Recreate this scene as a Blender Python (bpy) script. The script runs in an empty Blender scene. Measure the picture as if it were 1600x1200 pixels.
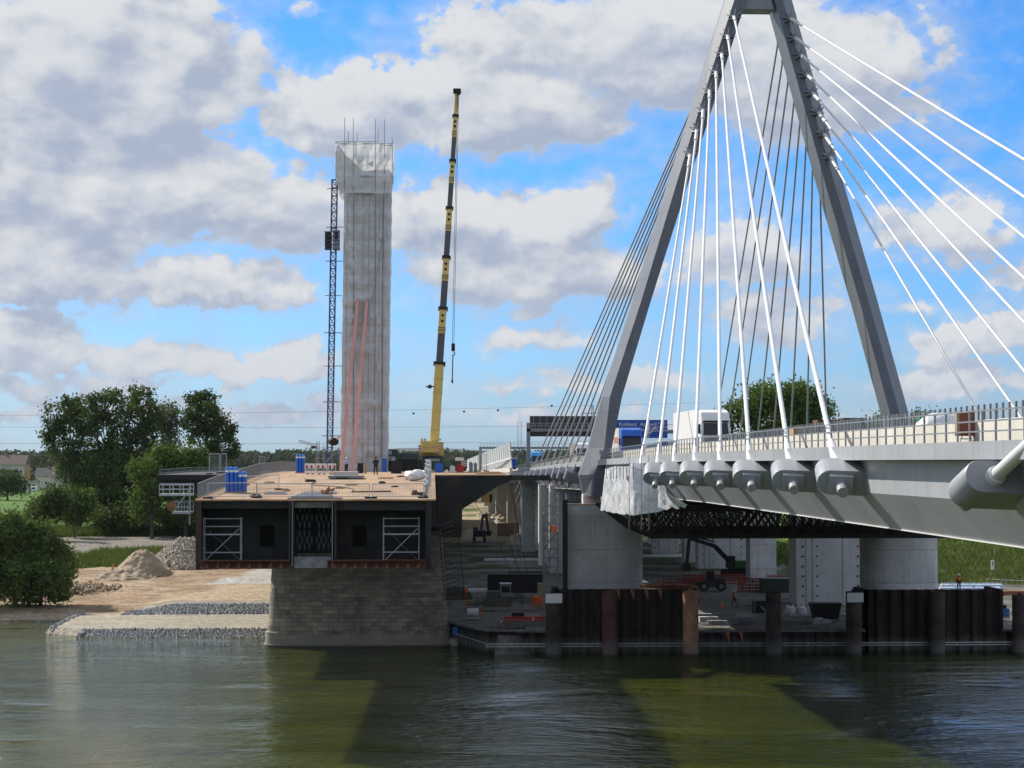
import bpy, math, random
import numpy as np
from mathutils import Vector, Matrix
R = math.radians
random.seed(7)
rng = np.random.default_rng(7)
sc = bpy.context.scene
COL = sc.collection
# ---------------- camera ----------------
F = 3100.0
YAW = math.atan(125 / F); PITCH = math.atan(110 / F); H = 21.0
cd = bpy.data.cameras.new("camera"); cam = bpy.data.objects.new("camera", cd); COL.objects.link(cam)
cam.location = (0, 0, H); cam.rotation_euler = (math.pi / 2 + PITCH, 0, -YAW)
cd.sensor_width = 36; cd.lens = F / 1600 * 36; cd.clip_start = 1; cd.clip_end = 30000
sc.camera = cam
fw = Vector((math.sin(YAW) * math.cos(PITCH), math.cos(YAW) * math.cos(PITCH), math.sin(PITCH)))
rt = Vector((math.cos(YAW), -math.sin(YAW), 0)); up = rt.cross(fw)
def ray(px, py): return fw + rt * ((px - 800) / F) + up * ((600 - py) / F)
def P(px, py, Y):
    d = ray(px, py); s = Y / d.y
    return Vector((d.x * s, Y, H + d.z * s))
def G(px, py, z):
    d = ray(px, py); s = (z - H) / d.z
    return Vector((d.x * s, d.y * s, z))
def PXX(px, py, X):
    d = ray(px, py); s = X / d.x
    return Vector((X, d.y * s, H + d.z * s))
# ---------------- sun, sky, exposure ----------------
SUNV = Vector((-0.93, 0.92, 1.02)).normalized()
sl = bpy.data.lights.new("sun", 'SUN'); sl.energy = 5.0; sl.angle = R(0.53); sl.color = (1, .93, .82)
so = bpy.data.objects.new("sun", sl); COL.objects.link(so)
so.rotation_euler = (-SUNV).to_track_quat('-Z', 'Y').to_euler(); so.location = (0, 0, 100)
sc.view_settings.view_transform = 'Standard'; sc.view_settings.look = 'None'
sc.view_settings.exposure = 0.18; sc.view_settings.gamma = 1.0
w = bpy.data.worlds.new("World"); sc.world = w; w.use_nodes = True
nt = w.node_tree; nt.nodes.clear()
class N:
    """tiny node helper"""
    def __init__(s, nt): s.nt = nt
    def new(s, t, **k):
        n = s.nt.nodes.new(t)
        for a, b in k.items(): setattr(n, a, b)
        return n
    def put(s, sock, v):
        if isinstance(v, bpy.types.NodeSocket): s.nt.links.new(v, sock)
        else: sock.default_value = v
    def math(s, op, a, b=0.0, c=None, clamp=False):
        n = s.new('ShaderNodeMath', operation=op, use_clamp=clamp); s.put(n.inputs[0], a); s.put(n.inputs[1], b)
        if c is not None: s.put(n.inputs[2], c)
        return n.outputs[0]
    def vmath(s, op, a, b=(0, 0, 0)):
        n = s.new('ShaderNodeVectorMath', operation=op); s.put(n.inputs[0], a)
        if b is not None: s.put(n.inputs[1], b)
        return n.outputs[1] if op == 'LENGTH' else n.outputs[0]
    def mix(s, f, a, b, mode='MIX'):
        n = s.new('ShaderNodeMix', data_type='RGBA', blend_type=mode); s.put(n.inputs[0], f)
        s.put(n.inputs[6], a if isinstance(a, bpy.types.NodeSocket) else (*a, 1) if len(a) == 3 else a)
        s.put(n.inputs[7], b if isinstance(b, bpy.types.NodeSocket) else (*b, 1) if len(b) == 3 else b)
        return n.outputs[2]
    def noise(s, v, scale, detail=4, rough=.55, dist=0.0):
        n = s.new('ShaderNodeTexNoise'); s.put(n.inputs['Vector'], v); n.inputs['Scale'].default_value = scale
        n.inputs['Detail'].default_value = detail; n.inputs['Roughness'].default_value = rough
        n.inputs['Distortion'].default_value = dist
        return n.outputs[0]
    def ss(s, v, a, b, c=0.0, d=1.0):
        n = s.new('ShaderNodeMapRange', interpolation_type='SMOOTHSTEP'); s.put(n.inputs[0], v)
        for i, k in enumerate((a, b, c, d)): n.inputs[i + 1].default_value = k
        return n.outputs[0]
    def xyz(s, x=0.0, y=0.0, z=0.0):
        n = s.new('ShaderNodeCombineXYZ')
        for i, k in enumerate((x, y, z)): s.put(n.inputs[i], k)
        return n.outputs[0]
# cloud density group over (azimuth, elevation) in degrees: clouds stand at fixed compass bearings
gt = bpy.data.node_groups.new("cloud_field", 'ShaderNodeTree')
gt.interface.new_socket("uv", in_out='INPUT', socket_type='NodeSocketVector')
gt.interface.new_socket("d", in_out='OUTPUT', socket_type='NodeSocketFloat'); gt.interface.new_socket("s", in_out='OUTPUT', socket_type='NodeSocketFloat')
g = N(gt); gi = g.new('NodeGroupInput'); go = g.new('NodeGroupOutput')
def azel(px, py):
    d = ray(px, py); return math.degrees(math.atan2(d.x, d.y)), math.degrees(math.atan2(d.z, math.hypot(d.x, d.y)))
BL = [ # px, py, rx, ry (pixels of the photograph -> degrees), weight
 (150,110,290,190,1.15),(60,330,330,150,.95),(300,300,240,110,.85),(330,90,110,110,.55),(-150,200,260,260,1),
 (560,175,190,85,1.1),(760,165,280,95,1.1),(1000,70,330,120,1.0),(760,60,130,80,.8),(1250,110,250,130,1.05),(1380,60,120,90,.55),
 (700,345,150,70,1.0),(860,345,150,62,1.0),(930,300,50,50,.5),(820,420,240,70,.9),(480,330,140,100,.8),(980,430,120,60,.75),
 (300,440,190,48,.95),(90,430,180,60,.95),(440,455,70,34,.7),(130,480,160,40,.5),
 (60,560,170,55,.85),(220,560,170,38,.75),(460,565,110,38,.95),(350,575,120,34,.75),(30,510,110,38,.75),(170,610,260,30,.6),(560,620,200,26,.5),
 (830,530,120,30,.75),(860,600,170,26,.7),(1010,590,120,30,.7),(760,470,140,36,.6),
 (1150,400,200,70,.75),(1230,490,160,60,.75),(1480,360,140,62,.9),(1610,430,80,40,.6),(1500,540,110,42,.85),(1420,480,60,18,.5),(1600,520,70,40,.7),
 (1480,600,200,34,.75),(250,645,460,30,.6),(1000,655,500,28,.6),(650,600,120,20,.35),(490,15,45,20,.6)]
acc = None
# warp
wn = g.new('ShaderNodeTexNoise'); wn.inputs['Scale'].default_value = .9; wn.inputs['Detail'].default_value = 5; wn.inputs['Roughness'].default_value=.6
g.put(wn.inputs['Vector'], gi.outputs[0])
wv = g.vmath('MULTIPLY', g.vmath('SUBTRACT', wn.outputs[1], (.5, .5, .5)), (2.6, 1.7, 0))
uvw = g.vmath('ADD', gi.outputs[0], wv)
for (px, py, rx, ry, wt) in BL:
    a, e = azel(px, py); k = math.degrees(1 / F)
    v = g.vmath('MULTIPLY', g.vmath('SUBTRACT', uvw, (a, e, 0)), (1 / (rx * k), 1 / (ry * k), 0))
    s_ = g.ss(g.vmath('LENGTH', v), 1.35, .25, 0, wt)
    acc = s_ if acc is None else g.math('SMOOTH_MAX', acc, s_, .25)
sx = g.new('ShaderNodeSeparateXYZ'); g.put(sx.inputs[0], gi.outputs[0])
# elsewhere (outside the pictured part) unseen broken cloud, cover set for fill light and reflections
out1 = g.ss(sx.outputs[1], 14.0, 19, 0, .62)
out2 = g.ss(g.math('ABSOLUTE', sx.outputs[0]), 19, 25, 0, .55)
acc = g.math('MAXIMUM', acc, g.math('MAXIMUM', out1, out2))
st = g.vmath('MULTIPLY', gi.outputs[0], (1, 1.55, 1))
n1 = g.noise(st, .38, 9, .5, .3); n2 = g.noise(st, 1.5, 8, .52, .3)
n3 = g.noise(st, .55, 3.5, .5, .2)
sm_ = g.math('ADD', g.math('MULTIPLY', acc, .9), g.math('MULTIPLY', g.math('SUBTRACT', n3, .5), 1.7))
g.put(go.inputs[1], sm_)
d = g.math('ADD', acc, g.math('MULTIPLY', g.math('SUBTRACT', n1, .5), 1.25))
d = g.math('ADD', d, g.math('MULTIPLY', g.math('SUBTRACT', n2, .5), .55))
d = g.math('SUBTRACT', d, .42)
g.put(go.inputs[0], d)
q = N(nt)
tc = q.new('ShaderNodeTexCoord'); sp = q.new('ShaderNodeSeparateXYZ'); q.put(sp.inputs[0], tc.outputs['Generated'])
az = q.math('MULTIPLY', q.math('ARCTAN2', sp.outputs[0], sp.outputs[1]), 57.2958)
el = q.math('MULTIPLY', q.math('ARCSINE', sp.outputs[2]), 57.2958)
uv = q.xyz(az, el, 0.0)
def cf(v):
    n = q.new('ShaderNodeGroup'); n.node_tree = gt; q.put(n.inputs[0], v); return n.outputs
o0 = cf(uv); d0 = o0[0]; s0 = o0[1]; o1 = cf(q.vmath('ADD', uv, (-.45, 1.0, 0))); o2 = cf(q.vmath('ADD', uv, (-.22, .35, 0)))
alpha = q.ss(d0, -.08, .20)
thin = q.ss(d0, -.42, .08, 0, .42)
gr = q.math('ADD', q.math('MULTIPLY', q.math('SUBTRACT', s0, o1[1]), .75), q.math('MULTIPLY', q.math('SUBTRACT', d0, o2[0]), .55))
lit = q.ss(gr, -.42, .50)
thick = q.ss(d0, .1, 1.1)
ccol = q.mix(lit, (.50, .585, .755), (.95, .97, 1.0))
ccol = q.mix(q.math('MULTIPLY', thick, .22), ccol, (.66, .72, .85))
edge = q.ss(d0, .34, .03)
ccol = q.mix(q.math('MULTIPLY', edge, .4), ccol, (.75, .84, .97))
low = q.ss(el, 5.0, 0.0, 0, .35)
ccol = q.mix(low, ccol, (.52, .64, .83))
sky = q.new('ShaderNodeTexSky', sky_type='NISHITA'); sky.sun_disc = False
sky.sun_elevation = math.asin(SUNV.z); sky.sun_rotation = math.atan2(SUNV.x, SUNV.y)
sky.air_density = 1.0; sky.dust_density = .6; sky.ozone_density = 3.0
bgs = q.new('ShaderNodeBackground'); bgs.inputs[1].default_value = .085
tint = q.mix(q.ss(el, 0, 11), (.62, .97, 1.60), (.40, .98, 1.66))
q.put(bgs.inputs[0], q.mix(1.0, sky.outputs[0], tint, 'MULTIPLY'))
bgc = q.new('ShaderNodeBackground'); q.put(bgc.inputs[0], ccol); bgc.inputs[1].default_value = .70
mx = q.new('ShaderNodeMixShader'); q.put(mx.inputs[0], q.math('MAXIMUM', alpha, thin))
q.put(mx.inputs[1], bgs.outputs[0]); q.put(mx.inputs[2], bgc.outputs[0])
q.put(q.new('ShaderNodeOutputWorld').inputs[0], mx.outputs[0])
w.cycles.sampling_method = 'MANUAL'; w.cycles.sample_map_resolution = 512
sc.cycles.max_bounces = 6; sc.cycles.diffuse_bounces = 2; sc.cycles.glossy_bounces = 2; sc.cycles.transparent_max_bounces = 6
sc.cycles.transmission_bounces = 2; sc.cycles.volume_bounces = 0; sc.cycles.caustics_reflective = False; sc.cycles.caustics_refractive = False
# ---------------- materials ----------------
MATS = {}
def mat(name, col, rough=.6, metal=0.0, var=.15, scale=.8, bump=0.0, bscale=12.0, streak=0.0, dirt=None, spec=None, fn=None, trans=0.0):
    if name in MATS: return MATS[name]
    m = bpy.data.materials.new(name); m.use_nodes = True; t = m.node_tree; t.nodes.clear(); n = N(t)
    b = n.new('ShaderNodeBsdfPrincipled'); o = n.new('ShaderNodeOutputMaterial')
    pos = n.new('ShaderNodeNewGeometry').outputs['Position']
    nz = n.noise(pos, scale, 5, .6)
    f = n.ss(nz, .3, .7)
    c = n.mix(f, tuple(x * (1 - var) for x in col), tuple(min(1, x * (1 + var)) for x in col))
    if streak:
        sn = n.noise(n.vmath('MULTIPLY', pos, (1, 1, .06)), 2.2, 5, .7)
        c = n.mix(n.ss(sn, .42, .75, 0, streak), c, tuple(x * .45 for x in col))
    if dirt:
        dn = n.noise(pos, scale * .45, 6, .7)
        c = n.mix(n.ss(dn, .5, .68, 0, .8), c, dirt)
    if fn: c = fn(n, pos, c)
    n.put(b.inputs['Base Color'], c)
    b.inputs['Roughness'].default_value = rough; b.inputs['Metallic'].default_value = metal
    if spec is not None: b.inputs['Specular IOR Level'].default_value = spec
    if bump:
        bn = n.new('ShaderNodeBump'); bn.inputs['Strength'].default_value = 1; bn.inputs['Distance'].default_value = bump
        n.put(bn.inputs['Height'], n.noise(pos, bscale, 5, .6)); n.put(b.inputs['Normal'], bn.outputs[0])
    if trans:
        tr = n.new('ShaderNodeBsdfTranslucent'); n.put(tr.inputs[0], c); ms = n.new('ShaderNodeMixShader'); ms.inputs[0].default_value = trans
        n.put(ms.inputs[1], b.outputs[0]); n.put(ms.inputs[2], tr.outputs[0]); n.put(o.inputs[0], ms.outputs[0])
    else: n.put(o.inputs[0], b.outputs[0])
    MATS[name] = m; return m
def f_lines(n, pos, c):      # formwork joints and tie holes in concrete
    s = n.new('ShaderNodeSeparateXYZ'); n.put(s.inputs[0], pos); z = s.outputs[2]
    ln = n.math('ABSOLUTE', n.math('SUBTRACT', n.math('FRACT', n.math('DIVIDE', n.math('ADD', z, 1.9), 3.6)), .5))
    c = n.mix(n.ss(ln, .012, .004, 0, .55), c, (.10, .10, .10))
    hz_ = n.math('ABSOLUTE', n.math('SUBTRACT', n.math('FRACT', n.math('DIVIDE', z, 1.3)), .5))
    hx = n.math('ABSOLUTE', n.math('SUBTRACT', n.math('FRACT', n.math('DIVIDE', n.math('ADD', s.outputs[0], n.math('MULTIPLY', s.outputs[1], .7)), 1.25)), .5))
    hole = n.math('LESS_THAN', n.math('ADD', n.math('MULTIPLY', hz_, hz_), n.math('MULTIPLY', hx, hx)), .0032)
    c = n.mix(n.math('MULTIPLY', hole, .55), c, (.05, .05, .05))
    panel = n.new('ShaderNodeTexWhiteNoise'); panel.noise_dimensions = '1D'
    n.put(panel.inputs['W'], n.math('FLOOR', n.math('DIVIDE', n.math('ADD', z, .1), 3.6)))
    return n.mix(n.math('MULTIPLY', panel.outputs[0], .25), c, (.5, .5, .5), 'MULTIPLY')
def f_stone(n, pos, c):
    s = n.new('ShaderNodeSeparateXYZ'); n.put(s.inputs[0], pos)
    v = n.xyz(n.math('ADD', s.outputs[0], n.math('MULTIPLY', s.outputs[1], .9)), s.outputs[2], 0.0)
    b = n.new('ShaderNodeTexBrick'); n.put(b.inputs['Vector'], v); b.inputs['Scale'].default_value = 1
    b.inputs['Brick Width'].default_value = 1.15; b.inputs['Row Height'].default_value = .45; b.inputs['Mortar Size'].default_value = .022
    b.inputs['Color1'].default_value = (.50, .45, .36, 1); b.inputs['Color2'].default_value = (.27, .26, .24, 1); b.inputs['Mortar'].default_value = (.13, .12, .11, 1); b.inputs['Bias'].default_value = -.1
    c2 = n.mix(.25, b.outputs[0], c, 'MIX')
    pat = n.noise(n.vmath('MULTIPLY', pos, (1, 1, .5)), .45, 5, .7)
    c2 = n.mix(n.ss(pat, .48, .7, 0, .5), c2, (.075, .075, .075)); wn_ = n.new('ShaderNodeTexWhiteNoise'); wn_.noise_dimensions = '2D'
    sh = n.math('MULTIPLY', n.math('MODULO', n.math('FLOOR', n.math('DIVIDE', s.outputs[2], .45)), 2.0), .575)
    n.put(wn_.inputs['Vector'], n.xyz(n.math('FLOOR', n.math('DIVIDE', n.math('ADD', n.math('ADD', s.outputs[0], n.math('MULTIPLY', s.outputs[1], .9)), sh), 1.15)), n.math('FLOOR', n.math('DIVIDE', s.outputs[2], .45)), 0.0))
    c2 = n.mix(n.math('MULTIPLY', wn_.outputs[0], .55), c2, (.30, .20, .11), 'MULTIPLY') if False else n.mix(.6, c2, n.mix(wn_.outputs[0], (.38, .38, .42), (1.15, 1.05, .9)), 'MULTIPLY')
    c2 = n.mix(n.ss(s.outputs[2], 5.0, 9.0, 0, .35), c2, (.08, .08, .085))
    base = n.ss(n.math('ADD', s.outputs[2], n.math('MULTIPLY', n.noise(pos, .6), .5)), 2.0, 1.2, 0, .7)
    c2 = n.mix(base, c2, (.30, .27, .22))
    wet = n.ss(s.outputs[2], .35, .12, 0, .9)
    return n.mix(wet, c2, (.06, .06, .045))
def f_tide(n, pos, c):       # bleached band above the water line
    s = n.new('ShaderNodeSeparateXYZ'); n.put(s.inputs[0], pos)
    zz = n.math('ADD', s.outputs[2], n.math('MULTIPLY', n.noise(pos, 1.4, 4, .7), 1.2))
    c = n.mix(n.ss(zz, 2.7, 1.6, 0, .6), c, (.17, .165, .15))
    st_ = n.noise(n.vmath('MULTIPLY', pos, (1, 1, .08)), 3, 4, .7)
    c = n.mix(n.ss(st_, .55, .7, 0, .5), c, (.03, .03, .03))
    return n.mix(n.ss(s.outputs[2], .5, .2, 0, .9), c, (.03, .035, .025))
def f_wrap(n, pos, c):       # sheeting: horizontal lap seams every lift
    s = n.new('ShaderNodeSeparateXYZ'); n.put(s.inputs[0], pos)
    zz = n.math('ADD', s.outputs[2], n.math('MULTIPLY', n.noise(pos, .5), .5))
    ln = n.math('ABSOLUTE', n.math('SUBTRACT', n.math('FRACT', n.math('DIVIDE', zz, 2.0)), .5))
    return n.mix(n.ss(ln, .05, .0, 0, .18), c, (.2, .2, .22))
def f_seam(n, pos, c):       # plate joints and run-off streaks on the girder
    s = n.new('ShaderNodeSeparateXYZ'); n.put(s.inputs[0], pos)
    a = n.math('ABSOLUTE', n.math('SUBTRACT', n.math('FRACT', n.math('DIVIDE', s.outputs[1], 5.6)), .5))
    c = n.mix(n.ss(a, .007, .002, 0, .45), c, (.12, .12, .13))
    wn = n.new('ShaderNodeTexWhiteNoise'); wn.noise_dimensions = '1D'; n.put(wn.inputs['W'], n.math('FLOOR', n.math('ADD', n.math('DIVIDE', s.outputs[1], 5.6), .5)))
    c = n.mix(.22, c, n.mix(wn.outputs[0], (.6, .6, .6), (1.1, 1.1, 1.1)), 'MULTIPLY')
    st_ = n.noise(n.vmath('MULTIPLY', pos, (1, 1, .1)), 1.6, 6, .75)
    return n.mix(n.ss(st_, .5, .72, 0, .42), c, (.17, .165, .16))
def f_lseam(n, pos, c):
    s = n.new('ShaderNodeSeparateXYZ'); n.put(s.inputs[0], pos)
    a = n.math('ABSOLUTE', n.math('SUBTRACT', n.math('FRACT', n.math('DIVIDE', s.outputs[2], 7.3)), .5))
    c = n.mix(n.ss(a, .010, .003, 0, .5), c, (.06, .06, .07))
    st_ = n.noise(n.vmath('MULTIPLY', pos, (1, 1, .12)), .9, 6, .7)
    return n.mix(n.ss(st_, .48, .7, 0, .4), c, (.10, .10, .11))
def f_deck(n, pos, c):       # wheel ruts, grinding marks and rusty patches
    r_ = n.noise(n.vmath('MULTIPLY', pos, (1.1, .07, 1)), 1.3, 5, .7, .4)
    c = n.mix(n.ss(r_, .52, .66, 0, .6), c, (.20, .145, .10))
    p_ = n.noise(pos, .5, 7, .75, .6); c = n.mix(n.ss(p_, .56, .68, 0, .55), c, (.24, .13, .075))
    g_ = n.noise(n.vmath('MULTIPLY', pos, (.4, 2.2, 1)), .7, 5, .7); return n.mix(n.ss(g_, .58, .7, 0, .5), c, (.52, .44, .33))
S_GREY = mat('painted steel light grey', (.33, .345, .375), .42, 0, .07, .25, streak=.22)
S_GIRD = mat('girder steel grey', (.37, .385, .415), .45, 0, .08, .3, fn=f_seam)
S_DARKG = mat('painted steel mid grey', (.25, .265, .29), .45, 0, .06, .3)
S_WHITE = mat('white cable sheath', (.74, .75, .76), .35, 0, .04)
S_SHADED = mat('shaded cable sheath', (.42, .43, .45), .4, 0, .05)  # far-span stays: white sheath darkened to paint in their shade
CREAM = mat('cream concrete barrier', (.64, .61, .54), .75, 0, .08, .5, streak=.2)
CONC = mat('cast concrete', (.62, .615, .61), .85, 0, .14, .35, .01, 9, .3, fn=f_lines)
CONCP = mat('plain concrete', (.50, .495, .48), .85, 0, .14, .5, .01, 9, .25)
SUNTINT = mat('sun-tinted concrete', (.50, .45, .37), .85, 0, .12, .3, streak=.2)  # concrete of the far piers with warm sunlight put into its colour
STONE = mat('pier stone', (.27, .235, .18), .9, 0, .3, 1.3, .03, 5, fn=f_stone)
BROWN = mat('brown lattice steel', (.06, .035, .028), .8, 0, .3, 1)
RUST = mat('rusted steel', (.13, .05, .03), .8, .1, .35, 1.2, .005, 20, .4)
RUSTB = mat('bright rust', (.36, .15, .07), .85, 0, .35, 1.5, .005, 20, .3)
DSTEEL = mat('dark old steel', (.022, .021, .021), .75, 0, .35, .9, dirt=(.045, .024, .017))
BLACKS = mat('black steel', (.012, .013, .014), .7, 0, .3, 1)
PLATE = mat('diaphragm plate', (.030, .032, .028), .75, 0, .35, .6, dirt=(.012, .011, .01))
DECK = mat('bare sandy deck plate', (.37, .24, .14), .9, 0, .22, .35, .008, 7, dirt=(.27, .22, .18), fn=f_deck)
PILE = mat('sheet pile steel', (.022, .014, .011), .85, 0, .5, .6, .006, 9, fn=f_tide)
PILEM = mat('mooring tube steel', (.05, .034, .03), .8, 0, .5, .5, .006, 9, fn=f_tide)
PILER = mat('rusty tube steel', (.42, .20, .11), .85, 0, .35, .7, .006, 9, fn=f_tide)
GALV = mat('galvanised steel', (.46, .48, .50), .45, .25, .1, 2)
GALVD = mat('dull galvanised steel', (.22, .235, .25), .5, .2, .1, 2)
WRAP = mat('grey shrink wrap', (.80, .82, .84), .26, 0, .04, 1.1, .09, 3.2, 0, fn=f_wrap, trans=.3)
TENT = mat('white shrink wrap', (.84, .86, .90), .25, 0, .06, .8, .22, 1.6, trans=.2)
PINK = mat('pink steel beam', (.74, .36, .32), .6, 0, .12, .4)
BLUE = mat('blue paint', (.02, .13, .55), .4, 0, .06)
BLUED = mat('blue mast paint', (.03, .07, .2), .5, 0, .2)
CYANB = mat('light blue cab paint', (.05, .30, .75), .35, 0, .05)
YEL = mat('pale crane yellow', (.66, .50, .15), .45, 0, .08, 1, streak=.12)
BOOMG = mat('boom dark grey', (.075, .08, .09), .5, 0, .1)
DGREEN = mat('dark green machine paint', (.03, .05, .042), .5, 0, .2)
GREENM = mat('green machine paint', (.05, .17, .04), .5, 0, .1)
WHITE = mat('white paint', (.78, .78, .77), .45, 0, .04)
BAG = mat('white woven bag', (.74, .75, .78), .7, 0, .1, 3, .02, 8)
REDP = mat('red paint', (.45, .03, .02), .5, 0, .15)
ORANGE = mat('orange paint', (.62, .13, .02), .5, 0, .15)
GLASS = mat('dark glass', (.02, .025, .03), .08, 0, .05)
RUBBER = mat('tyre rubber', (.02, .02, .02), .85, 0, .2)
WOOD = mat('raw timber', (.45, .30, .16), .8, 0, .2, 3)
SKIN = mat('skin', (.45, .25, .17), .6, 0, .05)
HIVIS = mat('orange safety fabric', (.85, .20, .03), .8, 0, .1)
NAVY = mat('dark work cloth', (.02, .023, .03), .85, 0, .15)
ROOF = mat('brown roof tile', (.13, .095, .08), .85, 0, .2, 1)
ROOFD = mat('dark roof tile', (.06, .06, .065), .85, 0, .2, 1)
PLASTER = mat('pale render', (.55, .53, .49), .85, 0, .06, .3)
OCHRE = mat('ochre render', (.42, .25, .10), .85, 0, .08, .3)
BARK = mat('bark', (.07, .06, .05), .9, 0, .25, 2)
SAND = mat('heaped sand', (.38, .30, .21), .95, 0, .2, .7, .06, 3)
ROCK = mat('broken stone', (.42, .37, .30), .9, 0, .3, 1.5, .03, 4)
ROCKD = mat('grey riprap stone', (.29, .295, .30), .9, 0, .7, 4.5, .03, 4)
SIGNB = mat('motorway sign blue', (.01, .08, .42), .45, 0, .03)
MATRIX = mat('matrix display black', (.025, .027, .03), .4, 0, .15, 1)
NOISEW = mat('silver noise panel', (.50, .53, .56), .45, .1, .06, .4, streak=.1)
def leafmat(name, c1, c2):
    m = bpy.data.materials.new(name); m.use_nodes = True; t = m.node_tree; t.nodes.clear(); n = N(t)
    o = n.new('ShaderNodeOutputMaterial'); pos = n.new('ShaderNodeNewGeometry').outputs['Position']
    c = n.mix(n.ss(n.noise(pos, .35, 3), .35, .65), c1, c2)
    d_ = n.new('ShaderNodeBsdfPrincipled'); d_.inputs['Roughness'].default_value = .8; d_.inputs['Specular IOR Level'].default_value = .15; n.put(d_.inputs['Base Color'], c)
    tr = n.new('ShaderNodeBsdfTranslucent'); n.put(tr.inputs[0], n.mix(.5, c, (.12, .16, .02)))
    ms = n.new('ShaderNodeMixShader'); ms.inputs[0].default_value = .22
    n.put(ms.inputs[1], d_.outputs[0]); n.put(ms.inputs[2], tr.outputs[0]); n.put(o.inputs[0], ms.outputs[0])
    return m
L_DARK = leafmat('poplar leaf', (.05, .08, .022), (.10, .15, .04))
L_MID = leafmat('mid green leaf', (.08, .14, .025), (.14, .21, .04))
S_LEG = mat('pylon steel grey', (.15, .165, .195), .42, 0, .10, .25, fn=f_lseam)
L_BUSH = leafmat('willow leaf', (.07, .12, .03), (.18, .25, .07))
L_PALE = leafmat('pale sparse leaf', (.09, .11, .05), (.14, .16, .08))
L_FAR = leafmat('far woodland leaf', (.026, .04, .026), (.045, .06, .034))
L_GRASS = leafmat('grass blade', (.09, .13, .03), (.16, .19, .05))
# ---------------- mesh builder ----------------
ORG = {}
class MB:
    def __init__(s): s.v = []; s.f = []
    def add(s, vs, fs):
        b = len(s.v); s.v += [tuple(x) for x in vs]; s.f += [tuple(i + b for i in f) for f in fs]; return s
    def box(s, x0, x1, y0, y1, z0, z1):
        return s.add([(x, y, z) for z in (z0, z1) for (x, y) in ((x0, y0), (x1, y0), (x1, y1), (x0, y1))],
                     [(3, 2, 1, 0), (4, 5, 6, 7), (0, 1, 5, 4), (1, 2, 6, 5), (2, 3, 7, 6), (3, 0, 4, 7)])
    def rings(s, rs, cap=True):
        n = len(rs[0]); vs = [p for r in rs for p in r]; fs = []
        for k in range(len(rs) - 1):
            for i in range(n):
                j = (i + 1) % n; fs.append((k * n + i, k * n + j, (k + 1) * n + j, (k + 1) * n + i))
        if cap: fs += [tuple(reversed(range(n))), tuple((len(rs) - 1) * n + i for i in range(n))]
        return s.add(vs, fs)
    def tube(s, p, q, r, r2=None, n=8, cap=True):
        p, q = Vector(p), Vector(q); d = (q - p)
        if d.length < 1e-6: return s
        d.normalize(); a = d.cross(Vector((0, 0, 1)) if abs(d.z) < .95 else Vector((1, 0, 0))).normalized(); b = d.cross(a)
        r2 = r if r2 is None else r2
        ring = lambda c, rr: [c + (a * math.cos(t) + b * math.sin(t)) * rr for t in (2 * math.pi * i / n for i in range(n))]
        return s.rings([ring(p, r), ring(q, r2)], cap)
    def path(s, pts, r, n=6):
        for a, b in zip(pts, pts[1:]): s.tube(a, b, r, n=n)
        return s
    def bar(s, p, q, w, h, upv=(0, 0, 1)):
        p, q = Vector(p), Vector(q); d = (q - p).normalized(); u = Vector(upv)
        a = d.cross(u)
        if a.length < 1e-3: a = d.cross(Vector((0, 1, 0)))
        a.normalize(); b = a.cross(d)
        c = [a * (i * w / 2) + b * (j * h / 2) for i, j in ((-1, -1), (1, -1), (1, 1), (-1, 1))]
        return s.rings([[p + k for k in c], [q + k for k in c]])
    def prism(s, pts, off):
        off = Vector(off); a = [Vector(p) for p in pts]
        return s.rings([a, [p + off for p in a]])
    def ball(s, c, r, n=10, m=6, sz=(1, 1, 1), jit=0):
        rs = []
        for k in range(1, m):
            t = math.pi * k / m
            rs.append([(c[0] + sz[0] * r * math.sin(t) * math.cos(2 * math.pi * i / n) * (1 + random.uniform(-jit, jit)), c[1] + sz[1] * r * math.sin(t) * math.sin(2 * math.pi * i / n) * (1 + random.uniform(-jit, jit)), c[2] - sz[2] * r * math.cos(t)) for i in range(n)])
        return s.rings(rs)
    def xf(s, M):
        s.v = [tuple(M @ Vector(p)) for p in s.v]; return s
    def build(s, name, m, parent=None, smooth=False, local=False, bevel=0):
        me = bpy.data.meshes.new(name); o = bpy.data.objects.new(name, me); COL.objects.link(o)
        if parent is None:
            a = np.array(s.v); org = Vector((float((a[:, 0].min() + a[:, 0].max()) / 2), float((a[:, 1].min() + a[:, 1].max()) / 2), float(a[:, 2].min())))
            o.location = org
        else:
            org = Vector((0, 0, 0)) if local else ORG.get(parent.name, Vector((0, 0, 0))); o.parent = parent
        ORG[o.name] = org
        vs = [(p[0] - org.x, p[1] - org.y, p[2] - org.z) for p in s.v]
        me.from_pydata(vs, [], s.f); me.materials.append(m)
        if smooth:
            me.shade_smooth()
            try: me.set_sharp_from_angle(angle=R(38))
            except Exception: pass
        if bevel:
            b = o.modifiers.new('b', 'BEVEL'); b.width = bevel; b.segments = 2; b.limit_method = 'ANGLE'
        return o
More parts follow.
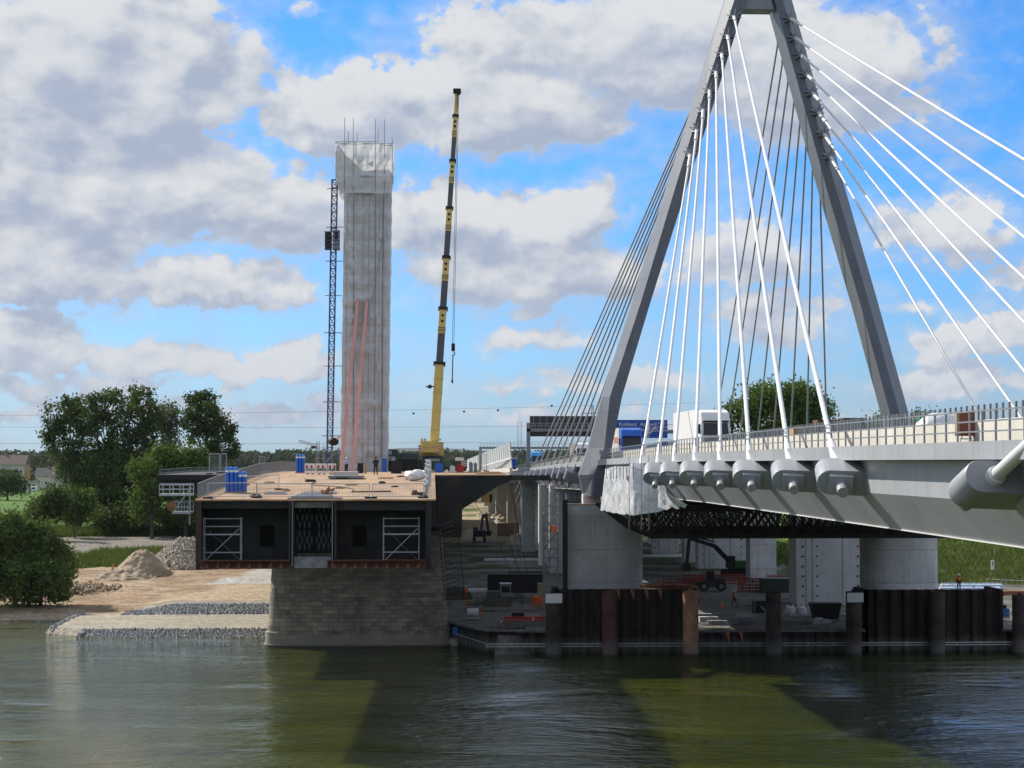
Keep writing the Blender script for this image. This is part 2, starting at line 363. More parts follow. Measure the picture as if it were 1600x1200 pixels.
def fastmesh(name, V, m, parent=None, nper=4):
    """V: (k, nper, 3) array of loose faces"""
    k = len(V); me = bpy.data.meshes.new(name); o = bpy.data.objects.new(name, me); COL.objects.link(o)
    if parent is None:
        c = V.reshape(-1, 3); org = Vector((float(c[:, 0].mean()), float(c[:, 1].mean()), float(c[:, 2].min()))); o.location = org
    else: org = ORG.get(parent.name, Vector((0, 0, 0))); o.parent = parent
    ORG[o.name] = org
    V = V - np.array(org)[None, None, :]
    me.vertices.add(k * nper); me.vertices.foreach_set('co', V.reshape(-1).astype(np.float32))
    me.loops.add(k * nper); me.loops.foreach_set('vertex_index', np.arange(k * nper, dtype=np.int32))
    me.polygons.add(k); me.polygons.foreach_set('loop_start', np.arange(0, k * nper, nper, dtype=np.int32))
    me.polygons.foreach_set('loop_total', np.full(k, nper, dtype=np.int32))
    me.update(calc_edges=True); me.materials.append(m); return o
def tag(o, label=None, cat=None, group=None, kind=None):
    if label: o['label'] = label
    if cat: o['category'] = cat
    if group: o['group'] = group
    if kind: o['kind'] = kind
    return o
def thing(name, label, cat, loc=(0, 0, 0), group=None, rz=0):
    o = bpy.data.objects.new(name, None); COL.objects.link(o); o.location = loc; o.rotation_euler = (0, 0, rz)
    o.empty_display_size = .5; ORG[o.name] = Vector(loc); return tag(o, label, cat, group)
def copy_tree(o, loc=None, label=None, rz=None, parent=None, scale=None):
    c = o.copy(); COL.objects.link(c); c.parent = parent
    if loc is not None: c.location = loc
    if rz is not None: c.rotation_euler.z = rz
    if scale is not None: c.scale = scale
    if label: c['label'] = label
    for ch in list(o.children): copy_tree(ch, parent=c)
    return c
# ---------------- terrain ----------------
def S01(t): t = np.clip(t, 0, 1); return t * t * (3 - 2 * t)
def vnoise(x, y, s, seed=0):
    """smooth value noise on arrays"""
    r = np.random.default_rng(seed); T = r.random((128, 128)); u = x / s + 37.3; v = y / s + 11.7
    i = np.floor(u).astype(int); j = np.floor(v).astype(int); fu = S01(u - i); fv = S01(v - j)
    g_ = lambda a, b: T[a % 128, b % 128]
    return (g_(i, j) * (1 - fu) + g_(i + 1, j) * fu) * (1 - fv) + (g_(i, j + 1) * (1 - fu) + g_(i + 1, j + 1) * fu) * fv
def ground_z(x, y):
    x = np.asarray(x, float); y = np.asarray(y, float)
    nz = (vnoise(x, y, 9, 1) - .5) * .5 + (vnoise(x, y, 3, 2) - .5) * .22
    left = np.interp(y + 1.5 * (vnoise(x, y, 12, 3) - .5), [200, 250, 255, 262, 300, 340, 420, 600, 9000], [-3, -.5, .08, .8, 2.5, 4, 5, 5, 5]) + nz * (y > 254)
    berm = np.interp(y, [200, 228.6, 230.8, 232.2, 251.5, 252.5, 256.5, 258, 262, 300, 340, 420, 9000], [-3, -.6, .15, .75, .85, .95, 1.55, 1.65, 1.75, 2.6, 4, 5, 5]) + nz * (y > 263) * .6
    tip = S01((x + 47.5 - (y - 231) * -.06) / 3.2)
    tip = tip * S01((x + 46.5 + np.maximum(0, 236 - y) * -1.1) / 2)
    b2 = S01((x + 38) / 5)
    bm = np.where(y > 251.5, berm * b2 + np.maximum(left, np.where(y < 258, .8, -9)) * (1 - b2), berm)
    L = left * (1 - tip) + bm * tip
    wallx = np.interp(x, [-16, 2, 6.2, 6.3, 200], [222, 222, 211, 208.5, 208.5])
    site = np.where(y < wallx, -3, np.interp(y, [208, 420, 500, 640, 9000], [2, 2, 4, 5, 5])) + nz * .25 * (y > 214)
    emb = np.interp(y, [285, 330, 350, 400, 9000], [2, 6.3, 7, 5, 5]) + nz
    e = S01((x - 56) / 8) * (y > 280)
    site = site * (1 - e) + emb * e
    k = S01((x + 17) / 6)
    return L * (1 - k) + site * k
SANDC = np.array((.40, .285, .185)); SANDP = np.array((.50, .41, .30)); GRV = np.array((.34, .33, .31)); RIP = np.array((.26, .262, .265))
GRS = np.array((.085, .125, .032)); GRSD = np.array((.05, .07, .025)); MEAD = np.array((.10, .19, .035)); SITE = np.array((.20, .195, .18)); SITED = np.array((.09, .085, .07)); WSAND = np.array((.50, .41, .28))
def ground_c(x, y):
    n1_ = vnoise(x, y, 6, 5); n2_ = vnoise(x, y, 2.2, 6); n3_ = vnoise(x, y, 18, 8)
    c = np.zeros(x.shape + (3,)); c[:] = GRS
    def put(m, col):
        m = np.clip(m, 0, 1)[..., None]; c[:] = c * (1 - m) + col * m
    jx = x + (n1_ - .5) * 5; jy = y + (n1_ - .5) * 9
    put((n2_ > .55) * .6, GRSD)
    put(S01((jy - 420) / 15), MEAD)
    put(S01((n3_ - .55) * 8) * (y > 900), np.array((.17, .18, .08)))
    put((y > 1500) * 1.0, np.array((.08, .12, .05)))
    # gravel lot behind the meadow strip
    put(S01((jy - 345) / 2) * S01((398 - jy) / 2) * S01((jx + 84) / 3) * S01((-44 - jx) / 3), np.array((.25, .23, .20)))
    sand = S01((312 - jy + (x + 60) * .35) / 3) * S01((-12 - x) / 2)
    put(sand, SANDC * 1.0); put(sand * S01((n1_ - .5) * 5) * .5, SANDP); put(sand * S01((vnoise(x * .35 + y * .2, y, 3.2, 12) - .55) * 9) * .55, SANDC * .62); put(sand * S01((vnoise(x, y * .5, 1.6, 13) - .62) * 9) * .5, SANDP * 1.1); put(sand * S01((.45 - n2_) * 6) * .6, SANDC * .66)
    put(sand * (y < 259), SANDP * .9)
    con = S01((jx + 30 + (y - 300) * -.12) / .8) * (x < -12)
    put(con * S01((y - 288) / 1) * S01((325 - y) / 2), np.array((.50, .485, .45)))
    put(con * S01((y - 263) / 1) * S01((288 - y) / 1), np.array((.50, .40, .28)))
    bl = (x > -50) * (x < -12)
    put(bl * S01((262.5 - y) / .5) * S01((x + 39) / 1.5), GRV)
    put(bl * S01((257 - y) / .3) * S01((x + 39) / 1.5), RIP * 1.4)
    put(bl * S01((252 - y) / .3), np.array((.44, .40, .325)) * (1 + .25 * (vnoise(x * .15, y, .9, 9)[..., None] - .5)))
    put(bl * S01((232.0 - y) / .4), RIP); put(bl * (x < -45.5) * (y < 252), RIP * 1.3)
    st_ = S01((x + 13) / 3) * (y > 200)
    put(st_, SITE * 1.0); put(st_ * S01((n1_ - .52) * 7) * .7, SITED); put(st_ * S01((n2_ - .6) * 5) * .5, SITE * 1.5)
    put(st_ * S01((y - 300) / 30) * S01((430 - y) / 20) * S01((n1_ - .35) * 6) * .85, GRSD * 1.05)
    put(st_ * S01((y - 425) / 8), WSAND * .9); put(st_ * S01((y - 425) / 8) * S01((n1_ - .55) * 6), GRS)
    put(st_ * S01((y - 640) / 30), GRSD * 1.2)
    put(S01((x - 57) / 4) * S01((y - 284) / 4), GRSD * 1.25); put(S01((x - 57) / 4) * S01((y - 318 + (n1_ - .5) * 18) / 5), MEAD * 1.1)
    put(S01((x - 57) / 4) * S01((y - 284) / 4) * S01((n2_ - .6) * 7) * .6, GRSD)
    return c
xs = np.concatenate([[-6000, -3500, -2000, -1200, -800, -600, -450, -350, -280, -230, -200, -175, -155, -140, -130], np.arange(-122, 125, 1.0), [135, 150, 175, 200, 240, 300, 400, 600, 900, 1400, 2200, 4000, 6000]])
ys = np.concatenate([[190, 200], np.arange(206, 226, 1.0), np.arange(226, 236, .4), np.arange(236, 251, 1.0), np.arange(251, 264, .5), np.arange(264, 350, 1.2), np.arange(350, 480, 3.0), np.arange(480, 700, 10.0), [750, 820, 900, 1000, 1150, 1300, 1500, 1800, 2200, 2800, 3600, 5000, 9000]])
X, Y = np.meshgrid(xs, ys); Z = ground_z(X, Y)
V = np.stack([X, Y, Z], -1).reshape(-1, 3); ny, nx = X.shape
idx = np.arange(nx * ny).reshape(ny, nx)
Fq = np.stack([idx[:-1, :-1], idx[:-1, 1:], idx[1:, 1:], idx[1:, :-1]], -1).reshape(-1, 4)
me = bpy.data.meshes.new('ground'); go_ = bpy.data.objects.new('ground', me); COL.objects.link(go_)
me.vertices.add(len(V)); me.vertices.foreach_set('co', V.reshape(-1).astype(np.float32))
me.loops.add(Fq.size); me.loops.foreach_set('vertex_index', Fq.reshape(-1).astype(np.int32))
me.polygons.add(len(Fq)); me.polygons.foreach_set('loop_start', np.arange(0, Fq.size, 4, dtype=np.int32)); me.polygons.foreach_set('loop_total', np.full(len(Fq), 4, dtype=np.int32))
me.update(calc_edges=True)
C = ground_c(X, Y).reshape(-1, 3); C = np.concatenate([C, np.ones((len(C), 1))], 1)
ca = me.color_attributes.new('soil', 'FLOAT_COLOR', 'POINT'); ca.data.foreach_set('color', C.reshape(-1).astype(np.float32))
me.shade_smooth(); tag(go_, kind='structure')
m = bpy.data.materials.new('soil and grass'); m.use_nodes = True; t = m.node_tree; t.nodes.clear(); n = N(t)
b = n.new('ShaderNodeBsdfPrincipled'); b.inputs['Roughness'].default_value = .95; b.inputs['Specular IOR Level'].default_value = .15
pos = n.new('ShaderNodeNewGeometry').outputs['Position']
at = n.new('ShaderNodeVertexColor', layer_name='soil')
fine = n.noise(pos, 1.4, 9, .75); c = n.mix(n.ss(fine, .3, .7), n.mix(1, at.outputs[0], (.56, .56, .56), 'MULTIPLY'), n.mix(1, at.outputs[0], (1.32, 1.32, 1.32), 'MULTIPLY'))
trk = n.noise(n.vmath('MULTIPLY', pos, (.12, 1.3, 1)), 1.0, 5, .6, 1.2)
c = n.mix(n.ss(trk, .50, .58, 0, .6), c, n.mix(1, c, (.55, .53, .5), 'MULTIPLY'))
n.put(b.inputs['Base Color'], c)
bn = n.new('ShaderNodeBump'); bn.inputs['Distance'].default_value = .35; bn.inputs['Strength'].default_value = .9
n.put(bn.inputs['Height'], n.noise(pos, 1.1, 8, .68)); n.put(b.inputs['Normal'], bn.outputs[0])
n.put(n.new('ShaderNodeOutputMaterial').inputs[0], b.outputs[0]); me.materials.append(m)
# ---------------- river ----------------
m = bpy.data.materials.new('river water'); m.use_nodes = True; t = m.node_tree; t.nodes.clear(); n = N(t)
b = n.new('ShaderNodeBsdfPrincipled'); b.inputs['Roughness'].default_value = .03; b.inputs['IOR'].default_value = 1.56
pos = n.new('ShaderNodeNewGeometry').outputs['Position']
cw = n.mix(n.ss(n.noise(n.vmath('MULTIPLY', pos, (.35, 1, 1)), .09, 6, .65, 1.0), .35, .65), (.034, .045, .007), (.060, .074, .012))
n.put(b.inputs['Base Color'], n.mix(n.ss(n.noise(n.vmath('MULTIPLY', pos, (.3, 1.3, 1)), .55, 6, .7, .8), .5, .72, 0, .4), cw, (.07, .082, .028)))
b.subsurface_method = 'BURLEY'; b.inputs['Subsurface Weight'].default_value = 1.0; b.inputs['Subsurface Radius'].default_value = (1.0, 1.2, .7); b.inputs['Subsurface Scale'].default_value = 1.6
big = n.noise(n.vmath('MULTIPLY', pos, (.6, 1.0, 1)), .35, 3, .5, .6)
mid = n.noise(n.vmath('MULTIPLY', pos, (.8, 1.0, 1)), 1.3, 5, .62, .5)
sm = n.noise(n.vmath('MULTIPLY', pos, (1, 1.0, 1)), 5.5, 4, .6)
patch = n.ss(n.noise(n.vmath('MULTIPLY', pos, (.5, 1, 1)), .07, 5, .65, .8), .36, .62, .18, 1.1)
m2 = n.noise(n.vmath('MULTIPLY', pos, (.6, 1.0, 1)), .55, 4, .6, 1.0)
hgt = n.math('ADD', n.math('MULTIPLY', big, .30), n.math('MULTIPLY', patch, n.math('ADD', n.math('ADD', n.math('MULTIPLY', mid, .32), n.math('MULTIPLY', m2, .46)), n.math('MULTIPLY', sm, .03))))
bn = n.new('ShaderNodeBump'); bn.inputs['Strength'].default_value = 1.0; bn.inputs['Distance'].default_value = .78
n.put(bn.inputs['Height'], hgt); n.put(b.inputs['Normal'], bn.outputs[0])
n.put(n.new('ShaderNodeOutputMaterial').inputs[0], b.outputs[0])
wm = MB(); wm.add([(-6000, -3000, 0), (6000, -3000, 0), (6000, 300, 0), (-6000, 300, 0)], [(0, 1, 2, 3)])
tag(wm.build('river', m), kind='structure')
# ---------------- scattered stone and grass (uncountable) ----------------
def gz(x, y): return float(ground_z(np.array([x]), np.array([y]))[0])
def stones(name, pts, smin, smax, m, label=None):
    """pts (k,3); deformed octahedra as triangles"""
    k = len(pts); base = np.array([(1, 0, 0), (0, 1, 0), (-1, 0, 0), (0, -1, 0), (0, 0, 1), (0, 0, -1)], float)
    s = rng.uniform(smin, smax, (k, 1, 1)); v = base[None] * s * rng.uniform(.6, 1.3, (k, 6, 3)) + rng.normal(0, .18, (k, 6, 3)) * s + pts[:, None, :]
    tri = np.array([(0, 1, 4), (1, 2, 4), (2, 3, 4), (3, 0, 4), (1, 0, 5), (2, 1, 5), (3, 2, 5), (0, 3, 5)])
    o = fastmesh(name, v[:, tri].reshape(-1, 3, 3), m, nper=3); return o
k = 8200; x = rng.uniform(-46.5, -15.5, k); y = rng.uniform(229.6, 232.1, k); z = ground_z(x, y)
x2 = rng.uniform(-39, -15, 6000); y2 = rng.uniform(252.0, 257.5, 6000); z2 = ground_z(x2, y2)
x3 = rng.uniform(-49.5, -44, 1100); y3 = rng.uniform(231, 254, 1100); z3 = ground_z(x3, y3)
a_ = np.stack([np.concatenate([x, x2, x3]), np.concatenate([y, y2, y3]), np.concatenate([z, z2, z3])], 1); a_ = a_[a_[:, 2] > -.25]
tag(stones('riprap_stone_fill', a_, .12, .28, ROCKD), kind='stuff', label='grey riprap stone edging the gravel berm along the river')
def leafcards(c, spread, size, n_, elong=1.0):
    """random quads round centres c (k,3) -> (k*n_,4,3)"""
    k = len(c); p = np.repeat(c, n_, 0) + rng.normal(0, 1, (k * n_, 3)) * spread
    u = rng.normal(0, 1, (k * n_, 3)); u /= np.linalg.norm(u, axis=1, keepdims=True)
    v = np.cross(u, rng.normal(0, 1, (k * n_, 3))); v /= np.linalg.norm(v, axis=1, keepdims=True)
    s = size * rng.uniform(.6, 1.3, (k * n_, 1)); u = u * s * elong; v = v * s * .7
    return np.stack([p - u, p - v * .8, p + u, p + v * .8], 1)
def blades(x, y, h, wd):
    z = ground_z(x, y); a = rng.uniform(0, 6.28, len(x)); dx = np.cos(a) * wd; dy = np.sin(a) * wd; hh = h * rng.uniform(.4, 1.2, len(x)); lx = rng.normal(0, .3, len(x)) * hh
    return np.stack([np.stack([x - dx, y - dy, z - .05], 1), np.stack([x + dx, y + dy, z - .05], 1), np.stack([x + lx, y + lx * .3, z + hh], 1)], 1)
gx = rng.uniform(-85, -30, 24000); gy = rng.uniform(312, 346, 24000); gy = gy - (gx + 60) * .0 + np.where(gx < -58, -8, 4) * 1.0
gx2 = rng.uniform(-95, -20, 14000); gy2 = rng.uniform(398, 425, 14000)
keep = gy > 312 + (gx + 60) * .35
tag(fastmesh('grass', np.concatenate([blades(gx[keep], gy[keep], 1.1, .10), blades(gx2, gy2, 1.6, .14)]), L_GRASS, nper=3), kind='stuff')
gx = rng.uniform(58, 118, 30000); gy = rng.uniform(286, 345, 30000)
tag(fastmesh('embankment_grass', blades(gx, gy, .7, .10), L_GRASS, nper=3), kind='stuff')
gx = rng.uniform(-60, -56, 700) + rng.normal(0, .5, 700); gy = rng.normal(257.8, .7, 700)
tf = fastmesh('shore_plant', blades(rng.normal(-58.2, 1.0, 900), rng.normal(258.2, .6, 900), 1.5, .07), leafmat('fresh reed', (.10, .17, .04), (.16, .23, .06)), nper=3)
tag(tf, 'bushy green clump growing alone on the sandy river edge', 'plant')
# ---------------- trees ----------------
def tree(name, label, base, height, clumps, lm, cat='tree', group=None, leaf=.34, per=60, spread=1.1, trunk=.45, stems=1, limb=True):
    base = Vector(base); t = thing(name, label, cat, base, group)
    cl = np.array([(base.x + a, base.y + b_, base.z + c_) for a, b_, c_ in clumps])
    V = leafcards(cl, spread, leaf, per)
    cr = fastmesh('crown', V, lm, t)
    mb = MB()
    for s in range(stems):
        ox = (s - (stems - 1) / 2) * 1.6; top = Vector((base.x + ox * 2.2, base.y, base.z + height * .8))
        prev = Vector((base.x + ox, base.y, base.z - .3)); r = trunk
        for i in range(1, 6):
            nxt = Vector((base.x + ox, base.y, base.z)).lerp(top, i / 5) + Vector((random.uniform(-.4, .4), random.uniform(-.4, .4), 0))
            mb.tube(prev, nxt, r, r * .75, 7); prev = nxt; r *= .75
    if limb:
        sel = rng.choice(len(cl), min(len(cl), 26), replace=False)
        for i in sel:
            c = Vector(cl[i]); hz_ = max(.15, min(.8, (c.z - base.z) / height - .25)); s0 = Vector((base.x + (c.x - base.x) * .15, base.y + (c.y - base.y) * .15, base.z + height * hz_))
            mid_ = s0.lerp(c, .5) + Vector((0, 0, -.6)); mb.tube(s0, mid_, trunk * .3, trunk * .2, 5).tube(mid_, c, trunk * .2, .05, 5)
    mb.build('trunk', BARK, t, smooth=True); return t
def clumps_from(shape, n_, seed):
    """shape: list of lobes (cx, cy, cz, rx, ry, rz); points toward the lobes' shells with gaps"""
    r = np.random.default_rng(seed); out = []
    wts = np.array([l[3] * l[4] * l[5] for l in shape]) ** .6; wts /= wts.sum()
    for i in r.choice(len(shape), n_, p=wts):
        l = shape[i]; d = r.normal(0, 1, 3); d /= np.linalg.norm(d); q_ = r.uniform(.55, 1.0)
        out.append((l[0] + d[0] * l[3] * q_, l[1] + d[1] * l[4] * q_, l[2] + d[2] * l[5] * q_))
    return out
def sc_lobes(ls, Yd, base):
    """lobes given in photograph pixels (px, py, rx, ry) at distance Yd, turned to metres round the tree's base"""
    o = []; k = Yd / F
    for i, (px, py, rx, ry) in enumerate(ls):
        p = P(px, py, Yd); o.append((p.x - base.x, random.uniform(-2.5, 2.5), p.z - base.z, rx * k, max(rx, ry) * k * .8, ry * k))
    return o
def ptree(name, label, px, Yd, ls, n_, lm, seed, **kw):
    x = P(px, 800, Yd).x; base = Vector((x, Yd, gz(x, Yd))); cl = clumps_from(sc_lobes(ls, Yd, base), n_, seed)
    top = max(c[2] for c in cl); return tree(name, label, base, top, cl, lm, **kw)
GT = 'poplars and trees on the river meadow'
ptree('poplar_tree', 'dark spreading poplar at the outer edge of the riverside tree clump, nearest the houses', 112, 418, [(88, 655, 24, 22), (112, 640, 26, 22), (75, 680, 12, 18), (130, 660, 20, 28), (100, 700, 22, 24), (125, 720, 22, 40), (140, 770, 30, 40), (90, 668, 22, 14)], 230, L_DARK, 1, group=GT, stems=2, per=40, spread=.62)
ptree('poplar_tree', 'tall dark poplar in the middle of the riverside tree clump', 165, 412, [(152, 640, 22, 24), (175, 632, 22, 28), (160, 680, 28, 32), (185, 700, 26, 34), (165, 740, 36, 44), (170, 790, 42, 36), (150, 620, 10, 10)], 280, L_DARK, 2, group=GT, stems=2, per=40, spread=.62)
ptree('poplar_tree', 'tallest dark poplar of the riverside clump with a ragged top', 212, 408, [(204, 622, 14, 20), (226, 625, 18, 22), (238, 645, 14, 22), (212, 660, 28, 28), (232, 675, 18, 22), (205, 710, 28, 40), (205, 760, 34, 46), (195, 800, 30, 28)], 290, L_DARK, 3, group=GT, stems=2, per=40, spread=.62)
ptree('birch_tree', 'thin pale half bare tree between the dark clump and the detached round tree', 264, 430, [(262, 645, 14, 16), (274, 655, 10, 16), (255, 660, 10, 14), (266, 690, 14, 26)], 80, L_PALE, 4, group=GT, per=34, spread=.7, trunk=.3)
ptree('poplar_tree', 'dark round-headed tree standing apart behind the work platforms', 322, 440, [(305, 630, 16, 17), (326, 626, 14, 14), (300, 655, 16, 20), (330, 655, 20, 22), (350, 668, 20, 22), (322, 685, 26, 22), (365, 700, 9, 14), (335, 712, 26, 14)], 250, L_DARK, 5, group=GT, per=38, spread=.6)
ptree('leafy_tree', 'bright green low tree in front of the pale birch', 238, 388, [(228, 740, 20, 26), (250, 720, 20, 18), (245, 765, 26, 26), (225, 790, 20, 24), (262, 745, 16, 18)], 170, L_MID, 6, group=GT, per=50, spread=.8)
ptree('leafy_tree', 'bright green low tree below the round-headed tree, beside the old bridge', 290, 392, [(280, 715, 22, 16), (303, 722, 20, 20), (290, 760, 30, 30), (270, 745, 22, 22), (318, 740, 14, 22), (295, 800, 34, 20)], 200, L_MID, 7, group=GT, per=50, spread=.8)
ptree('shrub', 'dark rounded shrub at the foot of the outermost poplar', 78, 385, [(75, 795, 26, 20), (92, 778, 20, 18), (60, 805, 18, 14)], 110, L_DARK, 8, group=GT, per=44, spread=.8, trunk=.2)
ptree('shrub', 'light green shrub on the meadow edge under the poplars', 118, 392, [(112, 800, 22, 20), (128, 785, 16, 18), (105, 780, 12, 14)], 100, L_MID, 9, group=GT, per=44, spread=.7, trunk=.2)
ptree('shrub', 'dark understorey thicket below the tallest poplar', 205, 398, [(160, 812, 26, 14), (200, 808, 34, 20), (245, 812, 34, 18), (285, 820, 30, 14)], 170, L_DARK, 10, group=GT, per=50, spread=.9, trunk=.2)
ptree('willow_bush', 'big dense willow bush on the sandy bank at the water edge', 45, 265, [(10, 862, 42, 54), (50, 862, 38, 44), (80, 885, 28, 40), (40, 905, 62, 38), (0, 832, 34, 26), (22, 818, 14, 14), (96, 912, 14, 28), (-30, 870, 44, 60), (-70, 860, 40, 50), (66, 840, 16, 16), (98, 872, 12, 12)], 950, L_BUSH, 11, cat='bush', per=62, spread=.6, leaf=.24, trunk=.3, stems=3)
ptree('broad_tree', 'full round green tree rising behind the white truck', 1215, 365, [(1180, 630, 30, 26), (1215, 620, 34, 24), (1250, 625, 32, 26), (1280, 640, 20, 22), (1150, 650, 22, 20), (1200, 665, 48, 40), (1250, 670, 40, 36), (1215, 720, 60, 50)], 520, L_MID, 12, per=55, spread=.85)
for i, (px, py, rx, lb) in enumerate([(1375, 655, 22, 'low green treetop showing over the screen beside the pylon foot'), (1440, 655, 26, 'pale green treetop just behind the far pylon leg'), (1345, 668, 16, 'small treetop behind the rusty formwork stack')]):
    ptree('broad_tree', lb, px, 420, [(px, py + 6, rx, 14), (px - 8, py + 40, rx, 34), (px + 10, py + 60, rx, 40)], 110, L_MID, 20 + i, per=40, spread=.9, group='treetops beyond the bridge')
ptree('garden_tree', 'dark bushy tree in front of the nearest house', 12, 700, [(10, 752, 22, 18), (28, 762, 12, 12), (-10, 760, 18, 18)], 80, L_DARK, 30, per=40, spread=1.0, leaf=.5, group='trees among the houses')
ptree('garden_tree', 'tree between the second house and the poplars', 104, 760, [(100, 735, 16, 18), (112, 745, 10, 16)], 50, L_DARK, 31, per=40, spread=1.2, leaf=.5, group='trees among the houses')
# far woodland belts as uncountable masses
def wood(name, x0, x1, y0, y1, n_, hmin, hmax, size, seed, label):
    r = np.random.default_rng(seed); x = r.uniform(x0, x1, n_); y = r.uniform(y0, y1, n_); h = r.uniform(hmin, hmax, n_) * (.8 + .4 * vnoise(x, y, 120, seed))
    out = []
    for a, b_, c_ in zip(x, y, h):
        k = 40; d = r.normal(0, 1, (k, 3)); d /= np.linalg.norm(d, axis=1, keepdims=True); out.append(np.array([a, b_, 5 + c_ * .55]) + d * np.array([c_ * .5, c_ * .5, c_ * .45]))
    out = np.concatenate(out); o = fastmesh(name, leafcards(out, size * .5, size, 2), L_FAR); tag(o, label, kind='stuff')
wood('far_woodland', -900, 1500, 2300, 2900, 2600, 12, 19, 2.6, 3, 'dark wooded belt along the horizon')
wood('village_woodland', -420, -130, 940, 1250, 230, 8, 15, 1.7, 4, 'trees behind the houses')
wood('middle_woodland', -110, 260, 1250, 1500, 300, 7, 12, 1.5, 5, 'trees beyond the motorway')
hm = MB(); pts = []
for i in range(81):
    x = -3000 + i * 120; pts.append((x, 8200 + 300 * math.sin(i), 5 + 24 + 12 * math.sin(i * .31) + 7 * math.sin(i * .83)))
for a, c in zip(pts, pts[1:]):
    hm.add([(a[0], a[1] - 700, 0), (c[0], c[1] - 700, 0), c, a, (c[0], c[1] + 700, 0), (a[0], a[1] + 700, 0)], [(0, 1, 2, 3), (3, 2, 4, 5)])
tag(hm.build('hills', mat('wooded hill', (.04, .06, .05), .95, 0, .2, .01)), kind='structure')
# ---------------- houses ----------------
def house(name, label, px0, px1, ybase, yeave, yridge, Yd, wallm, roofm, depth=12, gable_side=True):
    a = P(px0, ybase, Yd); b_ = P(px1, ybase, Yd); z0 = a.z - 1; ze = P(px0, yeave, Yd).z; zr = P(px0, yridge, Yd).z; x0, x1 = a.x, b_.x
    t = thing(name, label, 'house', ((x0 + x1) / 2, Yd + depth / 2, z0), 'houses beyond the meadow')
    MB().box(x0, x1, Yd, Yd + depth, z0, ze).build('wall', wallm, t)
    rf = MB(); o_ = .6
    if gable_side:
        rf.prism([(x0 - o_, Yd - o_, ze), (x0 - o_, Yd + depth + o_, ze), (x0 - o_, Yd + depth / 2, zr)], (x1 - x0 + 2 * o_, 0, 0))
    else: rf.prism([(x0 - o_, Yd - o_, ze), (x1 + o_, Yd - o_, ze), ((x0 + x1) / 2, Yd - o_, zr)], (0, depth + 2 * o_, 0))
    r_ = rf.build('roof', roofm, t); MB().box((x0 + x1) / 2 + 1, (x0 + x1) / 2 + 1.8, Yd + depth / 2, Yd + depth / 2 + .8, zr - 1, zr + 1).build('chimney', OCHRE, r_)
    nw = max(2, int((x1 - x0) / 3)); st_ = (x1 - x0) / nw
    for fl in range(max(1, int((ze - z0 - 1) / 2.8))):
        for i in range(nw):
            cx = x0 + st_ * (i + .5); zz = z0 + 2 + fl * 2.8
            f_ = MB().box(cx - .65, cx + .65, Yd - .12, Yd - .004, zz, zz + 1.3).build('window', WHITE, t)
            MB().box(cx - .52, cx + .52, Yd - .16, Yd - .124, zz + .12, zz + 1.18).build('pane', GLASS, f_)
    return t
h1 = house('apartment_house', 'tall house with brown roof, white front and an ochre gable end', -40, 38, 762, 726, 711, 900, PLASTER, ROOF)
a = P(38, 762, 900); MB().box(a.x + .01, a.x + .25, 900.2, 911.8, a.z - 1, P(0, 728, 900).z).build('gable_panel', OCHRE, h1)
for s in (0, 1):
    z = P(0, 752 - s * 14, 900).z; MB().box(P(5, 0, 900).x, P(35, 0, 900).x, 898.4, 899.95, z, z + 1).build('balcony', DSTEEL, h1)
house('gable_house', 'low house with dark roof between the ochre gabled house and the dormer house', 55, 78, 760, 744, 731, 930, PLASTER, ROOFD)
h3 = house('dormer_house', 'pale house with a steep roof and a white framed dormer beside the poplars', 79, 105, 762, 744, 729, 900, PLASTER, ROOF)
a = P(84, 744, 899); d_ = MB().box(a.x, a.x + 4.5, 899, 904, a.z, a.z + 2.6).build('dormer', WHITE, h3); MB().box(a.x + .5, a.x + 4, 898.9, 898.99, a.z + .8, a.z + 2.2).build('pane', GLASS, d_)
house('flat_house', 'long low flat-roofed building between the houses', 42, 56, 764, 752, 751, 890, PLASTER, ROOFD, 8)
v_ = thing('camper_van', 'white camper van parked in front of the flat-roofed building', 'van', P(46, 770, 860))
vo = ORG[v_.name]; MB().box(vo.x - 3, vo.x + 3, vo.y, vo.y + 2.2, vo.z + .5, vo.z + 2.8).build('body', WHITE, v_, bevel=.2); MB().box(vo.x + 1, vo.x + 2.4, vo.y - .02, vo.y - .003, vo.z + 1.6, vo.z + 2.3).build('window', GLASS, v_)
for s in (-2, 2): MB().tube((vo.x + s, vo.y - .05, vo.z + .4), (vo.x + s, vo.y + .3, vo.z + .4), .4, n=12).build('wheel', RUBBER, v_)
# ---------------- power lines ----------------
def wire(py0, py1, Yd, lb, sag=1):
    a = P(-150, py0, Yd); b_ = P(1100, py1, Yd); pts = []
    for i in range(17):
        t_ = i / 16; p = a.lerp(b_, t_); p.z -= sag * 4 * t_ * (1 - t_) - sag * .5; pts.append(p)
    o = MB().path(pts, .045, 5).build('power_line', GALVD); tag(o, lb, 'cable', 'power lines across the sky'); return pts
GW = 'power lines across the sky'
wire(668, 664, 700, 'upper power line crossing the sky behind the crane'); wire(694, 688, 700, 'lowest power line crossing just over the far woods')
pts = wire(652, 631, 780, 'topmost thin wire with round marker balls')
for (px, py) in ((646, 646), (725, 643), (778, 641), (862, 634)):
    tag(MB().ball(P(px, py, 780), .45).build('marker_ball', BLACKS, smooth=True), {646: 'small dark marker ball on the top wire between the wrapped tower and the crane boom', 725: 'small dark marker ball on the top wire just past the crane boom', 778: 'small dark marker ball on the top wire over the low walkway gantry', 862: 'small dark marker ball on the top wire above the matrix sign'}[px], 'marker ball', 'marker balls on the top wire')
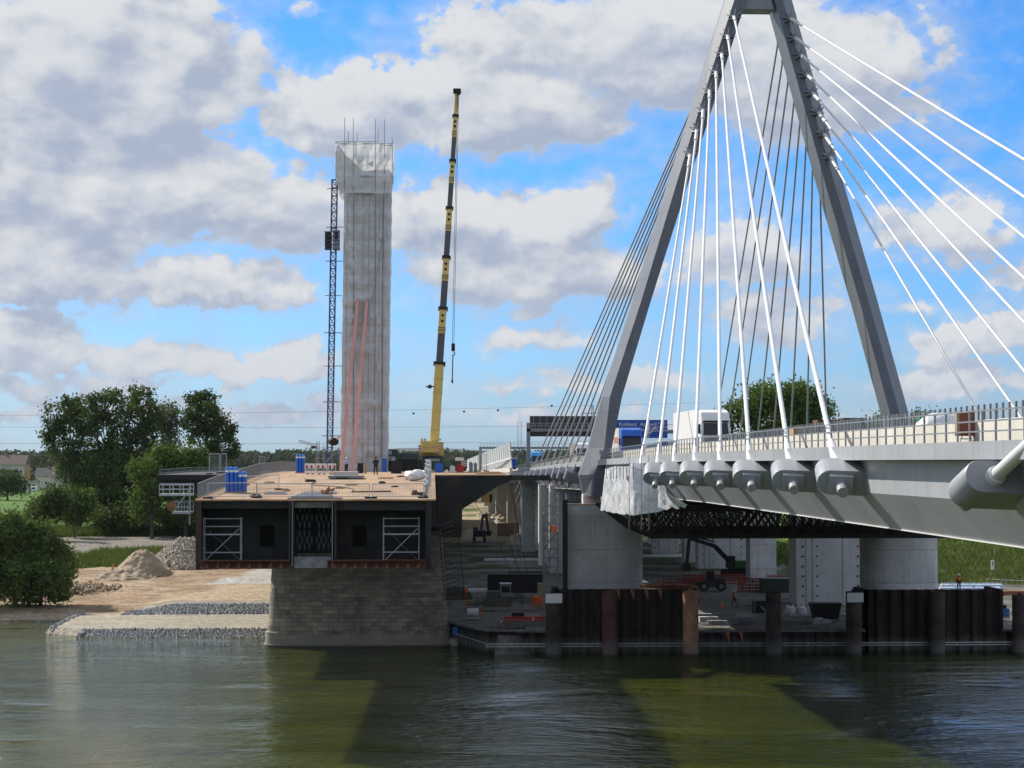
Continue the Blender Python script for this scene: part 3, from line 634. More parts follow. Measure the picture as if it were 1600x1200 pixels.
# far lattice mast behind the stay cables
def lattice(mb, p, q, wd, seg, r=.05, taper=1.0):
    p = Vector(p); q = Vector(q); d_ = q - p; n_ = max(2, int(d_.length / seg)); ax = Vector((1, 0, 0)); ay = d_.normalized().cross(ax).normalized()
    if abs(d_.normalized().dot(ax)) > .9: ax = Vector((0, 0, 1)); ay = Vector((0, 1, 0))
    def c(k, i):
        s = wd / 2 * (1 + (taper - 1) * k / n_); return p + d_ * (k / n_) + ax * (s if i in (1, 2) else -s) + ay * (s if i > 1 else -s)
    for i in range(4): mb.tube(c(0, i), c(n_, i), r, n=4)
    for k in range(n_):
        for i in range(4):
            j = (i + 1) % 4; mb.tube(c(k, i), c(k + 1, j), r * .7, n=3); mb.tube(c(k + 1, i), c(k + 1, j), r * .7, n=3)
    return mb
a = P(926, 712, 1400); mb = MB(); lattice(mb, (a.x, 1400, 5), (a.x, 1400, P(0, 632, 1400).z), 6, 5, .16, .15)
for zz in (645, 655): z = P(0, zz, 1400).z; mb.bar((a.x - 8, 1400, z), (a.x + 8, 1400, z), .5, .5)
tag(mb.build('pylon_mast', GALVD), 'distant electricity pylon seen between the stay cables', 'power pylon')
# far building crane beyond the old bridge
t = thing('tower_crane', 'small distant tower crane beyond the red and white barrier', 'crane', P(497, 712, 900))
a = ORG[t.name]; mb = lattice(MB(), (a.x, 900, 5), (a.x, 900, P(0, 690, 900).z), 1.2, 2, .09); mb.build('mast', GALVD, t)
lattice(MB(), (a.x, 900, P(0, 697, 900).z), (P(470, 0, 900).x, 900, P(0, 689, 900).z), 1.0, 2, .09).build('jib', RUSTB, t)
MB().box(a.x - 3.2, a.x - 1, 899, 901, P(0, 701, 900).z, P(0, 697, 900).z).build('counterweight', BLACKS, t)
# ---------------- bank objects ----------------
def heap(name, label, px, Yd, r, h, m, ridge=1.0, n_=26, jit=.12, cat='heap', rx=1.0):
    x = P(px, 850, Yd).x; z0 = gz(x, Yd) - .6; rs = []; mb = MB()
    for k in range(9):
        t_ = k / 8; rr = r * (1 - t_) ** .95 + .12; rs.append([(x + math.cos(a) * (rr * rx + ridge * t_) * random.uniform(1 - jit, 1 + jit), Yd + math.sin(a) * rr * random.uniform(1 - jit, 1 + jit), z0 + (h + .6) * t_ ** .95 + random.uniform(-.05, .05)) for a in (2 * math.pi * i / n_ for i in range(n_))])
    mb.rings(rs); o = mb.build(name, m, smooth=True)
    sb = o.modifiers.new('s', 'SUBSURF'); sb.levels = sb.render_levels = 2
    tx = bpy.data.textures.get('lumps') or bpy.data.textures.new('lumps', 'CLOUDS'); tx.noise_scale = .9; tx.noise_depth = 3
    dm = o.modifiers.new('d', 'DISPLACE'); dm.texture = tx; dm.strength = .75; dm.mid_level = .5; dm.texture_coords = 'GLOBAL'
    return tag(o, label, cat)
heap('sand_heap', 'conical heap of brown sand on the bank beside the rubble pile', 222, 306, 4.6, 3.9, SAND, ridge=.6, rx=1.1)
heap('sand_heap', 'low flat ramp of sand sloping off the tall sand heap', 196, 301, 3.8, 1.3, SAND, ridge=2.5, rx=1.5)
heap('rubble_heap', 'pile of broken pale stone at the corner of the old bridge', 292, 318, 5.6, 4.3, ROCK, ridge=1.2, jit=.22)
k = 6500; th = rng.uniform(0, 6.283, k); q_ = rng.random(k) ** .6; cx = P(292, 850, 318).x
x = cx + np.cos(th) * (6.2 * q_ + 1.0); y = 318 + np.sin(th) * 6.2 * q_; z = gz(cx, 318) + 4.75 * (1 - q_) + rng.uniform(-.1, .25, k)
tag(stones('rubble', np.stack([x, y, z], 1), .12, .34, ROCK), kind='stuff', label='loose broken stones covering the rubble heap')
k = 700; x = rng.normal(P(122, 900, 283).x, 2.4, k); y = rng.normal(283, 2, k); z = ground_z(x, y) + rng.random(k) * .7
tag(stones('earth_clods', np.stack([x, y, z], 1), .12, .4, SAND), kind='stuff', label='brown earth clods dug up beside the willow bush')
t = thing('bucket_post', 'grey drum with a brown post standing on the sandy bank', 'marker post', G(176, 907, 1.6))
a = ORG[t.name]; MB().tube(a, a + Vector((0, 0, 1.1)), .55, n=14).build('drum', CONCP, t, smooth=True); MB().tube(a + Vector((0, 0, 1)), a + Vector((0, 0, 2.5)), .12).tube(a + Vector((-1.3, .1, 0)), a + Vector((0, 0, 1.9)), .07).build('post', RUSTB, t)
tag(MB().path([G(150, 893, 2.0) + Vector((0, 0, .4)), G(170, 880, 2.2) + Vector((0, 0, .5)), G(195, 872, 2.6) + Vector((0, 0, .8))], .22).build('tree_log', SAND, smooth=True), 'long earth covered pipe lying up the side of the sand heap', 'pipe')
# post with white head on the embankment + far rail fence
a = G(1551, 890, 4); t = thing('marker_post', 'white post with a dark figure plate on the green embankment', 'sign post', a)
MB().box(a.x - .25, a.x + .25, a.y - .04, a.y + .04, a.z, a.z + 1.4).build('plate', WHITE, t); MB().box(a.x - .07, a.x + .07, a.y - .055, a.y - .044, a.z + .6, a.z + 1.2).build('marking', BLACKS, t)
# ================= new cable-stayed bridge =================
XL, XR, YP = 17.9, 49.5, 214.0
def dz(y):   # deck surface level at distance y
    return float(np.interp(y, [-80, 0, 60, 98, 140, 202, 260, 358, 500, 900], [20.6, 21.3, 21.45, 21.3, 21.1, 20.55, 19.9, 18.6, 16.4, 10.5]))
BR = thing('cable_stayed_bridge', 'new light grey cable-stayed motorway bridge with an A-shaped pylon over the river', 'bridge', (34, YP, 0))
YS = [-60, -20, 20, 45, 60, 75, 90, 105, 120, 140, 160, 180, 202, 230, 260, 300, 358, 430, 500, 620, 760]
def sweep(name, prof, m, ys=YS, parent=BR, smooth=False):
    """prof: [(x, dz)] closed polygon, dz relative to the deck level"""
    mb = MB(); mb.rings([[(x, y, dz(y) + z) for x, z in prof] for y in ys]); return mb.build(name, m, parent, smooth)
for sgn, x0 in ((1, XL), (-1, XR)):
    q = lambda a: x0 + sgn * a
    # web: recessed top, vertical face, inclined lower plate
    pr = [(q(.75), -.62), (q(.75), -2.0), (q(1.75), -3.5), (q(3.4), -3.5), (q(3.4), -.62)]
    if sgn < 0: pr = pr[::-1]
    sweep('girder_web', pr, S_GIRD)
    pr = [(q(0), 0), (q(0), -.60), (q(.9), -.60), (q(.9), 0)]
    if sgn < 0: pr = pr[::-1]
    sweep('edge_fascia', pr, S_GIRD)
    pr = [(q(1.5), 0), (q(1.5), .78), (q(1.75), .82), (q(1.95), 0)]
    if sgn < 0: pr = pr[::-1]
    sweep('concrete_barrier', pr, CREAM)
sweep('deck_slab', [(XL + 3.4, -3.48), (XR - 3.4, -3.48), (XR - 3.4, -3.2), (XL + 3.4, -3.2)], S_DARKG)
sweep('roadway', [(XL + .9, -.3), (XR - .9, -.3), (XR - .9, .02), (XL + .9, .02)], mat('asphalt', (.06, .06, .062), .9, 0, .15, 1))
# bright lower lip strip along the bottom edge
sweep('bottom_flange', [(XL + 1.7, -3.54), (XL + 2.4, -3.54), (XL + 2.4, -3.503), (XL + 1.7, -3.503)], WHITE)
# railings
def railing(x, y0, y1, step, h, parent, m, name='railing', rails=(.33, .66, 1.0), base=0.0, zf=None):
    mb = MB(); zf = zf or dz; y = y0
    while y <= y1 + 1e-3:
        z = zf(y) + base; mb.box(x - .03, x + .03, y - .04, y + .04, z, z + h); y += step
    ys = np.linspace(y0, y1, max(2, int((y1 - y0) / 12)))
    for a, b_ in zip(ys, ys[1:]):
        for r in rails: mb.bar((x, a, zf(a) + base + h * r), (x, b_, zf(b_) + base + h * r), .05, .05)
    return mb.build(name, m, parent)
railing(XL + .25, 40, 205, 1.55, 1.02, BR, GALVD); railing(XL + .25, 206.6, 420, 1.55, 1.02, BR, GALVD); railing(XR - .3, 40, 420, 3, 1.02, BR, GALVD)
# glass wind screen along the carriageway
xs_ = 28.0; mb = MB(); y = 60.0
while y < 262: z = dz(y); mb.box(xs_ - .05, xs_ + .05, y - .06, y + .06, z, z + 2.25); y += 1.1
ws = mb.build('screen_post', GALVD, BR)
gm = bpy.data.materials.new('clear screen pane'); gm.use_nodes = True; t_ = gm.node_tree; t_.nodes.clear(); n = N(t_)
ms = n.new('ShaderNodeMixShader'); ms.inputs[0].default_value = .28; tr = n.new('ShaderNodeBsdfTransparent'); gl = n.new('ShaderNodeBsdfPrincipled'); gl.inputs['Base Color'].default_value = (.3, .36, .42, 1); gl.inputs['Roughness'].default_value = .15
n.put(ms.inputs[1], tr.outputs[0]); n.put(ms.inputs[2], gl.outputs[0]); n.put(n.new('ShaderNodeOutputMaterial').inputs[0], ms.outputs[0])
mb = MB(); yy = list(np.arange(60, 262, 12.0))
for a, b_ in zip(yy, yy[1:]): mb.add([(xs_, a, dz(a) + .1), (xs_, b_, dz(b_) + .1), (xs_, b_, dz(b_) + 2.2), (xs_, a, dz(a) + 2.2)], [(0, 1, 2, 3)])
mb.build('screen_pane', gm, BR)
# ---- pylon legs: five-sided section, leaning inward
def leg(side):
    # front face corners traced at the pylon's distance, then given depth
    if side < 0: rows = [(905, 928, 947, 742), (919, 944, 956, 700), (941, 953, 972, 620), (989, 1002, 1017, 470), (1040, 1053, 1071, 300), (1087, 1099, 1119, 150), (1117, 1131, 1150, 50), (1135, 1149, 1168, -5), (1148, 1162, 1182, -48)]
    else: rows = [(1440, 1428, 1403, 742), (1430, 1418, 1391, 700), (1418, 1404, 1378, 640), (1371, 1357, 1332, 470), (1322, 1308, 1282, 300), (1279, 1265, 1241, 150), (1251, 1237, 1213, 50), (1236, 1222, 1198, -5), (1225, 1211, 1187, -48)]
    rs = []
    for (a, b_, c_, py) in rows:
        if side > 0: c_ += 11
        pa, pb, pc = P(a, py, YP + 2.6), P(b_, py, YP), P(c_, py, YP)
        k = (pc - pb).x
        rs.append([(pa.x, YP + 2.6, pa.z), (pb.x, YP, pb.z), (pc.x, YP, pc.z), (pc.x + k * .05, YP + 4.2, pc.z), (pa.x, YP + 4.2, pa.z)])
    if side > 0: rs = [r[::-1] for r in rs]
    return rs
for s_ in (-1, 1):
    rs = leg(s_); mb = MB(); mb.rings(rs[::-1] if s_ > 0 else rs[::-1]); lg = mb.build('pylon_leg', S_LEG, BR)
    # lower foot turning inward under the deck
    top = rs[0]; dx = (.9 if s_ < 0 else -.9)
    a = P(917 if s_ < 0 else 1428, 776, YP)
    foot = [[(p[0], p[1], p[2]) for p in top], [(p[0] + dx * .9, p[1], a.z) for p in top]]
    if s_ < 0:
        f2 = []
        xo = P(915, 776, YP).x; xi = P(938, 776, YP).x
        xs2 = [xo, xo + .8, xi + .2, xi + .2, xo]
        foot = [foot[0], [(xs2[i], top[i][1], a.z) for i in range(5)]]
    MB().rings(foot[::-1]).build('pylon_foot', S_LEG, BR)
c1, c2 = P(1150, 12, YP), P(1222, 12, YP); zt = P(0, -34, YP).z
mb = MB(); mb.prism([(P(1160, 0, YP).x, YP + .3, P(0, 2, YP).z), (P(1210, 0, YP).x, YP + .3, P(0, 2, YP).z), (P(1200, 0, YP).x, YP + .3, zt), (P(1170, 0, YP).x, YP + .3, zt)], (0, 2.8, 0))
mb.build('pylon_crossbeam', S_DARKG, BR)
# ---- stay cables
starL = [(1147, 26), (1137, 56), (1128, 84), (1119, 112), (1109, 141), (1099, 171), (1089, 202), (1079, 240)]
starR = [(1235, 29), (1242, 59), (1251, 86), (1260, 116), (1269, 145), (1278, 175), (1287, 209), (1297, 244)]
nearY = [87.4, 98.7, 111.2, 122.8, 134.7, 146.4, 157.2, 169.7]
farY = [358, 341, 325, 306, 291, 276, 263, 248.6]
def stay(top, bot, r, m, near=True, cuff=True):
    top, bot = Vector(top), Vector(bot); d_ = (top - bot).normalized(); L = (top - bot).length
    mb = MB(); sl_ = 3.2; n_ = 26; pts = []
    for i in range(n_ + 1):
        t_ = i / n_; p = bot.lerp(top, t_); p.z -= .0012 * L * 4 * t_ * (1 - t_); pts.append(p)
    fr_a = d_.cross(Vector((0, 0, 1))).normalized(); fr_b = fr_a.cross(d_)
    mb.rings([[p + (fr_a * math.cos(q_) + fr_b * math.sin(q_)) * r for q_ in (2 * math.pi * k_ / 10 for k_ in range(10))] for p in pts]); o = mb.build('stay_cable', m, BR, smooth=True)
    # lower sleeve with a tapered end, and a collar where it meets the anchor
    s = MB(); s.tube(bot, bot + d_ * sl_, r * 1.55, n=14).tube(bot + d_ * sl_, bot + d_ * (sl_ + .7), r * 1.55, r * 1.05, 14).tube(bot - d_ * .1, bot + d_ * .22, r * 2.5, r * 2.1, 14); s.build('sleeve', m, o, smooth=True)
    u = MB(); u.tube(top - d_ * 3.0, top, r * 1.55, n=12).tube(top - d_ * 3.12, top - d_ * 3.0, r * 1.75, n=12); u.build('upper_sleeve', m, o, smooth=True)
    return d_
def star(c, d_):
    c = Vector(c); a = d_.cross(Vector((0, 0, 1))).normalized(); b_ = a.cross(d_); mb = MB()
    mb.tube(c - d_ * .7, c + d_ * .3, .24, n=10)
    for i in range(8):
        t_ = 2 * math.pi * i / 8 + .2; e = a * math.cos(t_) + b_ * math.sin(t_)
        p0 = c - d_ * .5 + e * .2; p1 = c + d_ * .35 + e * .2; tip = c - d_ * .3 + e * .88; sd = e.cross(d_) * .03
        mb.prism([p0 + sd, p1 + sd, tip + sd], sd * -2)
    mb.build('anchor_star', S_GREY, BR)
def anchor(c, d_, side, parent=BR, sc_=1.0):
    """stadium block extruded along the cable, bedded in the web, with the cable's end tube sticking out below"""
    c = Vector(c); out = Vector((-side, 0, 0)); out = (out - d_ * out.dot(d_)).normalized(); wd = d_.cross(out).normalized()
    prof = []
    w_, L_ = .56 * sc_, .45 * sc_
    for i in range(9): t_ = -math.pi / 2 + math.pi * i / 8; prof.append((L_ + math.cos(t_) * w_, math.sin(t_) * w_))
    prof += [(-1.5, w_), (-1.5, -w_)]
    h_ = 1.55 * sc_
    ring = lambda o_, k=1.0: [c + d_ * o_ + out * (a * k) + wd * (b_ * k) for a, b_ in prof]
    mb = MB(); mb.rings([ring(-h_), ring(-.05), ring(0, .97)]); o = mb.build('anchor_block', S_GREY, BR, smooth=True)
    e = MB(); e.rings([[c + d_ * (-h_ - .3) + out * a + wd * b_ for a, b_ in ((-.5, -.42), (.5, -.42), (.5, .42), (-.5, .42))], [c + d_ * (-h_ + .05) + out * a + wd * b_ for a, b_ in ((-.5, -.42), (.5, -.42), (.5, .42), (-.5, .42))]]); e.build('end_box', S_GREY, o)
    s = MB(); s.tube(c - d_ * (h_ + 1.15), c - d_ * h_, .235, n=16).tube(c - d_ * (h_ + .42), c - d_ * (h_ + .28), .31, n=16); s.build('end_tube', S_GREY, o, smooth=True)
def anchor_pt(side, y): return Vector(((XL - .15) if side < 0 else (XR + .15), y - 1.1, dz(y) - 1.02))
for i in range(8):
    for side, st_, r in ((-1, starL, .125), (1, starR, .125)):
        top = P(st_[i][0], st_[i][1], YP - .4); bot = anchor_pt(side, nearY[i])
        d_ = stay(top, bot, r, S_WHITE); star(top, -d_)
        anchor(bot, d_, 1 if side < 0 else -1)
    for side, st_ in ((-1, starL), (1, starR)):
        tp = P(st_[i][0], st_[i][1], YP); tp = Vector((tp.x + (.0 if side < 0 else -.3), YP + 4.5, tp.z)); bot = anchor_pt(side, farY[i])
        d_ = stay(tp, bot, .11, S_SHADED); star(tp, -d_); anchor(bot, d_, 1 if side < 0 else -1)
# first stays of the opposite half, running to the pylon behind the viewer
for i in range(2):
    for side in (-1, 1):
        y = 62.0 - i * 11; tp = P(starL[0][0], starL[0][1], YP) if side < 0 else P(starR[0][0], starR[0][1], YP)
        tp = Vector((tp.x, -66, tp.z)); bot = anchor_pt(side, y); bot.y = y; bot.z -= .12
        if i == 1 and side < 0: continue
        d_ = stay(tp, bot, .14, S_WHITE); anchor(bot, d_, 1 if side < 0 else -1, sc_=.98)
# ---- things on the new deck
t = thing('sheeted_scaffold', 'white plastic wrapped scaffold hanging on the edge of the new bridge', 'scaffold', (16.5, 178, 15))
def sheet(name, A, B, C_, D_, nu, nv, m, parent, amp=.12, seed=1, fr=1.0, droop=0.0, pillow=0.0):
    """wrinkled sheet between corners A(bottom start) B(bottom end) C(top end) D(top start)"""
    A, B, C_, D_ = map(Vector, (A, B, C_, D_)); nrm = (B - A).cross(D_ - A).normalized(); vs = []; fs = []
    for j in range(nv + 1):
        for i in range(nu + 1):
            u, v = i / nu, j / nv; p = A.lerp(B, u).lerp(D_.lerp(C_, u), v)
            s1 = float(vnoise(np.array([(u * (B - A).length) * fr]), np.array([v * (D_ - A).length * fr]), 1.3, seed)[0]) - .5; s2 = float(vnoise(np.array([u * (B - A).length * fr * 3]), np.array([v * (D_ - A).length * fr * 1.4]), 1.1, seed + 1)[0]) - .5
            k = 1.0 if 0 < i < nu else .2
            p = p + nrm * (s1 * amp * 1.6 + s2 * amp * .7) * k
            if pillow: p = p + nrm * pillow * abs(math.sin(math.pi * (p.z + .12 * s1) / 2.0)) ** .7 * (.55 + s2 + .5 * s1) * (1 if 0 < i < nu else .5)
            if j == 0: p.z += droop * s1 * .7
            vs.append(p)
    for j in range(nv):
        for i in range(nu): a = j * (nu + 1) + i; fs.append((a, a + 1, a + nu + 2, a + nu + 1))
    mb = MB(); mb.add(vs, fs); return mb.build(name, m, parent, smooth=True)
A = P(938, 797, 196); B_ = P(990, 806, 162); C2 = P(989, 728, 162); D2 = P(946, 733, 196)
sheet('side_sheet', A, B_, C2, D2, 110, 20, TENT, t, .2, 3, 1, .35)
E_ = P(1036, 797, 160.5); F2 = P(1024, 742, 160.5); B3 = Vector((B_.x, 161.9, B_.z)); C3 = Vector((C2.x, 161.9, C2.z)); 
sheet('front_sheet', B3, E_, F2, C3, 26, 22, TENT, t, .16, 8, 1, .35)
sheet('top_sheet', C2, F2, P(990, 722, 196), D2, 12, 30, TENT, t, .1, 9)
sheet('skirt_sheet', P(1030, 797, 160.3), P(1076, 790, 150), P(1052, 776, 151), P(1022, 742, 160.4), 20, 14, TENT, t, .25, 12, 1, .6)
mb = MB()
for i in range(9):
    p = PXX(948 + i * 5.2, 740, 16.4); mb.tube((p.x, p.y, p.z - .5), (p.x, p.y, p.z + .9), .04, n=5)
for px in (983, 1002, 1014): p = P(px, 735, 160); mb.tube((p.x, p.y, p.z - 4.8), (p.x, p.y, p.z + 1.3), .03, n=5)
mb.build('scaffold_pole', GALVD, t)
# rusty sign panel on trestle, green box, white sheet on the deck
a = PXX(1499, 680, 18.9); a.z = dz(a.y); t = thing('board_trestle', 'rust brown board standing on a small white trestle behind the bridge railing', 'board', a)
MB().box(a.x - .06, a.x + .5, a.y - .25, a.y + .05, a.z + .25, a.z + 1.12).build('board', mat('brown board', (.22, .06, .03), .6, 0, .2, 2), t)
MB().box(a.x - .10, a.x - .064, a.y - .25, a.y + .25, a.z + .25, a.z + 1.12).build('timber_edge', WOOD, t)
MB().tube((a.x, a.y, a.z), (a.x + .1, a.y, a.z + .25), .02).tube((a.x + .5, a.y, a.z), (a.x + .4, a.y, a.z + .25), .02).tube((a.x + .05, a.y, a.z + .15), (a.x + .45, a.y, a.z + .15), .02).build('trestle_leg', WHITE, t)
def deckpt(px, x): p = PXX(px, 700, x); p.z = dz(p.y); return p
a = deckpt(1457, 24); t = thing('tarpaulin_bin', 'green skip box on the bridge deck next to white sheeting', 'bin', a)
MB().prism([(a.x - .4, a.y, a.z), (a.x + .4, a.y, a.z), (a.x + .55, a.y, a.z + 1.35), (a.x - .55, a.y, a.z + 1.35)], (0, 1.0, 0)).build('box', mat('green bin', (.03, .25, .09), .5), t); MB().box(a.x - .6, a.x + .6, a.y - .05, a.y + 1.05, a.z + 1.36, a.z + 1.45).build('lid', mat('green bin', (.03, .25, .09)), t)
a = deckpt(1476, 23.5); tag(MB().ball((a.x, a.y + .5, a.z + .6), 1.1, 16, 9, (1.2, .8, .95), .06).build('sheeted_load', TENT, smooth=True), 'white sheeted load beside the green bin on the deck', 'covered load')
a = deckpt(1513, 24); tag(MB().ball((a.x, a.y + .3, a.z + .8), .55, 12, 8, (1.1, .7, .9), .05).build('mortar_tub', GALV, smooth=True), 'grey tub on the deck beside the rust brown board', 'tub')
# rusty formwork stacks behind the stays
for i, (p0, p1, yt, Yd, lb) in enumerate(((1278, 1318, 655, 150, 'plain brown steel formwork box on the deck, nearer the green tree'), (1318, 1354, 652, 150, 'ribbed brown steel formwork stack on the deck'))):
    a = P(p0, 700, Yd); b_ = P(p1, 700, Yd); zt = P(0, yt, Yd).z; z0 = dz(Yd); t = thing('formwork_box', lb, 'formwork', (a.x, Yd, z0), 'brown formwork on the deck')
    MB().box(a.x, b_.x - .03, Yd, Yd + 2.0, z0 + .1, zt).build('panel', RUST, t); mb = MB()
    for k in range(8 if i else 3):
        xx = a.x + .15 + k * (b_.x - a.x - .3) / (7 if i else 2); mb.box(xx - .05, xx + .05, Yd - .12, Yd - .004, z0 + .1, zt)
    mb.box(a.x, b_.x - .03, Yd - .16, Yd - .124, zt - .15, zt); mb.build('rib', RUST if not i else DSTEEL, t)
a = P(1240, 700, 150); tag(MB().box(a.x, P(1276, 0, 150).x, 150, 152, dz(150), P(0, 668, 150).z).build('timber_stack', WOOD), 'low stack of timber boards beside the brown formwork box', 'timber')
# trucks
def truck(name, label, px, y0, cabm, scale=1.0, trailer=True, trm=WHITE, xx=None, rev=False, length=13):
    x = P(px, 700, y0).x; z = dz(y0) + .03; t = thing(name, label, 'truck', (x, y0, z))
    wq = 1.25; mb = MB()
    mb.prism([(x - wq, y0 + .1, z + .5), (x - wq, y0, z + 1.7), (x - wq, y0 + .25, z + 2.9), (x - wq, y0 + .9, z + 3.75), (x - wq, y0 + 2.2, z + 3.8), (x - wq, y0 + 2.2, z + .5)][::-1], (2 * wq, 0, 0)); mb.build('cab', cabm, t, bevel=.12)
    MB().prism([(x - 1.08, y0 - .05, z + 1.78), (x + 1.08, y0 - .05, z + 1.78), (x + 1.02, y0 + .22, z + 2.78), (x - 1.02, y0 + .22, z + 2.78)], (0, .06, 0)).build('windscreen', GLASS, t)
    MB().prism([(x - 1.2, y0 + 1.0, z + 3.72), (x - 1.2, y0 + 2.3, z + 3.95), (x - 1.2, y0 + 2.3, z + 3.6)], (2.4, 0, 0)).build('roof_deflector', cabm, t); MB().box(x - 1.1, x + 1.1, y0 + .02, y0 + .2, z + 2.86, z + 3.0).build('sun_visor', BLACKS, t)
    for s in (-1, 1): MB().prism([(x + s * 1.256, y0 + .35, z + 1.85), (x + s * 1.256, y0 + 1.3, z + 1.85), (x + s * 1.256, y0 + 1.3, z + 2.7), (x + s * 1.256, y0 + .5, z + 2.7)], (s * .01, 0, 0)).build('door_window', GLASS, t)
    mb = MB()
    for k in range(4): mb.box(x - .95, x + .95, y0 - .05, y0 - .023, z + .98 + k * .13, z + 1.04 + k * .13)
    mb.build('grille_bar', GALV, t)
    MB().box(x - 1.0, x + 1.0, y0 - .02, y0 + .02, z + .95, z + 1.5).build('grille', BLACKS, t); MB().box(x - 1.22, x + 1.22, y0 - .06, y0 + .1, z + .35, z + .85).build('bumper', GALV, t)
    for s in (-1, 1):
        MB().box(x + s * .95 - .16, x + s * .95 + .16, y0 - .09, y0 - .063, z + .55, z + .72).build('headlight', WHITE, t)
        MB().box(x + s * 1.42 - .1, x + s * 1.42 + .1, y0 + .15, y0 + .28, z + 1.9, z + 2.7).build('mirror', BLACKS, t)
        for yw in (1.2, 5.0) + ((9.5, 10.8) if trailer else ()):
            wl = MB().tube((x + s * .95, y0 + yw, z + .5), (x + s * 1.25, y0 + yw, z + .5), .5, n=16).build('wheel', RUBBER, t, smooth=True)
    MB().box(x - .5, x + .5, y0 + 2.2, y0 + 5.8, z + .6, z + .9).build('chassis', BLACKS, t)
    if trailer:
        MB().box(x - 1.27, x + 1.27, y0 + 2.6, y0 + 2.6 + length, z + 1.0, z + 4.0).build('trailer', trm, t, bevel=.04)
        MB().box(x - 1.29, x + 1.29, y0 + 2.57, y0 + 2.66, z + .9, z + 1.05).build('bumper_rail', GALVD, t)
    return t
truck('articulated_truck', 'white truck with a plain white box trailer driving on the new bridge', 1119, 168, WHITE, length=17)
b2 = truck('articulated_truck', 'blue cab truck with a pale grey curtain trailer behind the near pylon leg', 987, 236, mat('cab blue', (.01, .12, .55), .35), trm=mat('pale curtain', (.55, .55, .53), .6))
xx = ORG[b2.name]; mb = MB().box(xx.x - 1.31, xx.x - 1.28, xx.y + 4, xx.y + 9, xx.z + 2.2, xx.z + 2.9); mb.build('lettering_band', mat('faded red band', (.45, .14, .12), .6), b2)
truck('box_truck', 'light blue truck cab beyond the matrix sign gantry', 839, 420, CYANB, trailer=False)
truck('articulated_truck', 'grey truck trailer seen through the stay cables below the matrix sign', 912, 330, WHITE, trm=mat('grey trailer', (.22, .21, .2), .6))
for px, yd, lb in ((1036, 225, 'blue portable toilet cabin nearer the traffic sign'), (1081, 222, 'blue portable toilet cabin beside the white truck'), (803, 395, 'blue portable toilet cabin at the end of the silver noise panels')):
    a = P(px, 700, yd); z0 = dz(yd); t = thing('toilet_cabin', lb, 'portable toilet', (a.x, yd, z0), 'blue toilet cabins on the bridge')
    MB().box(a.x - .55, a.x + .55, yd, yd + 1.1, z0, z0 + 2.15).build('cabin', BLUE, t, bevel=.05); MB().box(a.x - .4, a.x + .4, yd - .03, yd - .003, z0 + .1, z0 + 1.95).build('door', mat('toilet door blue', (.015, .08, .4)), t); MB().box(a.x - .62, a.x + .62, yd - .07, yd + 1.17, z0 + 2.15, z0 + 2.28).build('roof', WHITE, t, bevel=.04)
# ---- sign gantries
def text(name, body, loc, size, m, parent, rx=math.pi / 2, sx=1.0):
    cu = bpy.data.curves.new(name, 'FONT'); cu.body = body; cu.size = size; cu.extrude = .01; cu.materials.append(m)
    o = bpy.data.objects.new(name, cu); COL.objects.link(o); o.parent = parent; o.location = Vector(loc) - ORG[parent.name]; o.rotation_euler = (rx, 0, 0)
    me = bpy.data.meshes.new_from_object(o); me.name = name; q_ = bpy.data.objects.new(name, me); COL.objects.link(q_); q_.parent = parent; q_.location = o.location; q_.rotation_euler = o.rotation_euler; me.materials.clear(); me.materials.append(m)
    bpy.data.objects.remove(o); return q_
YG = 372.0
a0, a1 = P(828, 650, YG), P(934, 682, YG); zt, zb = a0.z, a1.z; z0 = dz(YG)
t = thing('matrix_sign_gantry', 'grey motorway gantry carrying a wide black matrix display', 'sign gantry', (a0.x, YG, z0)); TZ = P(0, 671, YG).z
MB().box(a0.x, a1.x, YG, YG + .5, zb, zt).build('display_panel', MATRIX, t)
mb = MB()
for i in range(10): xx = a0.x + (i + .5) * (a1.x - a0.x) / 10; mb.box(xx - .03, xx + .03, YG - .03, YG - .003, TZ + .6, zt - .05)
mb.build('panel_divider', GALV, t)
MB().box(P(822, 0, YG).x, P(960, 0, YG).x, YG - 1.2, YG - .6, TZ - .35, TZ + .2).build('beam', GALVD, t)
railX = MB()
for i in range(24): xx = a0.x - .3 + i * .62; railX.box(xx - .025, xx + .025, YG - 1.25, YG - 1.205, TZ + .2, TZ + 1.2)
for z in (.7, 1.2): railX.bar((P(822, 0, YG).x, YG - 1.22, TZ + z), (P(960, 0, YG).x, YG - 1.22, TZ + z), .05, .05)
railX.build('walkway_railing', GALV, t)
px_ = P(825, 0, YG).x; MB().box(px_ - .35, px_ + .35, YG - 1.2, YG - .6, P(0, 728, YG).z, TZ + 1.3).build('column', GALVD, t)
mb = MB(); lx = P(816, 0, YG).x
for s in (-.35, .35): mb.box(lx - .55 + s - .03, lx - .55 + s + .03, YG - 1, YG - .94, P(0, 728, YG).z, TZ + 1.6)
for k in range(30): mb.bar((lx - .9, YG - .97, P(0, 726, YG).z + k * .35), (lx - .2, YG - .97, P(0, 726, YG).z + k * .35), .03, .03)
mb.build('ladder', GALVD, t)
MB().box(P(820, 0, YG).x - 2, P(832, 0, YG).x, YG - 3, YG - .5, P(0, 730, YG).z, P(0, 728, YG).z).build('platform', GALVD, t)
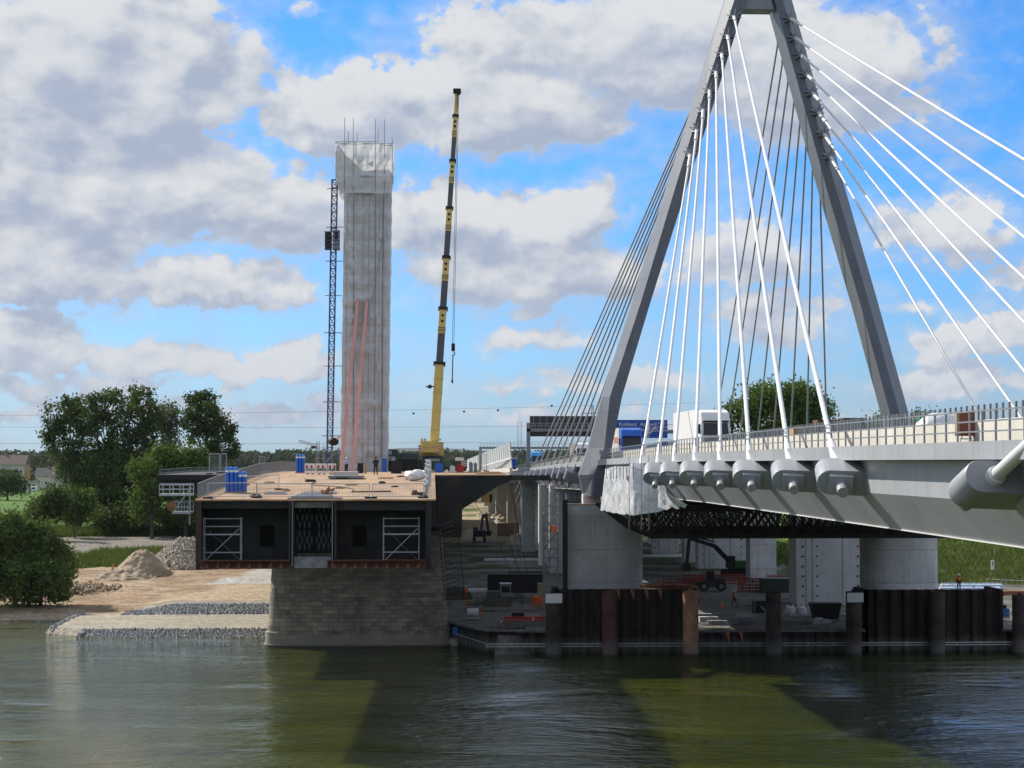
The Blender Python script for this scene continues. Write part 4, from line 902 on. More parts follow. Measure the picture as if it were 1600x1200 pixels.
# blue direction sign
YB = 285.0; a0, a1 = P(957, 656, YB), P(1043, 690, YB)
t = thing('direction_sign', 'large blue motorway direction sign over the carriageway behind the stay cables', 'road sign', (a0.x, YB, dz(YB)))
pn = MB().box(a0.x, a1.x, YB, YB + .15, a1.z + .5, a0.z).build('panel', SIGNB, t)
MB().box(P(936, 0, YB).x, P(985, 0, YB).x, YB - .003, YB + .147, P(0, 680, YB).z, P(0, 664, YB).z).build('side_panel', SIGNB, t)
text('lettering', "Koblenz  Aachen\nKreuz K\u00f6ln-West", P(967, 665.5, YB) + Vector((0, -.02, 0)), .78, WHITE, t)
text('lettering', "K-Niehl\nMerkenich\nLongerich", P(1023, 663.5, YB) + Vector((0, -.02, 0)), .5, WHITE, t)
def arrow(px, py, ang):
    c = P(px, py, YB); u = Vector((math.sin(ang), 0, math.cos(ang))); v = Vector((math.cos(ang), 0, -math.sin(ang))); off = Vector((0, -.03, 0)); mb = MB()
    mb.prism([c - u * .8 - v * .1 + off, c - u * .8 + v * .1 + off, c + u * .4 + v * .1 + off, c + u * .4 - v * .1 + off], (0, .02, 0)).prism([c + u * .4 - v * .35 + off, c + u * .4 + v * .35 + off, c + u * 1.0 + off], (0, .02, 0)); return mb
for q_ in ((1013, 674, 0), (1018, 674, .8), (959, 671, 0)): arrow(*q_).build('arrow', WHITE, t)
MB().box(P(935, 0, YB).x, P(1130, 0, YB).x, YB + .5, YB + 1.2, P(0, 677, YB).z, P(0, 671, YB).z).build('beam', GALVD, t)
mb = MB()
for i in range(30): xx = P(960, 0, YB).x + i * .55; mb.box(xx - .02, xx + .02, YB + .45, YB + .5, P(0, 671, YB).z, P(0, 663, YB).z)
mb.bar((P(935, 0, YB).x, YB + .47, P(0, 663, YB).z), (P(1130, 0, YB).x, YB + .47, P(0, 663, YB).z), .05, .05); mb.build('walkway_railing', GALV, t)
for px in (937, 1128): MB().box(P(px, 0, YB).x - .3, P(px, 0, YB).x + .3, YB + .55, YB + 1.15, dz(YB) - .5, P(0, 671, YB).z).build('column', GALVD, t)
# footbridge-like cable gantry far behind
YF = 470.0; t = thing('walkway_gantry', 'low grey walkway gantry spanning the road behind the silver noise panels', 'gantry', (P(750, 0, YF).x, YF, 15))
MB().box(P(750, 0, YF).x, P(905, 0, YF).x, YF, YF + 1, P(0, 701.5, YF).z, P(0, 698, YF).z).build('deck_beam', GALVD, t)
mb = MB()
for i in range(30): xx = P(751 + i * 5.3, 0, YF).x; mb.box(xx - .04, xx + .04, YF - .05, YF, P(0, 698, YF).z, P(0, 693, YF).z)
mb.bar((P(750, 0, YF).x, YF - .02, P(0, 693, YF).z), (P(905, 0, YF).x, YF - .02, P(0, 693, YF).z), .06, .06); mb.build('walkway_railing', GALVD, t)
MB().box(P(751, 0, YF).x - .3, P(751, 0, YF).x + .3, YF + .1, YF + .9, P(0, 745, YF).z, P(0, 698, YF).z).build('column', GALVD, t)
# silver noise barrier: fan of panels rising toward the viewer
t = thing('noise_barrier', 'silver ribbed noise barrier rising in height toward the portable toilet', 'noise barrier', P(765, 735, 330))
mb = MB(); mb2 = MB(); n_ = 20
for i in range(n_):
    u0, u1 = i / n_, (i + 1) / n_
    f_ = lambda u: (P(730 + 70 * u, 745 - 7 * u, 560 - 195 * u), P(730 + 66 * u, 718 - 27 * u, 560 - 195 * u))
    b0, t0 = f_(u0); b1, t1 = f_(u1)
    (mb).prism([b0, b1, t1, t0], (.18, .1, 0)); mb2.tube(b0, t0, .09, n=4)
mb.build('panel', NOISEW, t); mb2.build('post', GALV, t)
b0, b1 = P(729, 744, 562), P(801, 738.5, 364); MB().bar(b0 + Vector((-.3, 0, .3)), b1 + Vector((-.3, 0, .3)), .5, 1.3).build('footing_beam', CREAM, t)
b0, b1 = P(729, 735, 562), P(800, 716, 364); MB().bar(b0 + Vector((-.1, 0, 0)), b1 + Vector((-.1, 0, 0)), .3, .25).build('waler', WHITE, t)
t = thing('approach_ramp', 'concrete approach ramp carrying the silver noise barrier on the sunlit piers', 'ramp bridge', P(765, 748, 450))
rs_ = []
for u in (0, .25, .5, .75, 1):
    Yr = 640 - 276 * u; uu = max(0.0, (560 - Yr) / 195); p = P(730 + 70 * uu, 745 - 7 * uu, Yr); rs_.append([(p.x - .7, Yr, p.z), (XL + .6, Yr, p.z), (XL + .6, Yr, p.z - 1.5), (p.x + 1.2, Yr, p.z - 1.5)])
MB().rings(rs_).build('slab', CONCP, t)
# ---- approach piers
def slab_pier(name, label, p0, p1, ytop, Yd, zb, m, group, depth=2.0, bolts=False, edge=None):
    a, b_ = P(p0, 0, Yd).x, P(p1, 0, Yd).x; zt = P(0, ytop, Yd).z; t = thing(name, label, 'pier', ((a + b_) / 2, Yd + depth / 2, zb), group)
    MB().box(a, b_, Yd, Yd + depth, zb - 1, zt).build('shaft', m, t, bevel=.1)
    if bolts:
        mb = MB(); z = zb + 1
        for xx in ([a + .1 * (b_ - a), a + .3 * (b_ - a), b_ - .12 * (b_ - a)] if b_ - a > 5 else [b_ - .25]):
            z = zb + 1
            while z < zt - .5: mb.box(xx - .10, xx + .10, Yd - .12, Yd - .003, z, z + .22); z += 1.25
        mb.build('anchor_bolt', BLACKS, t); mb = MB()
        for u_ in ((.18, .27, .7) if b_ - a > 5 else (.6,)): xx = a + u_ * (b_ - a); mb.box(xx - .3, xx + .3, Yd - .1, Yd - .003, zb - 1, zt)
        mb.build('formwork_rib', m, t)
    if edge: MB().box(a - .35, a - .004, Yd + .2, Yd + depth - .2, zb - 1, zt).build('painted_sun_edge', edge, t)  # added pale strip, sunlight on the pier's left face painted in
    return t
WP = mat('white formwork face', (.52, .53, .53), .75, 0, .1, .4, streak=.25)
GP = 'piers under the approach spans'
slab_pier('bridge_pier', 'slim pier with dark bolts, outermost under the stay anchors', 817, 836, 757, 388, 2, WP, GP, 3, True, WHITE)
slab_pier('bridge_pier', 'dark middle pier between the two bolted piers', 826, 842, 757, 394, 2, CONCP, GP, 3)
slab_pier('bridge_pier', 'bolted pier beside the stair tower', 845, 858, 758, 340, 2, WP, GP, 3, True, WHITE)
slab_pier('bridge_pier', 'narrow bolted pier behind the stair tower', 862, 884, 758, 318, 2, WP, GP, 3, True, WHITE)
for i, (p0, p1, yd, lb) in enumerate(((758, 763, 620, 'farthest of the sunlit piers in the gap'), (765, 775, 560, 'second farthest sunlit pier'), (777, 794, 500, 'wide sunlit pier third from the far end'), (795, 812, 450, 'nearest sunlit warm pier beyond the excavator'))):
    slab_pier('bridge_pier', lb, p0, p1, 755, yd, 3.4, SUNTINT, 'sunlit piers of the far approach', 3, False, mat('sunlit edge', (.6, .57, .5), .8))
slab_pier('bridge_pier', 'low pale pier showing right beside the round river pier', 1017, 1058, 780, 380, 2, WP, GP, 3, True)
slab_pier('bridge_pier', 'plain grey pier behind the excavator arm', 1066, 1086, 780, 352, 2, CONCP, GP, 3)
slab_pier('bridge_pier', 'broad pale bolted pier behind the green excavator', 1088, 1164, 780, 330, 2, WP, GP, 4, True)
slab_pier('bridge_pier', 'plain square concrete pier in front of the dark container', 1168, 1209, 780, 303, 2, CONC, GP, 4)
slab_pier('bridge_pier', 'broad pale bolted pier nearest the river, above the white bags', 1239, 1348, 780, 250, 2, WP, GP, 5, True)
def round_pier(label, p0, p1, ytop, Yd, flat):
    a, b_ = P(p0, 0, Yd).x, P(p1, 0, Yd).x; zt = P(0, ytop, Yd).z; rr = 3.6; ring = []
    if flat: ring = [(a, Yd + 5.5), (a, Yd)] + [(b_ - rr + rr * math.sin(t_), Yd + rr - rr * math.cos(t_)) for t_ in np.linspace(0, math.pi / 2, 12)] + [(b_, Yd + 5.5)]
    else: c = (a + b_) / 2; r2 = (b_ - a) / 2; ring = [(c + r2 * math.copysign(abs(math.cos(t_)) ** .8, math.cos(t_)), Yd + 3.4 + 3.4 * math.copysign(abs(math.sin(t_)) ** .8, math.sin(t_))) for t_ in np.linspace(0, 2 * math.pi, 48, endpoint=False)]
    t = thing('river_pier', label, 'pier', ((a + b_) / 2, Yd + 3, 0), 'main river piers of the new bridge')
    MB().rings([[(x, y, 0) for x, y in ring], [(x, y, zt) for x, y in ring]]).build('shaft', CONC, t, smooth=True)
    return t, a, b_, zt
rp, a, b_, zt = round_pier('massive rounded concrete pier under the pylon leg, with an orange rust streak', 886, 1007, 790, 215, True)
MB().box(a - .02, b_ - 3.4, 214.95, 216, zt - .02 + .03, zt + .1).build('top_capping', RUSTB, rp)
MB().box(a - .55, a - .05, 214.2, 214.9, 2, zt + .6).build('sheet_edge_beam', BLACKS, rp)
for i, px in enumerate((917, 930)):
    p = P(px, 788, 217); tt = MB().box(p.x - .5, p.x + .5, 216, 218, zt + .11, zt + 1.15).build('bearing', WHITE, rp, bevel=.05)
round_pier('massive round concrete pier behind the black sheet piles, on the embankment side', 1350, 1468, 780, 213, False)
# falsework truss under the deck: parallel lattice girders
def truss(y, label, x0, x1, zb, zt, first):
    t = thing('falsework_truss', label, 'truss', ((x0 + x1) / 2, y, zb), 'dark lattice girders under the new bridge')
    MB().box(x0 + 3.4, x1, y - .15, y + .15, zb, zb + .35).build('bottom_chord', DSTEEL, t); MB().box(x0, x1, y - .15, y + .15, zt - .3, zt).build('top_chord', DSTEEL, t)
    mb = MB(); xx = x0 + 3.4; mb.bar((x0, y, zt - .2), (x0 + 3.4, y, zb + .1), .14, .14)
    while xx < x1 - .1:
        x2 = xx + 1.7; mb.bar((xx, y - .04, zb + .2), (x2, y - .04, zt - .2), .13, .13); mb.bar((xx, y + .06, zt - .2), (x2, y + .06, zb + .2), .13, .13); mb.bar((xx, y, zb + .2), (xx, y, zt - .2), .12, .12); xx = x2
    mb.build('bracing', BLACKS if not first else BROWN, t)
zb = P(0, 842, 190).z
nm = ['outermost dark lattice girder facing the river', 'second dark lattice girder behind the outermost one', 'third lattice girder, in the middle of the falsework', 'fourth lattice girder under the deck', 'fifth lattice girder, near the concrete piers', 'innermost lattice girder against the concrete piers']
for i in range(6): truss(188 + i * 4.2, nm[i], P(955, 0, 190).x, P(1480, 0, 190).x + 1, zb + .02 * i, zb + 2.9 + (.0 if i else 0), i == 0)
t = thing('falsework_platform', 'dark working deck carried by the lattice girders under the new bridge', 'platform', (35, 198, zb + 3)); MB().box(P(985, 0, 190).x, P(1480, 0, 190).x, 187.5, 211, zb + 2.95, zb + 3.2).build('planking', BLACKS, t)
# ================= old bridge, cut open =================
def oz(y): return H - float(np.interp(y, [148, 158, 169, 185, 203, 230, 261, 300, 400, 520], [3.34, 3.02, 2.75, 2.42, 2.06, 2.0, 2.2, 2.7, 5.0, 9.0]))
OXL, OXR = P(305, 778, 148).x, P(681, 783, 148).x
OB = thing('old_bridge', 'old rusty steel bridge cut off with its box girder open over the stone pier', 'bridge', ((OXL + OXR) / 2, 200, 12))
zb = P(0, 889, 148).z; zt = oz(148)
YO = [148, 153, 158, 163, 169, 177, 185, 194, 203, 216, 230, 245, 261, 280, 300, 340, 400, 460, 520]
YFULL = 203.0
def osweep(name, prof, m, ys, parent=OB):
    mb = MB(); mb.rings([[(x, y, oz(y) + z) for x, z in prof] for y in ys]); return mb.build(name, m, parent)
osweep('deck_plate', [(OXL, -.12), (OXR, -.12), (OXR, 0), (OXL, 0)], DECK, YO[:9])
osweep('deck_plate', [(-20.7, -.14), (8.0, -.14), (8.0, -.004), (-20.7, -.004)], DECK, YO[8:])
osweep('deck_plate', [(-28, -.5), (-20.75, -.5), (-20.75, -.004), (-28, -.004)], DSTEEL, YO[8:])
osweep('girder_web', [(OXL + .05, -5.2), (OXL + .45, -5.2), (OXL + .45, -.125), (OXL + .05, -.125)], BROWN, YO[:9])
osweep('girder_web', [(OXR - .75, -5.2), (OXR - .35, -5.2), (OXR - .35, -.125), (OXR - .75, -.125)], DSTEEL, YO[:9])
osweep('girder_web', [(-20.6, -5.4), (3.1, -5.4), (3.1, -.145), (-20.6, -.145)], DSTEEL, YO[8:])
# transverse cantilever brackets both sides
for k in range(16):
    y = YFULL + .2 + k * 12
    if y > 400: break
    z = oz(y) - .15
    for s_, xr, xt in ((1, 3.1, 7.9), (-1, -20.6, -27.9)):
        mb = MB(); pts = [(xr, y, z), (xt, y, z), (xt, y, z - .6), (xr + s_ * 5.0 if s_ < 0 else xt - .9, y, z - .9), (xr, y, z - 3.4)]
        if s_ < 0: pts = pts[::-1]
        mb.prism(pts, (0, .12, 0)); mb.build('cantilever_bracket', BLACKS, OB)
mb = MB(); mb.bar((8.0, YFULL + .3, oz(YFULL) - .35), (P(852, 0, 215).x, 212, P(0, 747, 212).z), .7, .55); mb.build('link_beam', DSTEEL, OB)
mb = MB(); a = P(760, 758, 206)
for k in range(3): mb.path([(4 + k * 2.2, 206, oz(206) - 2.2), (7 + k * 1.2, 212, 12), (9.5 + k, 222, 6 - k)], .03, 4)
mb.build('hanging_cable', BLACKS, OB)
# --- cut face
L1, L2 = P(460, 0, 148).x, P(523, 0, 148).x
top_b = P(0, 795, 148).z
cf = lambda nm, x0, x1, y0, y1, z0, z1, m: MB().box(x0, x1, y0, y1, z0, z1).build(nm, m, OB)
cf('top_beam', OXL + .46, L1 - .05, 148.3, 149.2, top_b, zt - .14, DSTEEL); cf('top_beam', L2 + .05, OXR - .76, 148.3, 149.2, top_b - .15, zt - .18, DSTEEL)
for x0, x1 in ((OXL + .46, L1 - .25), (L2 + .25, OXR - .76)):
    w_ = x1 - x0; cx = (x0 + x1) / 2 + (1.35 if x0 < -10 else -1.75); yy = 151.5; z0 = zb + 1.45; z1 = z0 + 1.55
    mb = MB(); mb.box(x0, cx - .52, yy, yy + .06, zb + .35, top_b - .002).box(cx + .52, x1, yy, yy + .06, zb + .35, top_b - .002).box(cx - .52, cx + .52, yy, yy + .06, zb + .35, z0).box(cx - .52, cx + .52, yy, yy + .06, z1, top_b - .002)
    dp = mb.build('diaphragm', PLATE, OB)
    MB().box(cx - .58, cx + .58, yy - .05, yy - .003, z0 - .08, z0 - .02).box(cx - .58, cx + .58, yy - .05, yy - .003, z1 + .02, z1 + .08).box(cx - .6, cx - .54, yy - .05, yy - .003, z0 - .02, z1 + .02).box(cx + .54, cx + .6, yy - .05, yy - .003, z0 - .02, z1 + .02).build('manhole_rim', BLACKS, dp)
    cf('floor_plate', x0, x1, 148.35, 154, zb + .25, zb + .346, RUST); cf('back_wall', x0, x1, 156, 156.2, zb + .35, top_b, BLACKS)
    mb = MB()
    for k in range(10): xx = x0 + .5 + k * (w_ - 1) / 9; mb.box(xx - .04, xx + .04, 151.3, 151.497, zb + .35, zb + .75)
    mb.build('stiffener', DSTEEL, OB)
# bottom flange: rust beams with inclined ribs
for x0, x1 in ((P(316, 0, 147).x, L1 - .12), (L2 - .4, P(666, 0, 147).x)):
    mb = MB(); mb.box(x0, x1, 147.3, 148.3, zb, zb + .08).box(x0, x1, 147.85, 147.93, zb + .081, zb + .55).box(x0, x1, 147.4, 148.3, zb + .552, zb + .62); fl = mb.build('bottom_flange', RUST, OB)
    n_ = int((x1 - x0) / .78); mb = MB()
    for k in range(n_): xx = x0 + .3 + k * .78; mb.prism([(xx, 147.35, zb - .01), (xx + .28, 147.35, zb - .01), (xx + .28, 147.84, zb + .54), (xx + .24, 147.84, zb + .54)], (.03, 0, 0))
    mb.build('rib', RUSTB, fl)
cf('web_stiffener', L1 - .24, L1 - .12, 147.7, 152, zb + .35, zt - .15, BROWN); cf('web_stiffener', L1 - .02, L1 + .12, 147.7, 152, zb + .02, zt - .15, DSTEEL)
cf('web_stiffener', L2 - .12, L2 + .02, 147.7, 152, zb + .02, zt - .15, DSTEEL); cf('web_stiffener', L2 + .12, L2 + .24, 147.7, 152, zb + .35, zt - .15, BROWN)
for xx in (L1 + .03, L2 - .03): cf('pipe_riser', xx - .035, xx + .035, 147.6, 147.69, zb + .2, zt - .2, GALVD)
cf('head_plate', L1 + .13, L2 - .13, 148.2, 148.4, top_b + .05, zt - .2, mat('grey patched plate', (.17, .17, .14), .8, 0, .3, 2))
cf('sill_plate', L1 + .13, L2 - .13, 147.9, 148.3, zb + .02, zb + .85, mat('grey sill plate', (.22, .22, .23), .7, 0, .3, 1.5))
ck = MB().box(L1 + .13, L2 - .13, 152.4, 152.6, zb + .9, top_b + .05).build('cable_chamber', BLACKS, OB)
sock = mat('bitumen coated strand end', (.13, .14, .145), .5, .2, .3, 2); zz = [575, 648, 702, 775, 822, 872]; nC = [6, 8, 6, 6, 8, 6]
for r_, (yz, nn) in enumerate(zip(zz, nC)):
    z = P(0, 680 + yz / 5, 150).z
    for k in range(nn):
        off = (k - (nn - 1) / 2) * (.36 if nn == 8 else .36) + (.18 * (1 if k >= nn / 2 else -1) if nn == 6 else 0)
        xx = (L1 + L2) / 2 + off; MB().rings([[(xx + math.cos(a) * q_, 150 + math.sin(a) * q_, z + h_) for a in (i * math.pi / 4 for i in range(8))] for q_, h_ in ((.03, -.3), (.085, -.08), (.10, .06), (.03, .28))]).build('strand_end', sock, OB, smooth=True)
# wide section end seen past the cut: dark support hanging down to the pier
cf('end_bulkhead', .9, 3.05, YFULL + .8, YFULL + 1.6, oz(YFULL) - 6.4, oz(YFULL) - .2, DSTEEL)
mb = MB()
for k in range(17): z = 14.6 - k * .40; mb.bar((.5 + k * .04, 176, z), (1.9 + k * .05, 176.6, z + .5), .25, .05)
mb.bar((.6, 176, 15), (1.2, 176, 8), .08, .08); mb.bar((2.2, 176.3, 15), (2.9, 176.3, 8.6), .08, .08); mb.bar((.6, 176, 14.9), (.3, 170, oz(170) - .5), .1, .1)
mb.build('ladder_slat', BLACKS, OB)
# stone pier
PR = thing('stone_pier', 'old battered stone block pier standing in the river below the cut bridge', 'pier', (-8, 222, 0))
mb = MB(); rs = []
for z in (-2, 0, .3, .32, 1.6, 1.62, 4, 7, 9, 12.6):
    bt = (12.6 - z) * .062 + (.18 if z <= 1.6 else 0) + (.12 if z <= .3 else 0); x0 = P(425, 0, 218).x + .35 - bt; x1 = P(697, 0, 218).x - .35 + bt; y0 = 218 - bt * .6; ring = []; r_ = 2.0
    for cx, cy, a0 in ((x1 - r_, y0 + r_, -90), (x1 - r_, 233, 0), (x0 + r_, 233, 90), (x0 + r_, y0 + r_, 180)):
        for k in range(7): a = R(a0 + k * 15); ring.append((cx + r_ * math.cos(a), cy + r_ * math.sin(a), z))
    rs.append(ring)
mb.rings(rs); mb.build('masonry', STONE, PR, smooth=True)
# railing of the old bridge: near balustrade with dense bars
def orail(x0, y0, x1, y1, h, parent, step, name='railing', m=GALVD, dense=True):
    mb = MB(); n_ = int(math.hypot(x1 - x0, y1 - y0) / step); f_ = lambda t_: (x0 + (x1 - x0) * t_, y0 + (y1 - y0) * t_)
    for i in range(n_ + 1):
        x, y = f_(i / n_); z = oz(y); r_ = .035 if i % 8 == 0 else .012; mb.box(x - r_, x + r_, y - r_, y + r_, z + .02, z + h)
    k = 14
    for i in range(k):
        (xa, ya), (xb, yb) = f_(i / k), f_((i + 1) / k)
        for zz_ in (.12, h): mb.bar((xa, ya, oz(ya) + zz_), (xb, yb, oz(yb) + zz_), .07, .06)
    return mb.build(name, m, parent)
orail(OXL + .12, 148.6, OXL + .12, 203, 1.15, OB, .16); orail(OXL + .12, 203.3, -17.2, 300, 1.15, OB, .35)
orail(-27.7, 203.5, -27.7, 330, .5, OB, .8); 
cf('safety_board', OXL + .25, OXL + .30, 149, 202, 0, 0, GALVD) if False else None
# ---- things on the old deck
t = thing('edge_work_platform', 'two-level grey aluminium work platform hanging off the old bridge edge', 'work platform', P(290, 800, 152))
x0, x1 = P(255, 0, 152).x, P(304, 0, 152).x; xm = P(275, 0, 152).x
for nm_, xa, zt_, zl in (('upper_deck', x0, P(0, 758, 152).z, P(0, 775, 152).z), ('lower_deck', xm, P(0, 784, 152).z, P(0, 803, 152).z)):
    MB().box(xa, x1, 151.4, 153.4, zl, zl + .16).build(nm_, GALV, t); mb = MB()
    for yy in (151.42, 153.38):
        for z in (zl + .5, zl + .9, zt_): mb.bar((xa, yy, z), (x1, yy, z), .05, .05)
        for k in range(4): xx = xa + .03 + (x1 - xa - .06) * k / 3; mb.box(xx - .03, xx + .03, yy - .03, yy + .03, zl + .16, zt_)
    for z in (zl + .5, zl + .9, zt_): mb.bar((xa + .03, 151.42, z), (xa + .03, 153.38, z), .05, .05)
    mb.build('guard_rail', GALV, t)
MB().bar((xm + .1, 151.4, P(0, 800, 152).z), (x1, 151.4, P(0, 762, 152).z), .07, .07).bar((x1 - .1, 151.6, P(0, 820, 152).z), (x1 - .1, 151.6, P(0, 760, 152).z), .1, .1).build('brace', GALV, t)
MB().tube((xm - .05, 151.3, P(0, 791, 152).z), (xm - .05, 151.4, P(0, 791, 152).z), .35, n=16).build('hose_coil', RUSTB, t)
def fence_panel(label, px0, px1, Y0, Y1, h=2.0, group='mesh fences on the old bridge deck', mesh=True, zf=oz):
    a = P(px0, 740, Y0); b_ = P(px1, 740, Y1); za, zb_ = zf(Y0), zf(Y1); t = thing('mesh_fence', label, 'fence', (a.x, Y0, za), group)
    mb = MB(); mb.tube((a.x, Y0, za), (a.x, Y0, za + h), .03).tube((b_.x, Y1, zb_), (b_.x, Y1, zb_ + h), .03).tube((a.x, Y0, za + h), (b_.x, Y1, zb_ + h), .03).tube((a.x, Y0, za + .15), (b_.x, Y1, zb_ + .15), .03); mb.build('frame', GALV, t)
    if mesh:
        mb = MB(); n_ = int(math.hypot(b_.x - a.x, Y1 - Y0) / .25)
        for k in range(1, n_):
            u = k / n_; x = a.x + (b_.x - a.x) * u; y = Y0 + (Y1 - Y0) * u; z = za + (zb_ - za) * u; mb.tube((x, y, z + .15), (x, y, z + h), .006, n=3)
        for k in range(1, 7): mb.tube((a.x, Y0, za + .15 + k * h / 7.5), (b_.x, Y1, zb_ + .15 + k * h / 7.5), .006, n=3)
        mb.build('wire_mesh', GALVD, t)
    for x, y, z in ((a.x, Y0, za), (b_.x, Y1, zb_)): MB().box(x - .35, x + .35, y - .12, y + .12, z, z + .12).build('foot_block', BLACKS, t, bevel=.02)
    return t
fence_panel('low mesh barrier frame along the cut edge, next to the side railing', 325, 401, 149.2, 150, 1.15)
fence_panel('mesh barrier at the cut edge between the barrier frame and the open cable chamber', 402, 487, 150, 149.6, 1.1)
fence_panel('mesh barrier at the cut edge right above the open cable chamber', 489, 577, 149.8, 149.2, 1.1)
fence_panel('mesh barrier at the cut edge ending at the doubled post', 582, 662, 149.2, 149.4, 1.1)
fence_panel('mesh frame standing back on the deck beside the near gas bottles', 373, 436, 158, 163, 1.25)
t0_ = fence_panel('tall mesh panel at the old bridge side, before the round-headed tree', 327, 343, 206, 214, 2.1); fence_panel('narrow tall mesh panel next to the tall one, before the round-headed tree', 345, 354, 214, 218, 2.1)
fence_panel('mesh panel far along the old bridge side', 405, 414, 262, 275, 2.0)
def bottles(label, px, Yd, n_, m=BLUE):
    a = P(px, 740, Yd); a.z = oz(Yd); t = thing('gas_bottle_bundle', label, 'gas bottles', a, 'blue gas bottles on the old deck')
    MB().box(a.x - .75, a.x + .95, Yd - .5, Yd + .55, a.z, a.z + .1).build('pallet', WOOD, t)
    for i in range(n_):
        for j in range(3):
            x = a.x - .5 + i * .33; y = Yd - .3 + j * .33; hh = 1.75 if i < 3 else 1.4
            b_ = MB().rings([[(x + math.cos(q_) * r_, y + math.sin(q_) * r_, a.z + .1 + z) for q_ in (k * math.pi / 5 for k in range(10))] for r_, z in ((.16, 0), (.16, hh - .2), (.13, hh - .08), (.07, hh)) ]).build('bottle', m, t, smooth=True)
            MB().ball((x, y, a.z + .1 + hh + .08), .14, 8, 6).build('cap', mat('cap blue', (.03, .25, .7)), b_, smooth=True); MB().tube((x, y, a.z + hh - .12), (x, y, a.z + hh + .05), .172, .13, 10).build('shoulder', WHITE, b_, smooth=True)
bottles('bundle of upright blue gas bottles on a pallet by the near railing', 366, 157.5, 5); bottles('smaller distant bundle of blue gas bottles beside the red and white barrier', 472, 216, 3)
# barrier boards red/white
def barrier(label, px0, px1, Yd):
    a, b_ = P(px0, 740, Yd).x, P(px1, 740, Yd).x; z = oz(Yd); t = thing('barrier_board', label, 'barrier', (a, Yd, z), 'red and white site barriers on the old deck')
    MB().box(a, b_, Yd, Yd + .06, z + .95, z + 1.12).box(a, b_, Yd, Yd + .06, z + .12, z + .22).box(a, a + .06, Yd, Yd + .06, z + .221, z + .949).box(b_ - .06, b_, Yd, Yd + .06, z + .221, z + .949).build('frame', WHITE, t)
    MB().box(a + .061, b_ - .061, Yd + .01, Yd + .05, z + .63, z + .949).build('board', WHITE, t); mb = MB(); k = a + .12
    while k < b_ - .25: mb.box(k, k + .22, Yd - .005, Yd + .008, z + .65, z + .93); k += .46
    mb.build('stripe', REDP, t); mb = MB(); k = a + .2
    while k < b_ - .1: mb.box(k - .015, k + .015, Yd + .02, Yd + .04, z + .222, z + .628); k += .2
    mb.build('bar', WHITE, t)
    for x in (a + .3, b_ - .3): MB().box(x - .1, x + .1, Yd - .3, Yd + .36, z, z + .11).build('foot_block', RUSTB, t)
barrier('red and white barrier beside the blue gas bottles', 476, 493, 205); barrier('red and white barrier, middle of the row on the old deck', 494, 511, 205); barrier('red and white barrier, the one next to the grey steel plates', 512, 525, 205)
# stacked steel plates + hatch in the deck
t = thing('plate_stack', 'grey steel plates stacked on the old deck at the foot of the pink beams', 'plate stack', P(540, 742, 192)); zz_ = oz(190)
MB().box(P(517, 0, 190).x, P(570, 0, 190).x, 188, 192, zz_ + .05, zz_ + .3).build('lower_plate', GALVD, t); MB().box(P(524, 0, 194).x, P(561, 0, 194).x, 193, 196, zz_ + .1, zz_ + .65).build('upper_plate', CONCP, t)
MB().box(P(528, 0, 188).x, P(546, 0, 188).x, 187.6, 187.98, zz_, zz_ + .14).build('packing_timber', DSTEEL, t)
a, b_ = P(458, 0, 152).x, P(532, 0, 152).x; t = thing('grating_hatch', 'grey corrugated hatch cover in the deck above the cable chamber', 'hatch', ((a + b_) / 2, 151, oz(151)))
MB().prism([(a + .2, 149.2, oz(149.2) + .02), (b_ - .3, 149.2, oz(149.2) + .02), (b_ - .9, 156, oz(156) + .06), (a + .8, 156, oz(156) + .06)], (0, 0, .12)).build('cover_plate', BOOMG, t)
mb = MB()
for k in range(26): x = a + k * .155; mb.bar((x, 148.3, oz(148.3) + .06), (x + .12, 149.15, oz(149.2) + .06), .05, .08)
mb.build('grating_bar', GALVD, t)
t = thing('scrap_metal', 'rusty torn scrap and rags on the grey hatch cover', 'scrap', P(507, 764, 153)); a = ORG[t.name]
mb = MB()
for k in range(7): mb.bar((a.x + random.uniform(-.6, .6), a.y + random.uniform(-.3, .3), oz(153) + .2), (a.x + random.uniform(-.7, .9), a.y + random.uniform(-.3, .3), oz(153) + random.uniform(.3, .75)), .07, .18)
mb.build('steel_scrap', RUSTB, t); MB().ball((a.x + .7, a.y, oz(153) + .27), .28, 9, 6, (1.4, .8, .5), .2).build('rag', BAG, t)
for i, (px, Yd, sx_, m_, lb, ct) in enumerate(((400, 151, .45, RUST, 'flat rusty block on the deck by the near railing', 'steel block'), (447, 160, .3, WOOD, 'timber block by the mesh frame on the deck', 'timber block'), (648, 157, .2, RUST, 'small rusty box near the torn fence', 'steel block'), (655, 154, .6, RUST, 'flat rusty offcut near the torn fence', 'steel offcut'), (660, 149.8, .35, BLACKS, 'black block at the outer corner of the cut edge', 'block'), (597, 176, .3, DSTEEL, 'small dark offcut in the middle of the deck', 'offcut'), (430, 155, .9, GALV, 'long pale plank lying on the deck by the mesh frame', 'plank'), (485, 181, .5, BLACKS, 'black hose heap by the barrier', 'hose'))):
    a = P(px, 760, Yd); z = oz(Yd) + .005; tag(MB().bar((a.x - sx_, Yd, z + .09), (a.x + sx_, Yd + .1, z + .09), .3, .16).bar((a.x - sx_ * .6, Yd + .1, z + .2), (a.x + sx_ * .7, Yd, z + .2), .12, .06).build('deck_' + ct.split()[-1], m_), lb, ct)
a = P(575, 758, 158); tag(MB().tube((a.x - 1.2, 158, oz(158) + .05), (a.x + 1.8, 159, oz(159) + .05), .05).build('steel_bar', DSTEEL), 'thin dark bar lying across the middle of the deck', 'bar')
